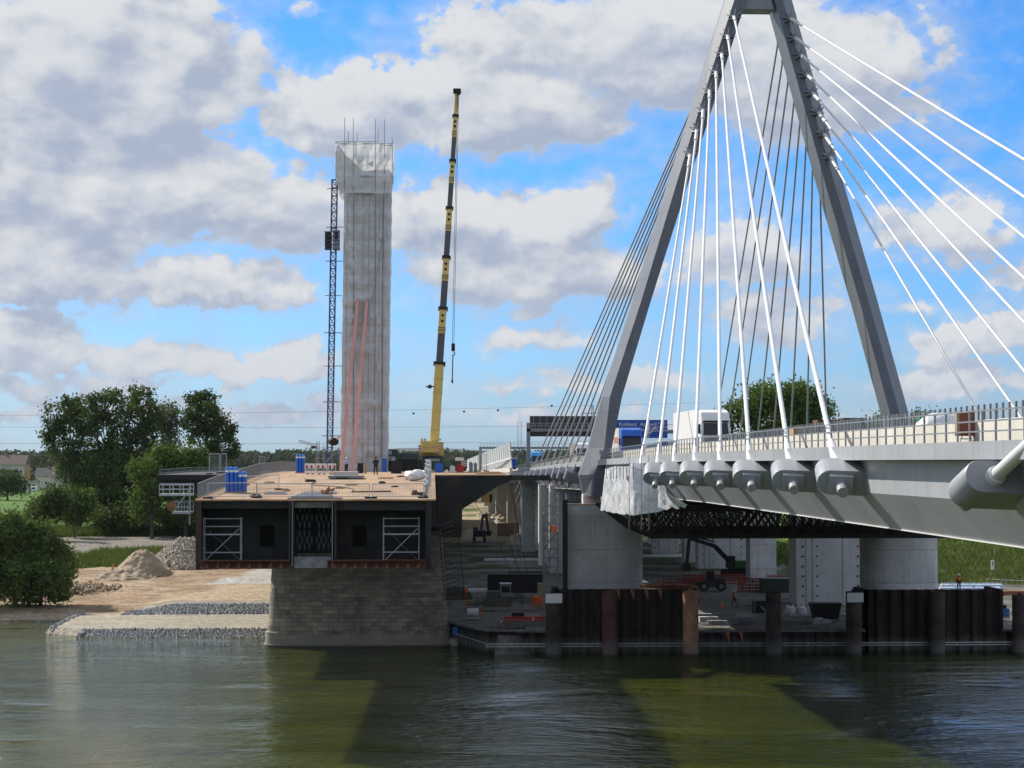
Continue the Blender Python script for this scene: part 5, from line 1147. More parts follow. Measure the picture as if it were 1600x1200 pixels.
# white bags by the torn fence
for i, (px, py, Yd, s_) in enumerate(((640, 738, 186, .85), (652, 737, 187, .95), (646, 741, 183, .95), (664, 735, 190, .8))):
    a = P(px, py, Yd); tag(MB().ball((a.x, Yd, oz(Yd) + .5 * s_), .62 * s_, 11, 8, (1.15, 1, .9), .24).build('rubbish_bag', BAG, smooth=True), ['white bag at the outer side of the heap on the deck', 'white bag on top middle of the heap on the deck', 'white bag lying in front of the heap, nearest the viewer', 'white bag next to the torn crumpled fence'][i], 'bag', 'white bags heaped on the old deck')
t = thing('crumpled_fence', 'bent galvanised mesh fence crumpled along the outer deck edge', 'fence', (OXR - .5, 165, oz(165)))
mb = MB(); pz = []
for k in range(12): y = 149.5 + k * 4.0; pz.append((OXR - .75 + (.35 if k % 2 else -.2) * (1 if k > 3 else .4), y, 1.05 + .7 * S01(k / 11.0) + random.uniform(-.1, .1)))
for a, b_ in zip(pz, pz[1:]):
    for f_ in (0.05, .33, .66, 1): mb.tube((a[0], a[1], oz(a[1]) + a[2] * f_), (b_[0], b_[1], oz(b_[1]) + b_[2] * f_), .03, n=5)
    for k in range(14):
        u = k / 14; x = a[0] + (b_[0] - a[0]) * u; y = a[1] + (b_[1] - a[1]) * u; mb.tube((x, y, oz(y)), (x + .05, y, oz(y) + a[2]), .018, n=4)
mb.build('wire_mesh', GALV, t)
# scaffold towers inside the box
def scaf(label, px0, px1):
    a, b_ = P(px0, 0, 149).x, P(px1, 0, 149).x; z0 = zb + .36; t = thing('scaffold_tower', label, 'scaffold', ((a + b_) / 2, 149.6, z0), 'scaffold towers inside the open girder'); hh = P(0, 809, 149).z - z0
    for x in (a, b_):
        for y in (149.0, 149.85): MB().tube((x, y, z0), (x, y, z0 + hh), .035).tube((x, y, z0 + 1.0), (x, y, z0 + 1.15), .055).tube((x, y, z0 + 2.1), (x, y, z0 + 2.25), .055).build('standard', GALV, t)
    pl = P(0, 835, 149).z; MB().box(a + .05, b_ - .05, 149.0, 149.9, pl - .08, pl).build('platform', GALV, t)
    mb = MB()
    for z in (pl + .55, z0 + hh - .1, z0 + .75): mb.tube((a, 149, z), (b_, 149, z), .026).tube((a, 149.85, z), (b_, 149.85, z), .026)
    for z in (.3, .8, 1.3, 1.8, 2.4, 2.9):
        for x in (a, b_): mb.tube((x, 149, z0 + z), (x, 149.85, z0 + z), .02)
    mb.build('ledger', GALV, t); MB().tube((a + .05, 148.95, z0 + .1), (b_ - .1, 148.95, pl + .4), .03).build('front_brace', GALV, t); MB().tube((b_ - .1, 149.9, z0 + .1), (a + .3, 149.9, pl + .2), .02).build('rear_brace', GALVD, t)
scaf('scaffold tower in the open girder on the bank side', 323, 380); scaf('scaffold tower in the open girder beside the torn fence side', 601, 656)
# ---- wrapped pylon tower
YT = 232.0; zT0 = oz(YT)
t = thing('wrapped_tower', 'tall old bridge pylon wrapped in grey plastic sheeting with scaffold tubes on top', 'tower', (P(568, 0, YT).x, YT, zT0))
def TX(px, py): p = P(px, py, YT); return p.x, p.z
rows = [(738, 532, 605), (640, 532.5, 606), (540, 533.5, 607.5), (440, 534.5, 609.5), (340, 536.5, 611.5), (302, 537, 612)]
def trect(name, xl0, xr0, zl, xl1, xr1, zh, y0, y1, amp, seed, nv=60, nu=26, pil=.28):
    A0, B0, C0, D0 = (xl0, y0, zl), (xr0, y0, zl), (xr1, y0, zh), (xl1, y0, zh)
    sheet(name, A0, B0, C0, D0, nu, nv, WRAP, t, amp, seed, 1, 0, pil); sheet(name, (xl0, y1, zl), A0, D0, (xl1, y1, zh), 18, nv, WRAP, t, amp * .6, seed + 3, 1, 0, pil * .28)
    sheet(name, B0, (xr0, y1, zl), (xr1, y1, zh), C0, 18, nv, WRAP, t, amp * .6, seed + 5, 1, 0, pil * .28); sheet(name, (xr0, y1, zl), (xl0, y1, zl), (xl1, y1, zh), (xr1, y1, zh), 10, nv, WRAP, t, amp, seed + 7)
x0, z0 = TX(532, 740); x1, _ = TX(594, 740); x2, z2 = TX(538, 302); x3, _ = TX(598, 302)
trect('wrap_sheet', x0, x1, z0, x2, x3, z2, YT, YT + 5, .16, 21, 260, 34)
x4, _ = TX(605, 740); x5, _ = TX(611, 302)
trect('scaffold_bay_sheet', x1 + .02, x4, z0, x3 + .02, x5, z2 + 1.0, YT + .8, YT + 4.5, .05, 31, 120, 6)
x6, z6 = TX(531, 300); x7, _ = TX(609, 300); x8, z8 = TX(525, 276); x9, z9 = TX(613, 276); x10, z10 = TX(525, 224); x11, _ = TX(613.5, 228)
trect('collar_sheet', x6, x7, z6 - .2, x8, x9, z8, YT - .5, YT + 5.4, .2, 41, 10, 30)
trect('head_sheet', x8, x9, z8, x10, x11, z10, YT - .55, YT + 5.5, .34, 51, 16, 34)
core = MB().box(x0 + .8, x1 - .6, YT + .8, YT + 4.3, z0, z10 - 1.5).build('steel_core', DSTEEL, t)
tr_ = MB(); c = P(577, 255, YT - .78); tr_.prism([(c.x - .45, c.y, c.z + .25), (c.x + .45, c.y, c.z + .25), (c.x + .1, c.y, c.z - .2)], (0, .1, 0)); tr_.build('torn_opening', BLACKS, t)
mb = MB()
for px, p0, p1, yy in ((539, 186, 300, -.7), (541.5, 194, 224, 5), (552.5, 187, 300, -.7), (555.5, 198, 224, 5), (587, 188, 300, -.7), (589, 192, 224, 5), (601, 188, 300, -.7), (611.5, 204, 228, 5), (525.3, 222, 300, -.65), (613.3, 222, 290, -.65)):
    a = P(px, p0, YT); b_ = P(px, p1, YT); mb.tube((a.x, YT + yy, b_.z), (a.x, YT + yy, a.z), .035, n=5)
for zz_, xa, xb in ((223, 525, 590), (226, 525, 613), (229, 600, 613)): a = P(xa, zz_, YT); b_ = P(xb, zz_, YT); mb.tube((a.x, YT - .68, a.z), (b_.x, YT - .68, b_.z), .035, n=5)
mb.build('scaffold_tube', GALVD, t)
mb = MB()
for pa, pb in ((538.5, 543.5), (552, 553), (566, 568), (575, 577), (585, 587), (591.5, 593), (597, 598.5), (595, 600)):
    prev = None
    for k in range(14):
        u = k / 13; p = P(pa + (pb - pa) * u, 735 - 430 * u, YT); mb_p = (p.x, YT - .22, p.z)
        if prev: mb.tube(prev, mb_p, .045 if pa in (552, 585, 597) else .022, n=5)
        prev = mb_p
mb.tube((P(598, 0, YT).x, YT - .3, P(0, 370, YT).z), (P(583, 0, YT).x, YT - .3, P(0, 470, YT).z), .025, n=4)
mb.build('seam_tube', GALVD, t)
for i, (pb, pt) in enumerate(((535.5, 559), (552.5, 573.5))):
    a = P(pb, 741, YT); b_ = P(pt, 471, YT); tag(MB().bar((a.x, YT - 4.5, oz(YT - 4)), (b_.x, YT - .45, b_.z), .36, .36, (0, 1, 0)).bar((b_.x - .25, YT - .45, b_.z), (b_.x + .25, YT - .45, b_.z), .4, .12).build('pink_strut', PINK), ['pink steel beam leaning on the wrapped tower, nearer the hoist mast', 'pink steel beam leaning on the wrapped tower, nearer the man in black'][i], 'beam', 'pink beams leaning on the wrapped tower')
# hoist
a = P(514.5, 735, YT + 1); b_ = P(523, 281, YT + 1); t = thing('hoist_mast', 'slim blue lattice hoist mast tied to the wrapped tower', 'hoist', (a.x, YT + 1, oz(YT)))
lattice(MB(), (a.x, YT + 1, oz(YT)), (b_.x, YT + 1, b_.z), .62, .95, .075).build('mast', BLUED, t)
for py in (295, 355, 408, 462, 520, 572, 628, 681): p = P(523 - (py - 281) * .0187, py, YT + 1); q_ = P(537 - (py - 281) * .01, py, YT + 1); MB().tube((p.x - .9, YT + 1, p.z), (q_.x, YT + 1, q_.z), .05, n=5).build('wall_tie', GALVD, t)
c = P(519.5, 377, YT + 1); lf = thing('hoist_cabin', 'dark hoist cabin with a person inside, high on the blue mast', 'hoist cabin', (c.x, YT, c.z - 1.2)); MB().box(c.x - .8, c.x - .05, YT - .6, YT + .55, c.z - 1.1, c.z + 1.0).build('motor_housing', DSTEEL, lf); MB().box(c.x + .15, c.x + .9, YT - .6, YT + .55, c.z - 1.15, c.z + 1.15).build('cage', GALVD, lf)
mb = MB(); 
for k in range(5): mb.box(c.x - .9, c.x + .95, YT - .68, YT - .61, c.z - 1.1 + k * .5, c.z - 1.03 + k * .5)
mb.build('cage_rail', BLUED, lf); MB().box(c.x + .32, c.x + .72, YT - .66, YT - .61, c.z + .1, c.z + .95).build('opening', BLACKS, lf)
# scaffold stair and clutter at the tower foot
t = thing('stair_scaffold', 'grey scaffold stair at the foot of the hoist mast', 'scaffold', P(518, 735, YT - 2)); o_ = ORG[t.name]; mb = MB()
for px in (497, 508, 520, 532): x = P(px, 0, YT - 2).x; mb.tube((x, YT - 2, oz(YT)), (x, YT - 2, P(0, 694, YT).z), .035, n=5).tube((x, YT, oz(YT)), (x, YT, P(0, 700, YT).z), .035, n=5)
for py in (700, 706, 716, 726): mb.tube((P(496, 0, YT).x, YT - 2, P(0, py, YT).z), (P(533, 0, YT).x, YT - 2, P(0, py, YT).z), .03, n=5)
mb.tube((P(512, 0, YT).x, YT - 2.1, P(0, 722, YT).z), (P(532, 0, YT).x, YT - 2.1, P(0, 704, YT).z), .05, n=5); mb.build('tube_frame', GALVD, t)
c = P(521, 690, YT - 2); tag(MB().ball(c, .62, 12, 8, (1, .8, .8), .25).build('cable_bundle', BLACKS), 'black tangled cable bundle hanging by the hoist foot', 'cable bundle'); tag(MB().bar(c + Vector((.3, 0, .2)), c + Vector((1.1, 0, .9)), .4, .25).build('bent_sheet', CREAM), 'pale bent sheet stuck above the black cable bundle', 'sheet')
for px, pw, ph, Yd, m_, nm_, lb in ((563, 9, 15, 214, BLACKS, 'black_box', 'black box standing between the pink beam foot and the man in black'), (571, 4, 15, 214, WOOD, 'timber_post', 'pale short post beside the black box'), (601, 7, 20, 229, BLUE, 'blue_door', 'blue door leaf at the foot of the wrapped tower'), (619, 16, 19, 212, BLACKS, 'waste_container', 'small black container under the dark vehicle'), (541, 5, 22, 222, GALVD, 'blue_pump', 'grey pump body between the pink beams')):
    a = P(px, 740, Yd); k = Yd / F; z = oz(Yd); o = MB().box(a.x - pw * k / 2, a.x + pw * k / 2, Yd, Yd + pw * k, z, z + ph * k).box(a.x - pw * k / 2 - .04, a.x + pw * k / 2 + .04, Yd - .04, Yd + pw * k + .04, z + ph * k + .002, z + ph * k + .06).build(nm_, m_); tag(o, lb, nm_.split('_')[-1])
# ---- mobile crane
YC = 240.0; zc = oz(YC); kx = YC / F
cx = P(676, 0, YC).x; t = thing('mobile_crane', 'pale yellow mobile telescopic crane with its boom raised on the old bridge deck', 'crane', (cx, YC, zc))
def cb(nm_, x0, x1, y0, y1, pz0, pz1, m_, bev=.04, par=None): return MB().box(P(x0, 0, YC).x, P(x1, 0, YC).x, YC + y0, YC + y1, P(0, pz0, YC).z, P(0, pz1, YC).z).build(nm_, m_, par or t, bevel=bev)
cb('carrier', 659, 694, 0, 12, 731, 716, DGREEN); cb('tail_frame', 627, 661, .5, 3, 736, 718, DGREEN); cb('outrigger_box', 709, 729, .5, 2.5, 736, 720, DGREEN)
cb('counterweight', 656, 688, -.6, 1.6, 707, 699, YEL); cb('counterweight', 658, 686, -.5, 1.5, 698.6, 689, YEL); cb('superstructure', 658, 694, 1.6, 8, 712, 690, YEL); cb('operator_cab', 689, 695, 3, 5.2, 712, 700, YEL)
cb('turntable', 661, 692, .8, 4, 716, 712.5, DGREEN, .02)
for px in (660, 665): cb('winch_block', px - 1.5, px + 2, -.3, .8, 688.6, 685, YEL, .02)
cb('mirror_lamp', 687.5, 689.5, 0, .2, 688, 685.5, BLACKS, .01); cb('mirror_lamp', 696, 698, 3, 3.2, 708, 704, BLACKS, .01)
mb = MB()
for k in range(6): x = P(671.5 + k * 3, 0, YC).x; mb.box(x - .09, x + .09, YC - .06, YC - .005, P(0, 720.5, YC).z, P(0, 717, YC).z)
mb.build('louvre', GALV, t)
def stripes(x0, x1, pz0, pz1, yy, flip):
    a, b_ = P(x0, 0, YC).x, P(x1, 0, YC).x; z0, z1 = P(0, pz0, YC).z, P(0, pz1, YC).z; bd = MB().box(a, b_, yy - .04, yy - .004, z0, z1).build('warning_board', WHITE, t); mb = MB(); n_ = 3; h_ = (z1 - z0) / n_
    for k in range(n_):
        zz1 = z0 + k * h_; s_ = h_ * .5
        p_ = [(a, yy - .05, zz1 + (0 if flip else s_ * .8)), (b_, yy - .05, zz1 + (s_ * .8 if flip else 0)), (b_, yy - .05, zz1 + (s_ * 1.8 if flip else s_)), (a, yy - .05, zz1 + (s_ if flip else s_ * 1.8))]; mb.prism(p_, (0, .008, 0))
    mb.build('stripe', REDP, bd)
stripes(655, 659, 706.5, 695, YC - .62, True); stripes(685, 689, 706.5, 695, YC - .62, False); stripes(627, 635, 728, 719, YC + .48, True); stripes(721, 729, 730, 720, YC + .48, False)
for sx_ in (-1, 1):
    for yy in (1.5, 3.2, 6, 7.7, 9.5): MB().tube((cx + sx_ * 1.05, YC + yy, zc + .65), (cx + sx_ * 1.4, YC + yy, zc + .65), .65, n=18).build('wheel', RUBBER, t, smooth=True)
cb('outrigger_beam', 640, 712, 4.2, 4.7, 733, 730, DGREEN, .02)
for px in (641, 712): MB().tube((P(px, 0, YC).x, YC + 4.4, zc), (P(px, 0, YC).x, YC + 4.4, zc + .9), .12).tube((P(px, 0, YC).x, YC + 4.4, zc), (P(px, 0, YC).x, YC + 4.4, zc + .08), .4, n=14).build('outrigger_foot', GALVD, t)
# telescopic boom: collars, yellow heads, grey sections
BX = lambda py: 678.8 + (690 - py) * (714.3 - 678.8) / (690 - 143)
secs = [(690, 568, 14.5, YEL), (568, 522, 11.6, BOOMG), (522, 482, 11.8, YEL), (482, 440, 10.6, BOOMG), (440, 402, 10.6, YEL), (402, 362, 9.4, BOOMG), (362, 325, 9.6, YEL), (325, 287, 8.2, BOOMG), (287, 251, 8.6, YEL), (251, 215, 7.4, BOOMG), (215, 181, 8.0, YEL), (181, 144, 6.6, YEL)]
bm = MB().tube((cx, YC + 5.4, P(0, 696, YC).z), (cx, YC + 6.6, P(0, 696, YC).z), .6, n=12).build('boom_pivot', YEL, t)
def bpt(py): p = P(BX(py), py, YC + 3 + (690 - py) * .012); return p
for p0, p1, wd, m_ in secs:
    wd *= kx; o = MB().bar(bpt(p0), bpt(p1), wd, wd, (0, 1, 0)).build('boom_section', m_, t, bevel=.1)
    d_ = (bpt(p1) - bpt(p0)).normalized(); mb = MB()
    if m_ is YEL and p0 < 560 and p1 > 150:
        for k in range(3): c = bpt(p0) + d_ * (.25 + k * .22); mb.bar(c, c + d_ * .09, wd * 1.03, wd * 1.03, (0, 1, 0))
        for f_ in (.5, .72): c = bpt(p0).lerp(bpt(p1), f_) + Vector((0, -wd * .54, 0)); mb.tube(c, c + Vector((0, .04, 0)), .17, n=12)
        mb.build('section_marking', BLACKS, o)
    if m_ is YEL:
        c = bpt(p1); MB().bar(c - d_ * .22, c + d_ * .12, wd * 1.32, wd * 1.25, (0, 1, 0)).build('collar', BLACKS, o)
for py in (592, 614, 643, 672): c = bpt(py); MB().bar(c - Vector((0, 0, .06)), c + Vector((0, 0, .06)), 15.6 * kx, 15.6 * kx, (0, 1, 0)).build('boom_collar', YEL, t)
c = bpt(144); MB().box(c.x - .5, c.x + .45, c.y - .7, c.y + .5, c.z - .1, c.z + .35).tube((c.x + .2, c.y - .8, c.z - .05), (c.x + .2, c.y + .3, c.z - .05), .3, n=12).build('boom_head', BLACKS, t)
c1 = P(709.2, 530, YC); y_ = c.y - .6
MB().tube((c.x + .05, y_, c.z), (c1.x - .08, y_, c1.z), .03, n=5).tube((c.x + .2, y_, c.z), (c1.x + .1, y_, c1.z), .03, n=5).build('hoist_rope', BLACKS, t)
hk = MB().box(c1.x - .22, c1.x + .24, y_ - .15, y_ + .15, c1.z - 1.0, c1.z).build('hook_block', BLACKS, t, bevel=.08); mb = MB(); mb.path([(c1.x + .02 + .2 * math.cos(a), y_, c1.z - 1.3 + .2 * math.sin(a)) for a in np.linspace(1.6, -2.6, 10)], .07); mb.build('hook', BLACKS, hk)
MB().tube((c1.x - .02, y_, c1.z - 1.5), (c1.x - .1, y_, c1.z - 4.9), .07).tube((c1.x - .1, y_, c1.z - 4.6), (c1.x - .1, y_, c1.z - 5.0), .12).build('lifting_sling', DSTEEL, t)
p = P(671.5, 604, YC + 2); tag(MB().ball(p, .28, 8, 6).tube(p - Vector((.5, 0, 0)), p + Vector((.6, 0, 0)), .07).build('camera_lamp', BLACKS), 'small black lamp sticking out from the side of the crane boom', 'lamp')
# dark vehicle beside the tower
t = thing('site_truck', 'dark lorry parked between the wrapped tower and the yellow crane', 'truck', P(615, 735, 236)); q_ = lambda nm_, x0, x1, y0, y1, a, b_, m_, bv=.05: MB().box(P(x0, 0, 236).x, P(x1, 0, 236).x, y0, y1, P(0, a, 236).z, P(0, b_, 236).z).build(nm_, m_, t, bevel=bv)
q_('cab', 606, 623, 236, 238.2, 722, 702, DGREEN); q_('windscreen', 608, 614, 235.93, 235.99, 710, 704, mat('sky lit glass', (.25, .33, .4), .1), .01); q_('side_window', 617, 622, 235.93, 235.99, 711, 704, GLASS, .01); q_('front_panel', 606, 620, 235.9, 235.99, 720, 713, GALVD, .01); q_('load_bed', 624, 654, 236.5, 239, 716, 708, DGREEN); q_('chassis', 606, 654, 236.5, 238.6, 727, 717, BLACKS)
MB().tube((P(616, 0, 236).x, 235.84, P(0, 717, 236).z), (P(616, 0, 236).x, 235.89, P(0, 717, 236).z), .22, n=14).build('badge_disc', GALV, t)
for px in (611, 632, 648): MB().tube((P(px, 0, 236).x, 236.2, oz(236) + .5), (P(px, 0, 236).x, 236.6, oz(236) + .5), .5, n=16).build('wheel', RUBBER, t)
# items on the cantilever deck, right of the crane
for px, pw, ph, Yd, m_, nm_, lb in ((686, 13, 15, 222, BLUE, 'tool_chest', 'bright blue chest in front of the crane carrier'), (719, 11, 12, 224, REDP, 'red_machine', 'small red machine on the outer deck'), (736, 6, 16, 224, GALVD, 'steel_drum', 'grey drum beside the red machine'), (743, 5, 15, 226, GALVD, 'gas_rack', 'grey rack at the end of the outer deck'), (707, 8, 11, 220, BAG, 'plastic_sack', 'pale sack in front of the red machine'), (698, 3, 6, 214, WHITE, 'white_can', 'small white can on the outer deck edge'), (718, 13, 5, 236, WHITE, 'white_tank', 'white flat tank above the outrigger box')):
    a = P(px, 740, Yd); k = Yd / F; z = oz(Yd) + (1.3 if nm_ == 'white_tank' else 0); w_ = pw * k / 2
    o = MB().box(a.x - w_, a.x + w_, Yd, Yd + pw * k, z, z + ph * k * .9).box(a.x - w_ * .8, a.x + w_ * .5, Yd - .05, Yd + pw * k * .7, z + ph * k * .9 + .002, z + ph * k).build(nm_, m_, bevel=.04); tag(o, lb, nm_.split('_')[-1])
fence_panel('mesh fence on the outer deck in front of the noise barrier', 747, 760, 232, 236, 2.0, 'mesh fences on the old bridge deck')
for k, px in enumerate((745, 752, 758, 766)): pass
a = P(744, 738, 207); tag(MB().bar((a.x, 207, oz(207) + .06), (a.x + 3.0, 209, oz(207) + .08), .5, .1).bar((a.x + .6, 206.6, oz(207) + .17), (a.x + 2.4, 208, oz(207) + .19), .3, .08).build('timber_board', WOOD), 'loose timber boards on the tip of the outer deck', 'timber boards')
# ================= people =================
def person(label, base, h=1.78, rz=0.0, shirt=NAVY, trousers=NAVY, helmet=None, pose='stand', vest=None):
    t = thing('person', label, 'person', base, None, rz); s = h / 1.8
    sp = .16 if pose != 'walk' else .34
    J = {'pel': (0, 0, .95), 'wst': (0, 0, 1.1), 'che': (0, -.02, 1.32), 'nk': (0, 0, 1.5), 'hd': (0, -.02, 1.62), 'ht': (0, -.01, 1.75)}
    lf = [(.10, 0, .90), (.12, -.02 - sp * .4, .5), (.12, -sp * .8 + .0, .09), (.13, -sp * .8 - .17, .04)]; rf = [(-.10, 0, .90), (-.12, sp * .3, .5), (-.12, sp * .8 + .03, .12), (-.13, sp * .8 - .13, .04)]
    if pose == 'stand': lf = [(.10, 0, .9), (.13, -.01, .5), (.14, .02, .09), (.16, -.13, .04)]; rf = [(-.10, 0, .9), (-.13, -.01, .5), (-.14, .02, .09), (-.16, -.13, .04)]
    la = [(.20, 0, 1.42), (.27, .03, 1.15), (.25, -.10, .92), (.24, -.14, .84)]; ra = [(-.20, 0, 1.42), (-.27, .05, 1.15), (-.27, -.02, .90), (-.26, -.06, .82)]
    if pose == 'hips': la[2:] = [(.15, -.18, 1.08), (.10, -.2, 1.05)]; ra[2:] = [(-.15, -.18, 1.08), (-.10, -.2, 1.05)]
    def skin(nm_, chains, m_):
        v = []; e = []; rad = []
        key = {}
        for ch in chains:
            pi = None
            for p_, r_ in ch:
                k = tuple(round(c_, 3) for c_ in p_)
                if k not in key: key[k] = len(v); v.append(Vector(p_) * s); rad.append(r_ * s)
                if pi is not None and pi != key[k]: e.append((pi, key[k]))
                pi = key[k]
        me = bpy.data.meshes.new(nm_); me.from_pydata(v, e, []); o = bpy.data.objects.new(nm_, me); COL.objects.link(o); o.parent = t; me.materials.append(m_)
        md = o.modifiers.new('skin', 'SKIN'); md.use_smooth_shade = True
        for i, r_ in enumerate(rad): me.skin_vertices[0].data[i].radius = (r_, r_ * .85)
        me.skin_vertices[0].data[0].use_root = True
        sb = o.modifiers.new('sub', 'SUBSURF'); sb.levels = 1; sb.render_levels = 1; return o
    skin('body', [[(J['pel'], .10), (J['wst'], .09), (J['che'], .09), (J['nk'], .06), (J['hd'], .10), (J['ht'], .07)], [(J['pel'], .10)] + list(zip(lf, (.07, .065, .05, .04))), [(J['pel'], .10)] + list(zip(rf, (.07, .065, .05, .04))), [(J['che'], .09)] + list(zip(la, (.045, .04, .04, .035))), [(J['che'], .09)] + list(zip(ra, (.045, .04, .04, .035)))], SKIN)
    skin('trousers', [[(J['pel'], .19), (lf[0], .13), (lf[1], .10), (lf[2], .085)], [(J['pel'], .19), (rf[0], .13), (rf[1], .10), (rf[2], .085)]], trousers)
    skin('jacket', [[((0, 0, .93), .20), (J['wst'], .20), (J['che'], .24), ((0, 0, 1.48), .12)], [(J['che'], .24), (la[0], .11), (la[1], .085), (la[2], .06)], [(J['che'], .24), (ra[0], .11), (ra[1], .085), (ra[2], .06)]], shirt)
    if vest: skin('safety_vest', [[((0, 0, .98), .25), (J['wst'], .255), (J['che'], .30), ((0, 0, 1.47), .17)]], vest)
    if helmet: MB().ball((0, -.01 * s, 1.70 * s), .135 * s, 14, 8, (1, 1.1, .8)).box(-.1 * s, .1 * s, -.2 * s, -.1 * s, 1.66 * s, 1.68 * s).build('helmet', helmet, t, smooth=True, local=True)
    else: MB().ball((0, .01 * s, 1.70 * s), .115 * s, 12, 8).build('hair', BLACKS, t, smooth=True, local=True)
    MB().ball((0, -.14 * s, 1.62 * s), .02 * s, 6, 5).build('nose', SKIN, t, smooth=True, local=True)
    for nm_, f_ in (('shoe', lf), ('shoe', rf)): p_ = f_[-1]; MB().box((p_[0] - .05) * s, (p_[0] + .05) * s, (p_[1] - .06) * s, (p_[1] + .2) * s, 0, .1 * s).build(nm_, BLACKS, t, local=True, bevel=.02)
    return t
def on(px, Yd, zf=oz): p = P(px, 740, Yd); return (p.x, Yd, zf(Yd))
person('man in black work clothes standing in front of the wrapped tower', on(587, 203), 1.85, .2, NAVY, NAVY, BLACKS, 'hips')
person('worker in blue and white bending between the two pink beams', on(541, 220), 1.7, .8, mat('light blue shirt', (.35, .5, .7), .8), NAVY, WHITE)
# ================= river wall, cofferdams, mooring tubes =================
def sheetwall(mb, p, q, z0, z1, dep=.42, per=1.26):
    p, q = Vector((*p, 0)), Vector((*q, 0)); L = (q - p).length; d_ = (q - p).normalized(); nrm = Vector((-d_.y, d_.x, 0)); pts = []; s = 0
    prof = [(0, 0), (.32, 0), (.5, 1), (.82, 1), (1, 0)]
    while s < L:
        for a, b_ in prof[:-1]: pts.append(p + d_ * min(L, s + a * per) + nrm * (b_ * dep))
        s += per
    pts.append(q); n_ = len(pts); th = nrm * .06
    rs = [[Vector((a.x, a.y, z)) for a in pts] for z in (z0, z1)]
    vs = rs[0] + rs[1] + [a + th for a in rs[0]] + [a + th for a in rs[1]]; fs = []
    for i in range(n_ - 1): fs += [(i, i + 1, n_ + i + 1, n_ + i), (2 * n_ + i + 1, 2 * n_ + i, 3 * n_ + i, 3 * n_ + i + 1), (n_ + i, n_ + i + 1, 3 * n_ + i + 1, 3 * n_ + i)]
    return mb.add(vs, fs)
YW = 207.2
xq = lambda px, Yd=YW: P(px, 0, Yd).x
QZ = 2.35
t = thing('quay_wall', 'low dark sheet pile river wall with a white pipe rail along it', 'quay wall', (30, YW, 0))
mb = MB(); sheetwall(mb, (P(704, 0, 220).x, 220.5), (xq(758, 210), 210), -2, QZ); sheetwall(mb, (xq(758, 210), 210), (xq(856), YW + .6), -2, QZ); sheetwall(mb, (xq(1088), YW + .6), (xq(1347), YW + .6), -2, QZ); sheetwall(mb, (xq(1560), YW + .6), (xq(1760), YW + .6), -2, QZ); mb.build('sheet_pile_wall', PILE, t)
mb = MB()
for a, b_ in (((P(704, 0, 220).x, 220.5), (xq(758, 210), 210)), ((xq(758, 210), 210), (xq(856), YW + .6)), ((xq(1088), YW + .6), (xq(1347), YW + .6)), ((xq(1560), YW + .6), (xq(1760), YW + .6))): mb.bar((a[0], a[1] + .2, QZ + .14), (b_[0], b_[1] + .2, QZ + .14), .7, .26)
mb.build('capping_beam', mat('dirty concrete cap', (.17, .165, .155), .9, 0, .35, .8, streak=.3), t)
mb = MB()
for a, b_ in ((xq(760), xq(1760)),):
    for z in (1.28, 1.02): mb.tube((a, YW - .16, z), (b_, YW - .16, z), .055)
    x = a
    while x < b_: mb.box(x - .03, x + .03, YW - .2, YW - .1, .95, 1.35); x += 2.6
mb.tube((P(708, 0, 219).x, 219, 1.4), (xq(758, 210), 209.6, 1.15), .06); mb.build('pipe_rail', GALV, t)
MB().box(P(708, 0, 219).x, P(717, 0, 219).x, 218.0, 218.6, 1.2, 2.1).build('blue_fender', BLUE, t)
tag(MB().ball((P(712, 0, 219).x, 219.0, .3), .8, 12, 8, (1.3, 1, .8), .15).build('bank_boulder', ROCK), 'pale boulder at the water between the stone pier and the quay wall', 'boulder')
def coffer(label, px0, px1, ztop, bright):
    t = thing('cofferdam', label, 'cofferdam', ((xq(px0) + xq(px1)) / 2, YW, 0), 'sheet pile cofferdams round the new piers'); mb = MB(); a, b_ = xq(px0), xq(px1)
    sheetwall(mb, (a, YW + .7), (b_, YW + .7), -2, ztop, .5, 1.45); sheetwall(mb, (b_, YW + .7), (b_, YW + 6), -2, ztop, .5, 1.45); sheetwall(mb, (a, YW + 6), (a, YW + .7), -2, ztop, .5, 1.45); mb.build('sheet_pile_wall', PILE, t)
    MB().box(a - .2, b_ + .2, YW + 1.3, YW + 1.9, ztop - .9, ztop - .45).build('waler_beam', DSTEEL, t)
    MB().box(a + .1, b_ - .1, YW + 2, YW + 5.9, ztop - 1.2, ztop - 1.0).build('inner_floor', SITEM, t)
    if bright:
        mb = MB()
        for px in (966, 988, 1010, 1031): x = xq(px); mb.prism([(x - .35, YW + .62, ztop), (x + .12, YW + .62, ztop), (x + .12, YW + .62, ztop - 1.2), (x, YW + .62, ztop - .9)], (0, .05, 0))
        mb.build('rust_flash', RUSTB, t); mb = MB()
        for k in range(7): x = xq(1003 + k * 10); mb.box(x, x + 1.6, YW + 1, YW + 3.5, ztop + .05 + .1 * (k % 2), ztop + .28 + .1 * (k % 2))
        mb.bar((xq(1030), YW + 1.4, ztop), (xq(1030), YW + 1.4, ztop + .9), .25, .25); mb.build('bracing_beam', RUSTB, t)
    return t
SITEM = mat('dark gravel floor', (.09, .085, .08), .95, 0, .2, 1)
coffer('black cofferdam with rusty beam ends in front of the rounded pier', 866, 1087, P(0, 924, YW).z, True); coffer('wider black cofferdam in front of the round pier', 1346, 1562, P(0, 926, YW).z, False)
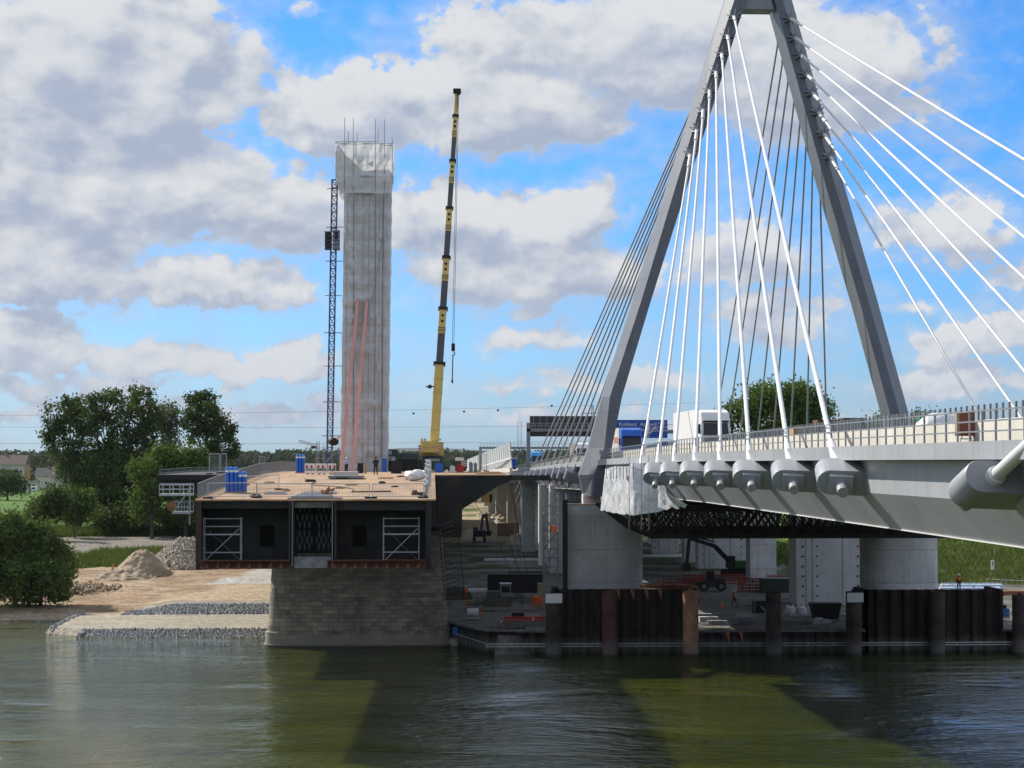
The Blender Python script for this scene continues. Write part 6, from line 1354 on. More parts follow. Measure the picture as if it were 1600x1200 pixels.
def tubep(label, px, ytop, m_, sign=False):
    x = xq(px, 206.2); zt = P(0, ytop, 206.2).z; t = thing('mooring_pile', label, 'mooring pile', (x, 206.2, 0), 'big steel tube piles along the quay')
    mb = MB(); r_ = .81; ring = lambda z, rr: [(x + rr * math.cos(a), 206.2 + rr * math.sin(a), z) for a in (2 * math.pi * i / 28 for i in range(28))]
    mb.rings([ring(-2, r_), ring(zt, r_), ring(zt, r_ - .06), ring(zt - 1, r_ - .06)], False); mb.build('tube', m_, t, smooth=True); MB().rings([ring(zt - 1.1, r_ - .07), ring(zt - 1, r_ - .07)]).build('fill', DSTEEL, t)
    MB().box(x - .25, x + .1, 206.0, 206.2, zt - 1.0, zt + .25).build('lifting_lug', m_ if m_ is not PILEM else DSTEEL, t)
    if sign: MB().box(x - .86, x + .86, 205.32, 205.37, P(0, 945, 205.4).z, P(0, 930, 205.4).z).build('sign_plate', WHITE, t)
tubep('dark tube pile carrying a white plate, at the near end of the rusty cofferdam', 864, 929, PILEM, True); tubep('reddish dark tube pile in the middle of the rusty cofferdam', 951, 926, mat('reddish tube steel', (.09, .04, .033), .85, 0, .4, .6, .006, 9, fn=f_tide)); tubep('sunlit rust orange tube pile, the brightest of the row', 1076, 926, PILER)
tubep('dark tube pile in front of the open quay by the small machine', 1204, 929, PILEM); tubep('dark tube pile with a white plate beside the wide black cofferdam', 1328, 928, PILEM, True); tubep('black tube pile in front of the middle of the wide cofferdam', 1457, 928, PILEM); tubep('tube pile standing clear beyond the wide cofferdam', 1585, 934, PILEM)
# stair tower beside the rounded pier
def gsite(px, py, z=2.0): return G(px, py, z)
a = P(853, 0, 222); t = thing('stair_tower', 'tall dark scaffold stair tower beside the rounded pier', 'scaffold', (P(862, 0, 222).x, 222, 2)); mb = MB(); ztop = P(0, 770, 222).z
xs_s = [P(p_, 0, 222).x for p_ in (850, 860, 872)]
for x in xs_s:
    for y in (222, 224): mb.tube((x, y, 2), (x, y, ztop), .05, n=5)
z = 2.4; k = 0
while z < ztop - .5:
    for y in (222, 224): mb.tube((xs_s[0], y, z), (xs_s[2], y, z), .035, n=4)
    for x in xs_s: mb.tube((x, 222, z), (x, 224, z), .035, n=4)
    mb.bar((xs_s[k % 2], 222.4, z), (xs_s[k % 2 + 1], 222.4, z + 1), .1, .1); z += 1.0; k += 1
mb.build('tube_frame', GALVD, t); MB().box(P(861, 0, 221).x, P(869, 0, 221).x, 221, 221.6, P(0, 833, 221).z, P(0, 823, 221).z).build('control_box', ORANGE, t)
MB().box(P(880.5, 0, 214).x, P(883.5, 0, 214).x, 213, 213.4, 5, P(0, 788, 214).z).build('ladder_screen', BLACKS, t)
a = P(815, 0, 300); t = thing('ladder_mast', 'thin grey lattice access mast in front of the slim piers', 'mast', (P(812, 0, 300).x, 300, 2)); lattice(MB(), (P(810, 0, 300).x, 300, 2), (P(808, 0, 300).x, 300, P(0, 752, 300).z), .9, 1.5, .05).build('lattice_frame', GALVD, t)
# ---- machines
def track(mb, x0, x1, y0, y1, z0, h): 
    r_ = h / 2; pts = [(x0 + r_ - r_ * math.sin(a), z0 + r_ - r_ * math.cos(a)) for a in np.linspace(0, math.pi, 7)] + [(x1 - r_ + r_ * math.sin(a), z0 + r_ + r_ * math.cos(a)) for a in np.linspace(0, math.pi, 7)]
    mb.prism([(x, y0, z) for x, z in pts], (0, y1 - y0, 0)); return mb
DOZ = mat('faded green dozer paint', (.075, .095, .075), .6, 0, .25, 2)
t = thing('bulldozer', 'dark green bulldozer on the shaded yard behind the quay wall', 'bulldozer', gsite(781, 948)); o_ = ORG[t.name].copy(); ox, oy, oz_ = o_
Bx = lambda nm_, x0, x1, y0, y1, z0, z1, m_, bv=.04: MB().box(ox + x0, ox + x1, oy + y0, oy + y1, oz_ + z0, oz_ + z1).build(nm_, m_, t, bevel=bv)
for y in (0, 1.7): track(MB(), ox - 1.9, ox + 1.6, oy + y, oy + y + .55, oz_, .95).build('track', mat('muddy track', (.12, .11, .09), .9, 0, .3, 3), t)
Bx('hull', -1.3, 1.7, .5, 1.8, .5, 1.2, DOZ); Bx('engine_hood', -1.6, .1, .55, 1.75, 1.2, 1.9, DOZ); Bx('cab', .1, 1.4, .45, 1.85, 1.2, 2.75, GALVD); Bx('cab_window', .25, 1.25, .4, .445, 1.75, 2.5, GLASS, .01); Bx('roof', .0, 1.5, .35, 1.95, 2.76, 2.88, GALV)
MB().prism([(ox - 3.0, oy - .4, oz_ + .05), (ox - 2.75, oy - .4, oz_ + .05), (ox - 2.6, oy - .4, oz_ + 1.15), (ox - 2.8, oy - .4, oz_ + 1.2)], (0, 3.0, 0)).build('blade', DOZ, t); MB().bar((ox - 2.7, oy + .2, oz_ + .4), (ox - .5, oy - .1, oz_ + .45), .18, .2).bar((ox - 2.7, oy + 2.2, oz_ + .4), (ox - .5, oy + 2.3, oz_ + .45), .18, .2).build('push_arm', DOZ, t)
MB().bar((ox + 1.6, oy + 1, oz_ + 1), (ox + 3.0, oy + 1, oz_ + 1.3), .3, .4).bar((ox + 2.9, oy + .4, oz_ + 1.3), (ox + 2.8, oy + .4, oz_ + .2), .15, .2).bar((ox + 2.9, oy + 1.6, oz_ + 1.3), (ox + 2.8, oy + 1.6, oz_ + .2), .15, .2).tube((ox + 1.6, oy + .8, oz_ + 1.6), (ox + 2.8, oy + .8, oz_ + 1.4), .1).build('ripper', DOZ, t)
def excavator(label, base, m_, s=1.0, flip=1, reach=None, view='side', group=None):
    t = thing('excavator', label, 'excavator', base, group); ox, oy, oz_ = base; f = flip
    b_ = lambda nm_, x0, x1, y0, y1, z0, z1, mm, bv=.05: MB().box(ox + min(f * x0, f * x1) * s, ox + max(f * x0, f * x1) * s, oy + y0 * s, oy + y1 * s, oz_ + z0 * s, oz_ + z1 * s).build(nm_, mm, t, bevel=bv)
    if view == 'side':
        for y in (-.3, 1.9): track(MB(), ox - 2.2 * s, ox + 2.2 * s, oy + y * s, oy + (y + .6) * s, oz_, .95 * s).build('track', BLACKS, t)
        b_('undercarriage', -1.2, 1.2, .3, 1.9, .4, 1.0, BLACKS); b_('house', -1.4, 2.6, -.2, 2.5, 1.1, 2.3, m_, .15); b_('cab', -1.6, -.3, -.25, .9, 1.2, 3.0, BLACKS, .1); b_('cab_window', -1.4, -.5, -.3, -.26, 1.9, 2.8, GLASS, .01)
        pts = reach or [(-.9, 2.0), (-4.2, 4.6), (-8.2, 5.2), (-9.0, 1.4)]
        q_ = [Vector((ox + f * a * s, oy + 1.2 * s, oz_ + c_ * s)) for a, c_ in pts]; MB().bar(q_[0], q_[1], .5 * s, .7 * s).bar(q_[1], q_[2], .45 * s, .6 * s).build('boom', BLACKS, t, bevel=.05); MB().bar(q_[2], q_[3], .4 * s, .5 * s).tube(q_[1] + Vector((0, 0, .6 * s)), q_[2] + Vector((0, 0, .5 * s)), .12 * s).build('dipper_arm', BLACKS, t); e = q_[3]; MB().prism([(e.x - .5 * s, e.y - .6 * s, e.z), (e.x + .4 * s, e.y - .6 * s, e.z), (e.x + .5 * s, e.y - .6 * s, e.z - 1.0 * s), (e.x - .3 * s, e.y - .6 * s, e.z - 1.2 * s), (e.x - .8 * s, e.y - .6 * s, e.z - .6 * s)], (0, 1.2 * s, 0)).build('bucket', BLACKS, t)
    else:
        for x in (-1.4, .8): MB().box(ox + x * s, ox + (x + .6) * s, oy - 2 * s, oy + 2 * s, oz_, oz_ + .95 * s).build('track', BLACKS, t, bevel=.1)
        b_('house', -1.35, 1.35, -1.6, 1.8, 1.05, 2.4, m_, .15); b_('cab', -1.3, -.3, .2, 1.8, 1.3, 3.0, BLACKS, .1)
        q_ = [Vector((ox + .4 * s, oy + 1.5 * s, oz_ + 2 * s)), Vector((ox + .8 * s, oy + 4 * s, oz_ + 5.2 * s)), Vector((ox + 1.6 * s, oy + 6 * s, oz_ + 5.6 * s)), Vector((ox + 2.2 * s, oy + 7 * s, oz_ + 1.5 * s))]
        MB().bar(q_[0], q_[1], .45 * s, .6 * s).bar(q_[1], q_[2], .4 * s, .5 * s).build('boom', BLACKS, t); MB().bar(q_[2], q_[3], .35 * s, .4 * s).build('dipper_arm', BLACKS, t); e = q_[3]; MB().ball(e, .7 * s, 10, 6).build('bucket', BLACKS, t)
    return t
excavator('green excavator with a long black arm reaching over the yard behind the quay', G(1152, 900, 2.0), GREENM, 1.05, 1, [(-.9, 2.0), (-3.2, 4.4), (-7.0, 5.6), (-7.4, 1.8)])
excavator('dark tracked excavator seen from behind in the sunlit gap under the bridges', G(749, 846, 2.4), BLACKS, 1.0, 1, None, 'rear')
# wheel loader / tractor
t = thing('wheel_loader', 'dark wheel loader parked among red scaffold parts', 'loader', G(1112, 924, 2)); ox, oy, oz_ = ORG[t.name]
Bx('chassis', -1.6, 1.9, 0, 1.4, .6, 1.3, DGREEN); Bx('hood', .4, 1.9, .1, 1.3, 1.3, 1.9, DGREEN); Bx('cab', -.7, .4, .05, 1.35, 1.3, 2.8, BLACKS); Bx('cab_window', -.55, .25, 0, .045, 1.8, 2.6, GLASS, .01)
for x in (-1.1, 1.3):
    w_ = MB().tube((ox + x, oy - .35, oz_ + .7), (ox + x, oy + .05, oz_ + .7), .7, n=20).build('wheel', RUBBER, t, smooth=True); MB().tube((ox + x, oy - .38, oz_ + .7), (ox + x, oy - .352, oz_ + .7), .32, n=14).build('hub', GALVD, w_)
MB().bar((ox - 1.3, oy + .6, oz_ + 1.2), (ox - 3, oy + .6, oz_ + .7), .3, .3).prism([(ox - 3.0, oy - .5, oz_ + .2), (ox - 3.1, oy - .5, oz_ + 1.1), (ox - 3.9, oy - .5, oz_ + .3)], (0, 2.3, 0)).build('bucket_arm', DGREEN, t)
# red scaffold part stacks (lattice crates)
REDL = mat('dull red lattice paint', (.24, .035, .025), .7, 0, .3, 2)
def crate_stack(label, px, py, wd, h_, m_=REDL):
    a = G(px, py, 2.0); t = thing('lattice_crate', label, 'scaffold parts', a, 'red lattice parts stacked in the yard'); x0, x1 = a.x - wd / 2, a.x + wd / 2; mb = MB()
    for z in np.arange(.1, h_, .42):
        for y in (0, 1.2): mb.bar((x0, a.y + y, a.z + z), (x1, a.y + y, a.z + z), .1, .1)
    mb.build('chord', m_, t); mb = MB(); x = x0; k = 0
    while x < x1 - .3: mb.bar((x, a.y - .02, a.z + (.1 if k % 2 else h_ - .1)), (x + .5, a.y - .02, a.z + (h_ - .1 if k % 2 else .1)), .07, .07).bar((x, a.y - .06, a.z), (x, a.y - .06, a.z + h_), .09, .09); x += .5; k += 1
    mb.build('diagonal', m_, t)
crate_stack('long red lattice stack at the near side of the wheel loader', 1065, 921, 5.2, 1.5); crate_stack('red lattice stack behind the wheel loader bucket', 1085, 914, 3.6, 1.7); crate_stack('long low red lattice stack right behind the wheel loader', 1130, 913, 6.5, 1.5); crate_stack('tall dark red lattice rack next to the square pier', 1172, 925, 3.2, 1.9); crate_stack('low red lattice stack beyond the square pier', 1220, 906, 4.0, .9)
def container(label, p0, p1, pt, pb, Yd, m_, grp='dark containers in the yard'):
    a, b_ = P(p0, pb, Yd), P(p1, pt, Yd); z0 = a.z; t = thing('waste_container', label, 'container', ((a.x + b_.x) / 2, Yd + 1.2, z0), grp); zt = b_.z
    MB().box(a.x, b_.x, Yd, Yd + 2.4, z0 + .1, zt - .12).build('body', m_, t); mb = MB(); x = a.x + .2
    while x < b_.x - .1: mb.box(x - .05, x + .05, Yd - .1, Yd - .003, z0 + .12, zt - .14); x += .55
    mb.build('rib', m_, t); MB().box(a.x - .06, b_.x + .06, Yd - .14, Yd + 2.46, zt - .118, zt).build('top_rail', m_, t)
container('long dark open container behind the bulldozer', 762, 849, 897, 928, 262, BLACKS); container('dark green container between the square and the broad bolted piers', 1191, 1238, 904, 930, 272, DGREEN); container('second dark container stacked behind the bulldozer container', 795, 849, 893, 915, 275, BLACKS)
# generator, lift etc.
t = thing('boom_lift', 'orange boom lift base with a pale olive box behind it, beside the first tube pile', 'lift', G(843, 948, 2)); ox, oy, oz_ = ORG[t.name]; Bx('base', -1, .7, 0, 1.2, .3, 1.3, ORANGE, .1); Bx('counterweight', -.2, .7, .2, 1.2, 1.3, 2.9, mat('olive box', (.28, .27, .15), .6)); 
for x in (-.7, .4): MB().tube((ox + x, oy - .15, oz_ + .3), (ox + x, oy + .1, oz_ + .3), .3, n=14).build('wheel', ORANGE, t)
t = thing('lying_beam', 'red steel beam lying on the quay behind the low wall', 'beam', G(815, 971, QZ)); ox, oy, oz_ = ORG[t.name]; Bx('beam', -1.9, 2.9, 0, .5, 0, .55, REDP, .02); Bx('black_block', -1.1, .3, .1, .6, .56, .95, BLACKS); Bx('yellow_band', 1.2, 1.4, -.02, -.004, .02, .5, YEL, .0)
t = thing('tank_trailer', 'small white tank trailer at the end of the quay by the stone pier', 'tank', G(739, 966, QZ)); ox, oy, oz_ = ORG[t.name]; MB().tube((ox - .65, oy, oz_ + .65), (ox + .65, oy, oz_ + .65), .48, n=14).build('tank', BAG, t, smooth=True); Bx('frame', -.7, .75, -.3, .3, 0, .18, GALV); MB().tube((ox + .7, oy, oz_ + .9), (ox + 2.4, oy, oz_ + .75), .06).build('drawbar', BLACKS, t)
t = thing('flood_lamp_stand', 'small red and white tripod frame standing on the quay wall', 'tripod', G(783, 981, QZ)); ox, oy, oz_ = ORG[t.name]
for a in (0, 2.1, 4.2): MB().tube((ox + .45 * math.cos(a), oy + .3 * math.sin(a), oz_), (ox, oy, oz_ + .6), .045).build('leg', REDP, t)
MB().ball((ox, oy, oz_ + .65), .12, 8, 6).build('head', WHITE, t)
t = thing('pump_unit', 'dark pump machine with pipes behind the tube pile', 'pump', G(1186, 961, QZ)); ox, oy, oz_ = ORG[t.name]; Bx('housing', -.7, .9, 0, 1, .2, 1.6, BLACKS, .1); Bx('canopy', -.9, 1.6, -.1, 1.2, 2.2, 2.32, GALVD, .02); MB().tube((ox - .5, oy, oz_), (ox - .5, oy, oz_ + 2.3), .06).tube((ox + 1.3, oy, oz_), (ox + 1.3, oy, oz_ + 2.3), .06).tube((ox + .2, oy - .1, oz_ + 1), (ox + .9, oy - .4, oz_ + .2), .14).build('post_pipe', GALVD, t)
t = thing('site_box', 'flat grey lidded box on the quay beside the dark pump', 'box', G(1164, 972, QZ)); ox, oy, oz_ = ORG[t.name]; Bx('body', -.95, .95, 0, 1.2, 0, .55, GALVD); MB().prism([(ox - 1, oy - .05, oz_ + .56), (ox + 1, oy - .05, oz_ + .56), (ox + .8, oy + 1.2, oz_ + .95), (ox - .8, oy + 1.2, oz_ + .95)], (0, 0, .06)).build('lid', GALV, t)
for i, (px, py, n_) in enumerate(((1108, 972, 6), (1122, 977, 5), (1098, 964, 4))):
    a = G(px, py, QZ); mb = MB()
    for k in range(n_): mb.bar((a.x - 1.1, a.y + k * .05, a.z + .06 + k * .1), (a.x + 1.1 - .1 * (k % 2), a.y + k * .05, a.z + .06 + k * .1), .9, .05)
    tag(mb.build('board_stack', WHITE if i < 2 else GALV), ['white boards stacked flat on the quay', 'longer low pile of white boards nearest the wall', 'grey frames piled behind the white boards'][i], 'boards', 'white board stacks on the quay')
def bag(px, py, z, label, grp, s=1.0, m_=BAG):
    a = G(px, py, z); h_ = .95 * s; rs = []
    for zz_, rr in ((0, .40), (.1, .49), (.5, .53), (.85, .48), (.97, .3)):
        rs.append([(a.x + s * rr * (math.copysign(abs(math.cos(q_)) ** .55, math.cos(q_))) * random.uniform(.95, 1.05), a.y + s * rr * (math.copysign(abs(math.sin(q_)) ** .55, math.sin(q_))) * random.uniform(.95, 1.05), a.z + zz_ * h_ + random.uniform(0, .04)) for q_ in (2 * math.pi * k / 16 for k in range(16))])
    t = thing('bulk_bag', label, 'bulk bag', a, grp); MB().rings(rs).build('sack', m_, t, smooth=True)
    for sx_, sy_ in ((-1, -1), (1, -1), (1, 1), (-1, 1)): MB().bar((a.x + sx_ * .32 * s, a.y + sy_ * .32 * s, a.z + h_ * .9), (a.x + sx_ * .24 * s, a.y + sy_ * .24 * s, a.z + h_ + .22), .07, .02).build('loop', m_, t)
    return t
bag(1235, 961, 2.2, 'white bulk bag beside the tube pile at the foot of the bolted pier', 'white bulk bags by the bolted pier', 1.1); bag(1252, 961, 2.2, 'white bulk bag next to the bolted pier, the farther one from the tube pile', 'white bulk bags by the bolted pier', 1.1)
tag(MB().box(*(lambda a: (a.x - .9, a.x + .7, a.y, a.y + 1, a.z, a.z + .75))(G(1272, 961, 2.2))).box(*(lambda a: (a.x - .7, a.x + .5, a.y + .1, a.y + .9, a.z + .752, a.z + .95))(G(1272, 961, 2.2))).build('concrete_block', CONCP), 'grey concrete block beside the two white bulk bags', 'block')
t = thing('skip_container', 'low black skip on the quay in front of the bolted pier', 'skip', G(1292, 968, QZ)); ox, oy, oz_ = ORG[t.name]; MB().prism([(ox - 1.3, oy, oz_), (ox + 1.3, oy, oz_), (ox + 1.7, oy, oz_ + 1.7), (ox - 1.7, oy, oz_ + 1.7)], (0, 2, 0)).build('body', BLACKS, t); Bx('rim', -1.75, 1.75, -.05, 2.05, 1.702, 1.82, BLACKS, .01)
a = G(1284, 976, QZ); tag(MB().ball((a.x - .3, a.y, a.z + .35), .5, 14, 9, (1.3, .8, .9), .3).ball((a.x + .5, a.y, a.z + .3), .4, 12, 8, (1.2, .8, .8), .35).build('rubbish_sack', BAG), 'crumpled white plastic sack in front of the low black skip', 'sack')
k = 0
rowl = ['bluish white bulk bag in the long row on the embankment foot']
for r_ in range(2):
    for i in range(12):
        bag(1472 + i * 8.0 + r_ * 2, 925.5 - r_ * 5, 2.0, ['first', 'second', 'third', 'fourth', 'fifth', 'sixth', 'seventh', 'eighth', 'ninth', 'tenth', 'eleventh', 'twelfth'][i] + ' bluish white bulk bag from the round pier in the ' + ('front' if r_ == 0 else 'rear') + ' row', 'row of bulk bags at the embankment foot', .78, mat('bluish woven bag', (.55, .64, .80), .7, 0, .1, 3, .02, 8))
t = thing('beam_pile', 'rusty steel beams stacked on the ground beyond the wide cofferdam', 'steel beams', G(1592, 930, 2)); o_ = ORG[t.name]
for i in range(9): MB().bar((o_.x - 4.0 + .2 * i, o_.y + .4 * (i % 5), o_.z + .15 + .28 * (i // 5)), (o_.x + 6, o_.y + .4 * (i % 5) + .6, o_.z + .15 + .28 * (i // 5)), .25, .24).build('beam', RUSTB, t)
t = thing('blue_pump_skid', 'blue machine skid on the quay beside the last tube pile', 'machine', G(1568, 966, QZ)); ox, oy, oz_ = ORG[t.name]; Bx('body', -.7, .7, 0, 1, .2, 1.1, mat('dull blue', (.03, .09, .25), .6)); Bx('hood', -.5, .4, .1, .9, 1.1, 1.5, BLACKS); Bx('base', -.8, .8, -.1, 1.1, 0, .19, GALVD)
# embankment rail fence
t = thing('rail_fence', 'thin rail fence at the foot of the green embankment', 'fence', G(1570, 915, 2.6)); mb = MB(); mb2 = MB()
for i in range(5): a = G(1542 + i * 30, 917 + i * 1.5, 2.4); mb.tube(a, a + Vector((0, 0, 1.1)), .04)
mb.build('fence_post', GALV, t); mb2.tube(G(1542, 917, 2.4) + Vector((0, 0, 1.1)), G(1662, 923, 2.4) + Vector((0, 0, 1.1)), .03); mb2.build('rail', GALV, t)
# quay-top rail and rebar clutter (one small fence per stretch)
for (p0, p1, lb) in ((1114, 1195, 'bent dark railing along the open quay edge, near the white boards'), (1215, 1345, 'bent dark railing along the quay edge, near the black skip'), (762, 850, 'low dark railing on the quay edge near the stone pier')):
    t = thing('quay_railing', lb, 'railing', (xq(p0), YW + 1, QZ), 'railings on the quay edge'); mb = MB(); x = xq(p0); yb = YW + 1.2 if p0 > 800 else 210.5
    while x < xq(p1): mb.tube((x, yb, QZ + .27), (x + random.uniform(-.08, .08), yb, QZ + 1.2), .03, n=4); x += .9
    mb.build('post', GALVD, t); MB().tube((xq(p0), yb, QZ + 1.15), (xq(p1), yb, QZ + 1.12), .03, n=4).tube((xq(p0), yb, QZ + .7), (xq(p1), yb, QZ + .72), .025, n=4).build('rail', GALVD, t)
mb = MB()
for px in (1135, 1156): x = xq(px); mb.prism([(x - .3, YW + .5, QZ), (x + .15, YW + .5, QZ), (x + .15, YW + .5, QZ - 1.3), (x, YW + .5, QZ - .8)], (0, .05, 0))
tag(mb.build('rusty_plate', RUSTB), 'bright rusty plates hung on the low quay wall', 'plate')
# far site clutter in the sunlit gap
for i in range(3):
    a = G(790 + i * 9, 820 - i, 3.0); t = thing('pipe_stack', ['stack of red-brown pipes, lowest and nearest the excavator', 'middle stack of red-brown pipes in the sunlit gap', 'stack of red-brown pipes against the sunlit piers'][i], 'pipe stack', a, 'pipe stacks in the sunlit gap'); mb = MB()
    for r_ in range(4):
        for k in range(3): mb.tube((a.x - 1.1 + k * .75, a.y - 1.5, a.z + .3 + r_ * .55), (a.x - 1.1 + k * .75, a.y + 3, a.z + .3 + r_ * .55), .3, n=10)
    mb.build('pipe', mat('red-brown pipe', (.30, .10, .06), .7), t); MB().box(a.x - 1.5, a.x + 1.5, a.y - 1, a.y - .7, a.z, a.z + .04).build('timber_bearer', WOOD, t)
a = G(793, 838, 2.6); tag(MB().box(a.x - 2.3, a.x + 2.6, a.y, a.y + .3, a.z, a.z + 3.0).box(a.x - 2.3, a.x + 2.6, a.y - .05, a.y - .003, a.z + 2.7, a.z + 2.9).build('timber_hoarding', mat('brown hoarding', (.22, .15, .10), .85, 0, .2, 2)), 'brown timber hoarding below the pipe stacks', 'hoarding')
for i, (px, py, Yd, r_, h_, lb) in enumerate(((806, 842, 420, 2.2, 2.2, 'pale rubble heap at the foot of the near sunlit pier'), (735, 812, 440, 3.5, 2.0, 'low sand heap behind the dark excavator'), (782, 800, 500, 4.0, 2.5, 'sand heap among the far sunlit piers'), (757, 805, 520, 3.0, 1.8, 'overgrown earth heap deep in the gap'))): heap('sand_heap', lb, px, Yd, r_, h_, mat('pale rubble', (.5, .42, .32), .9, 0, .2, 1, .05, 3), jit=.2)
heap('earth_heap', 'dark earth heap in the shade behind the stone pier', 708, 262, 3.0, 1.7, mat('dark earth', (.05, .045, .035), .95, 0, .3, 1, .05, 3), jit=.2)
t = thing('site_hut', 'orange-brown site hut far down the sunlit gap', 'hut', P(752, 785, 560)); a = ORG[t.name]; MB().box(a.x - 4, a.x + 3, a.y, a.y + 3, a.z, a.z + 2.4).build('wall', OCHRE, t); MB().box(a.x - 4.2, a.x + 3.2, a.y - .2, a.y + 3.2, a.z + 2.402, a.z + 2.6).build('roof', CREAM, t); MB().box(a.x - 1, a.x, a.y - .04, a.y - .003, a.z + .1, a.z + 2).build('door', WHITE, t)
for px, lb in ((728, 'worker in an orange jacket standing behind the tank trailer'),): person(lb, G(px, 936, 2.1), 1.75, .5, HIVIS, mat('orange trousers', (.6, .12, .03)), WHITE, 'stand', HIVIS)
person('worker in an orange vest walking across the yard behind the quay', G(1147, 945, 2.1), 1.8, 1.2, NAVY, NAVY, WHITE, 'walk', HIVIS)
person('worker in an orange vest standing on the wide cofferdam beside the white bulk bags', (xq(1491, 214), 214, P(0, 926, 214).z), 1.75, .1, NAVY, NAVY, WHITE, 'stand', HIVIS)
tag(MB().box(xq(1470, 214), xq(1540, 214), 213.3, 216, P(0, 928, 214).z, P(0, 926, 214).z - .0).build('catwalk', GALVD), 'grey catwalk on top of the wide cofferdam under the worker', 'catwalk')
for px, py, w_, lb in ((728, 922, 3.5, 'pale concrete strip in the yard behind the worker'), (810, 874, 6.0, 'pale concrete strip beyond the dark containers')):
    a = G(px, py, 2.25); tag(MB().box(a.x - w_, a.x + w_, a.y, a.y + 3, a.z - .3, a.z + .05).build('concrete_pad', mat('pale slab', (.55, .58, .62), .7)), kind='structure')
a = G(1040, 868, 2.3); tag(MB().box(a.x - 12, a.x + 8, a.y, a.y + 4, a.z - .3, a.z).build('access_road', mat('pale slab', (.55, .58, .62))), kind='structure')
a = G(1225, 880, 2.3); tag(MB().box(a.x - 4, a.x + 9, a.y, a.y + 70, a.z - .4, a.z - .05).build('service_road', mat('pale road', (.42, .43, .45), .8)), kind='structure')
# ---------------- air ----------------
hm_ = bpy.data.materials.new('haze air'); hm_.use_nodes = True; t_ = hm_.node_tree; t_.nodes.clear()
pv = t_.nodes.new('ShaderNodeVolumePrincipled'); pv.inputs['Color'].default_value = (.75, .86, 1, 1); pv.inputs['Density'].default_value = .00002
t_.links.new(pv.outputs[0], t_.nodes.new('ShaderNodeOutputMaterial').inputs['Volume'])
hb = MB().box(-6100, 6100, -3100, 9400, -5, 78).build('haze', hm_); tag(hb, kind='stuff')
# ---------------- small yard clutter ----------------
def pallet(label, px, py, z, m_=WOOD, n_=3):
    a = G(px, py, z); t = thing('pallet_stack', label, 'pallets', a, 'pallets and small stacks in the yard'); mb = MB()
    for k in range(n_):
        zz_ = a.z + k * .15
        for j in range(5): mb.box(a.x - .6 + j * .26, a.x - .48 + j * .26 + .04, a.y, a.y + .8, zz_ + .1, zz_ + .13)
        for y in (0, .35, .7): mb.box(a.x - .6, a.x + .62, a.y + y, a.y + y + .1, zz_, zz_ + .098)
    mb.build('pallet', m_, t)
for args in (('low pallet stack by the bulldozer blade', 733, 944, 2.1), ('pallet stack between the bulldozer and the orange lift', 822, 940, 2.1, GALVD, 5), ('pallet stack before the red lattice stacks', 1060, 940, 2.1, WOOD, 4), ('dark pallet stack by the loader wheel', 1085, 944, 2.1, DSTEEL, 5), ('pallet stack beside the grey lidded box', 1145, 975, QZ, GALVD, 3), ('pallet stack by the white bulk bags', 1216, 962, 2.2, WOOD, 2), ('pale pallet stack near the black skip', 1318, 965, QZ, GALV, 3)): pallet(*args)
def cone(label, px, py, z):
    a = G(px, py, z); t = thing('traffic_cone', label, 'cone', a, 'traffic cones in the yard'); MB().tube(a + Vector((0, 0, .03)), a + Vector((0, 0, .75)), .17, .03, 14).build('cone', HIVIS, t, smooth=True); MB().box(a.x - .24, a.x + .24, a.y - .24, a.y + .24, a.z, a.z + .04).build('base', BLACKS, t)
for args in (('traffic cone by the tank trailer', 752, 960, QZ), ('traffic cone in the open yard near the walking worker', 1128, 950, 2.1), ('traffic cone behind the dark pump', 1205, 950, 2.1)): cone(*args)
for i, (px, py, z, L_, m_, lb) in enumerate(((735, 975, QZ, 1.6, GALVD, 'grey pipe on the quay by the tank trailer'), (800, 984, QZ, 2.6, DSTEEL, 'dark pipe along the quay edge'), (1255, 982, QZ, 2.8, GALVD, 'grey pipe on the quay before the black skip'), (1170, 985, QZ, 2.4, RUSTB, 'rusty pipe on the quay under the lidded box'))):
    a = G(px, py, z); tag(MB().tube((a.x - L_ / 2, a.y, a.z + .13), (a.x + L_ / 2, a.y + .3, a.z + .13), .12, n=10).tube((a.x - L_ / 2.4, a.y + .3, a.z + .12), (a.x + L_ / 1.8, a.y + .5, a.z + .12), .1, n=10).build('site_pipe', m_, smooth=True), lb, 'pipe')
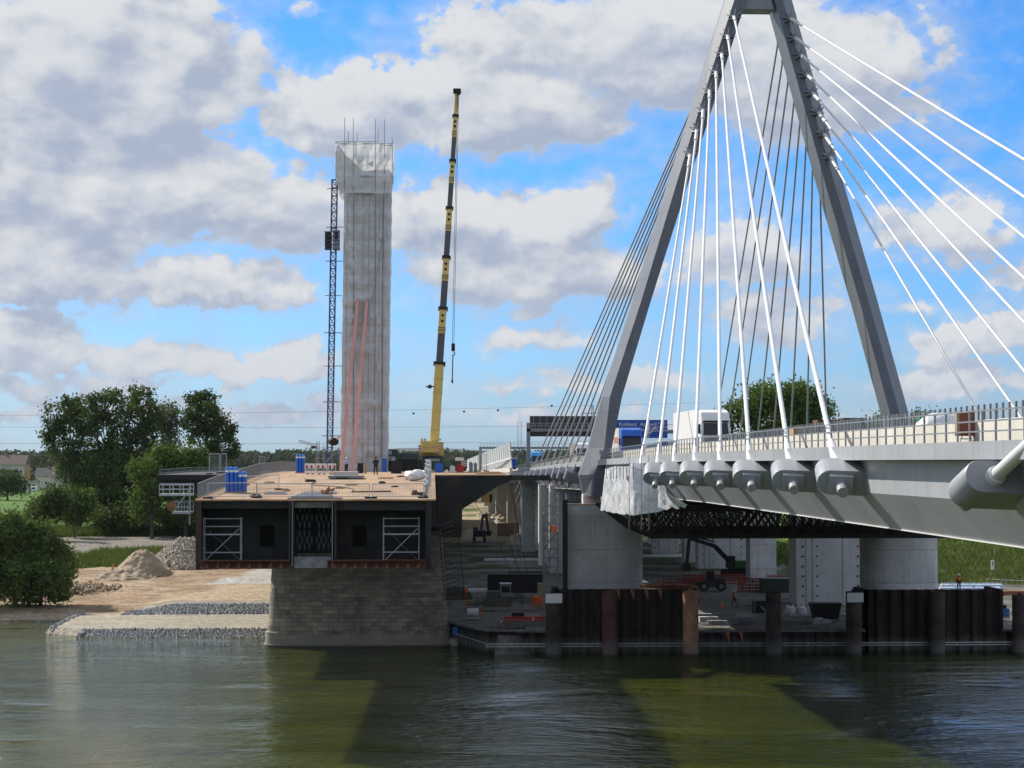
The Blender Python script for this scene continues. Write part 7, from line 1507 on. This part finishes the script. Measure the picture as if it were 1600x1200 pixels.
# clutter on the old deck
for i, (px, Yd, sx_, m_, lb) in enumerate(((548, 172, .5, WOOD, 'short timber on the open deck below the steel plates'), (616, 168, .25, DSTEEL, 'small dark box on the deck toward the white bags'), (420, 178, .4, WOOD, 'timber offcut on the deck beside the side railing'), (530, 165, .35, GALVD, 'grey offcut behind the hatch cover'), (382, 172, .3, RUSTB, 'rusty offcut behind the blue gas bottles'), (628, 195, .5, DSTEEL, 'dark offcuts just before the white bags'), (602, 190, .7, WOOD, 'long timber lying in front of the man in black'))):
    a = P(px, 750, Yd); z = oz(Yd) + .004; mb = MB()
    for k in range(3): mb.bar((a.x - sx_ + .1 * k, Yd + .15 * k, z + .05 + .02 * k), (a.x + sx_ + .06 * k, Yd + .15 * k + random.uniform(-.3, .3), z + .05 + .02 * k), .1, .09)
    tag(mb.build('deck_offcut', m_), lb, 'offcut', 'offcuts lying on the old deck')
mb = MB(); pts = []
for k in range(40): u = k / 39; x = P(560 - 110 * u, 0, 170).x + .8 * math.sin(u * 9); y = 158 + 30 * u + 1.2 * math.sin(u * 7); pts.append((x, y, oz(y) + .04))
mb.path(pts, .035, 5); tag(mb.build('power_cable', BLACKS), 'black cable snaking along the old deck from the hatch toward the barrier', 'cable')

# site cabins seen under the deck between the slim piers and the rounded pier
for (p0, p1, pt, pb, Yd, m_, lb) in ((884, 909, 764, 800, 300, mat('blue grey cabin', (.16, .20, .26), .6), 'blue grey site cabin with tall windows under the new deck, beside the rounded pier'), (1012, 1060, 780, 800, 420, CONCP, 'pale cabin far back under the lattice girders')):
    x0, x1 = P(p0, 0, Yd).x, P(p1, 0, Yd).x; z0, z1 = P(0, pb + 60, Yd).z, P(0, pt, Yd).z; z0 = max(z0, 2)
    t = thing('site_cabin', lb, 'cabin', ((x0 + x1) / 2, Yd + 1.2, z0), 'site cabins under the new bridge')
    MB().box(x0, x1, Yd, Yd + 2.4, z0, z1).build('wall', m_, t); MB().box(x0 - .1, x1 + .1, Yd - .1, Yd + 2.5, z1 + .003, z1 + .15).build('roof', GALVD, t)
    n_ = max(2, int((x1 - x0) / .8))
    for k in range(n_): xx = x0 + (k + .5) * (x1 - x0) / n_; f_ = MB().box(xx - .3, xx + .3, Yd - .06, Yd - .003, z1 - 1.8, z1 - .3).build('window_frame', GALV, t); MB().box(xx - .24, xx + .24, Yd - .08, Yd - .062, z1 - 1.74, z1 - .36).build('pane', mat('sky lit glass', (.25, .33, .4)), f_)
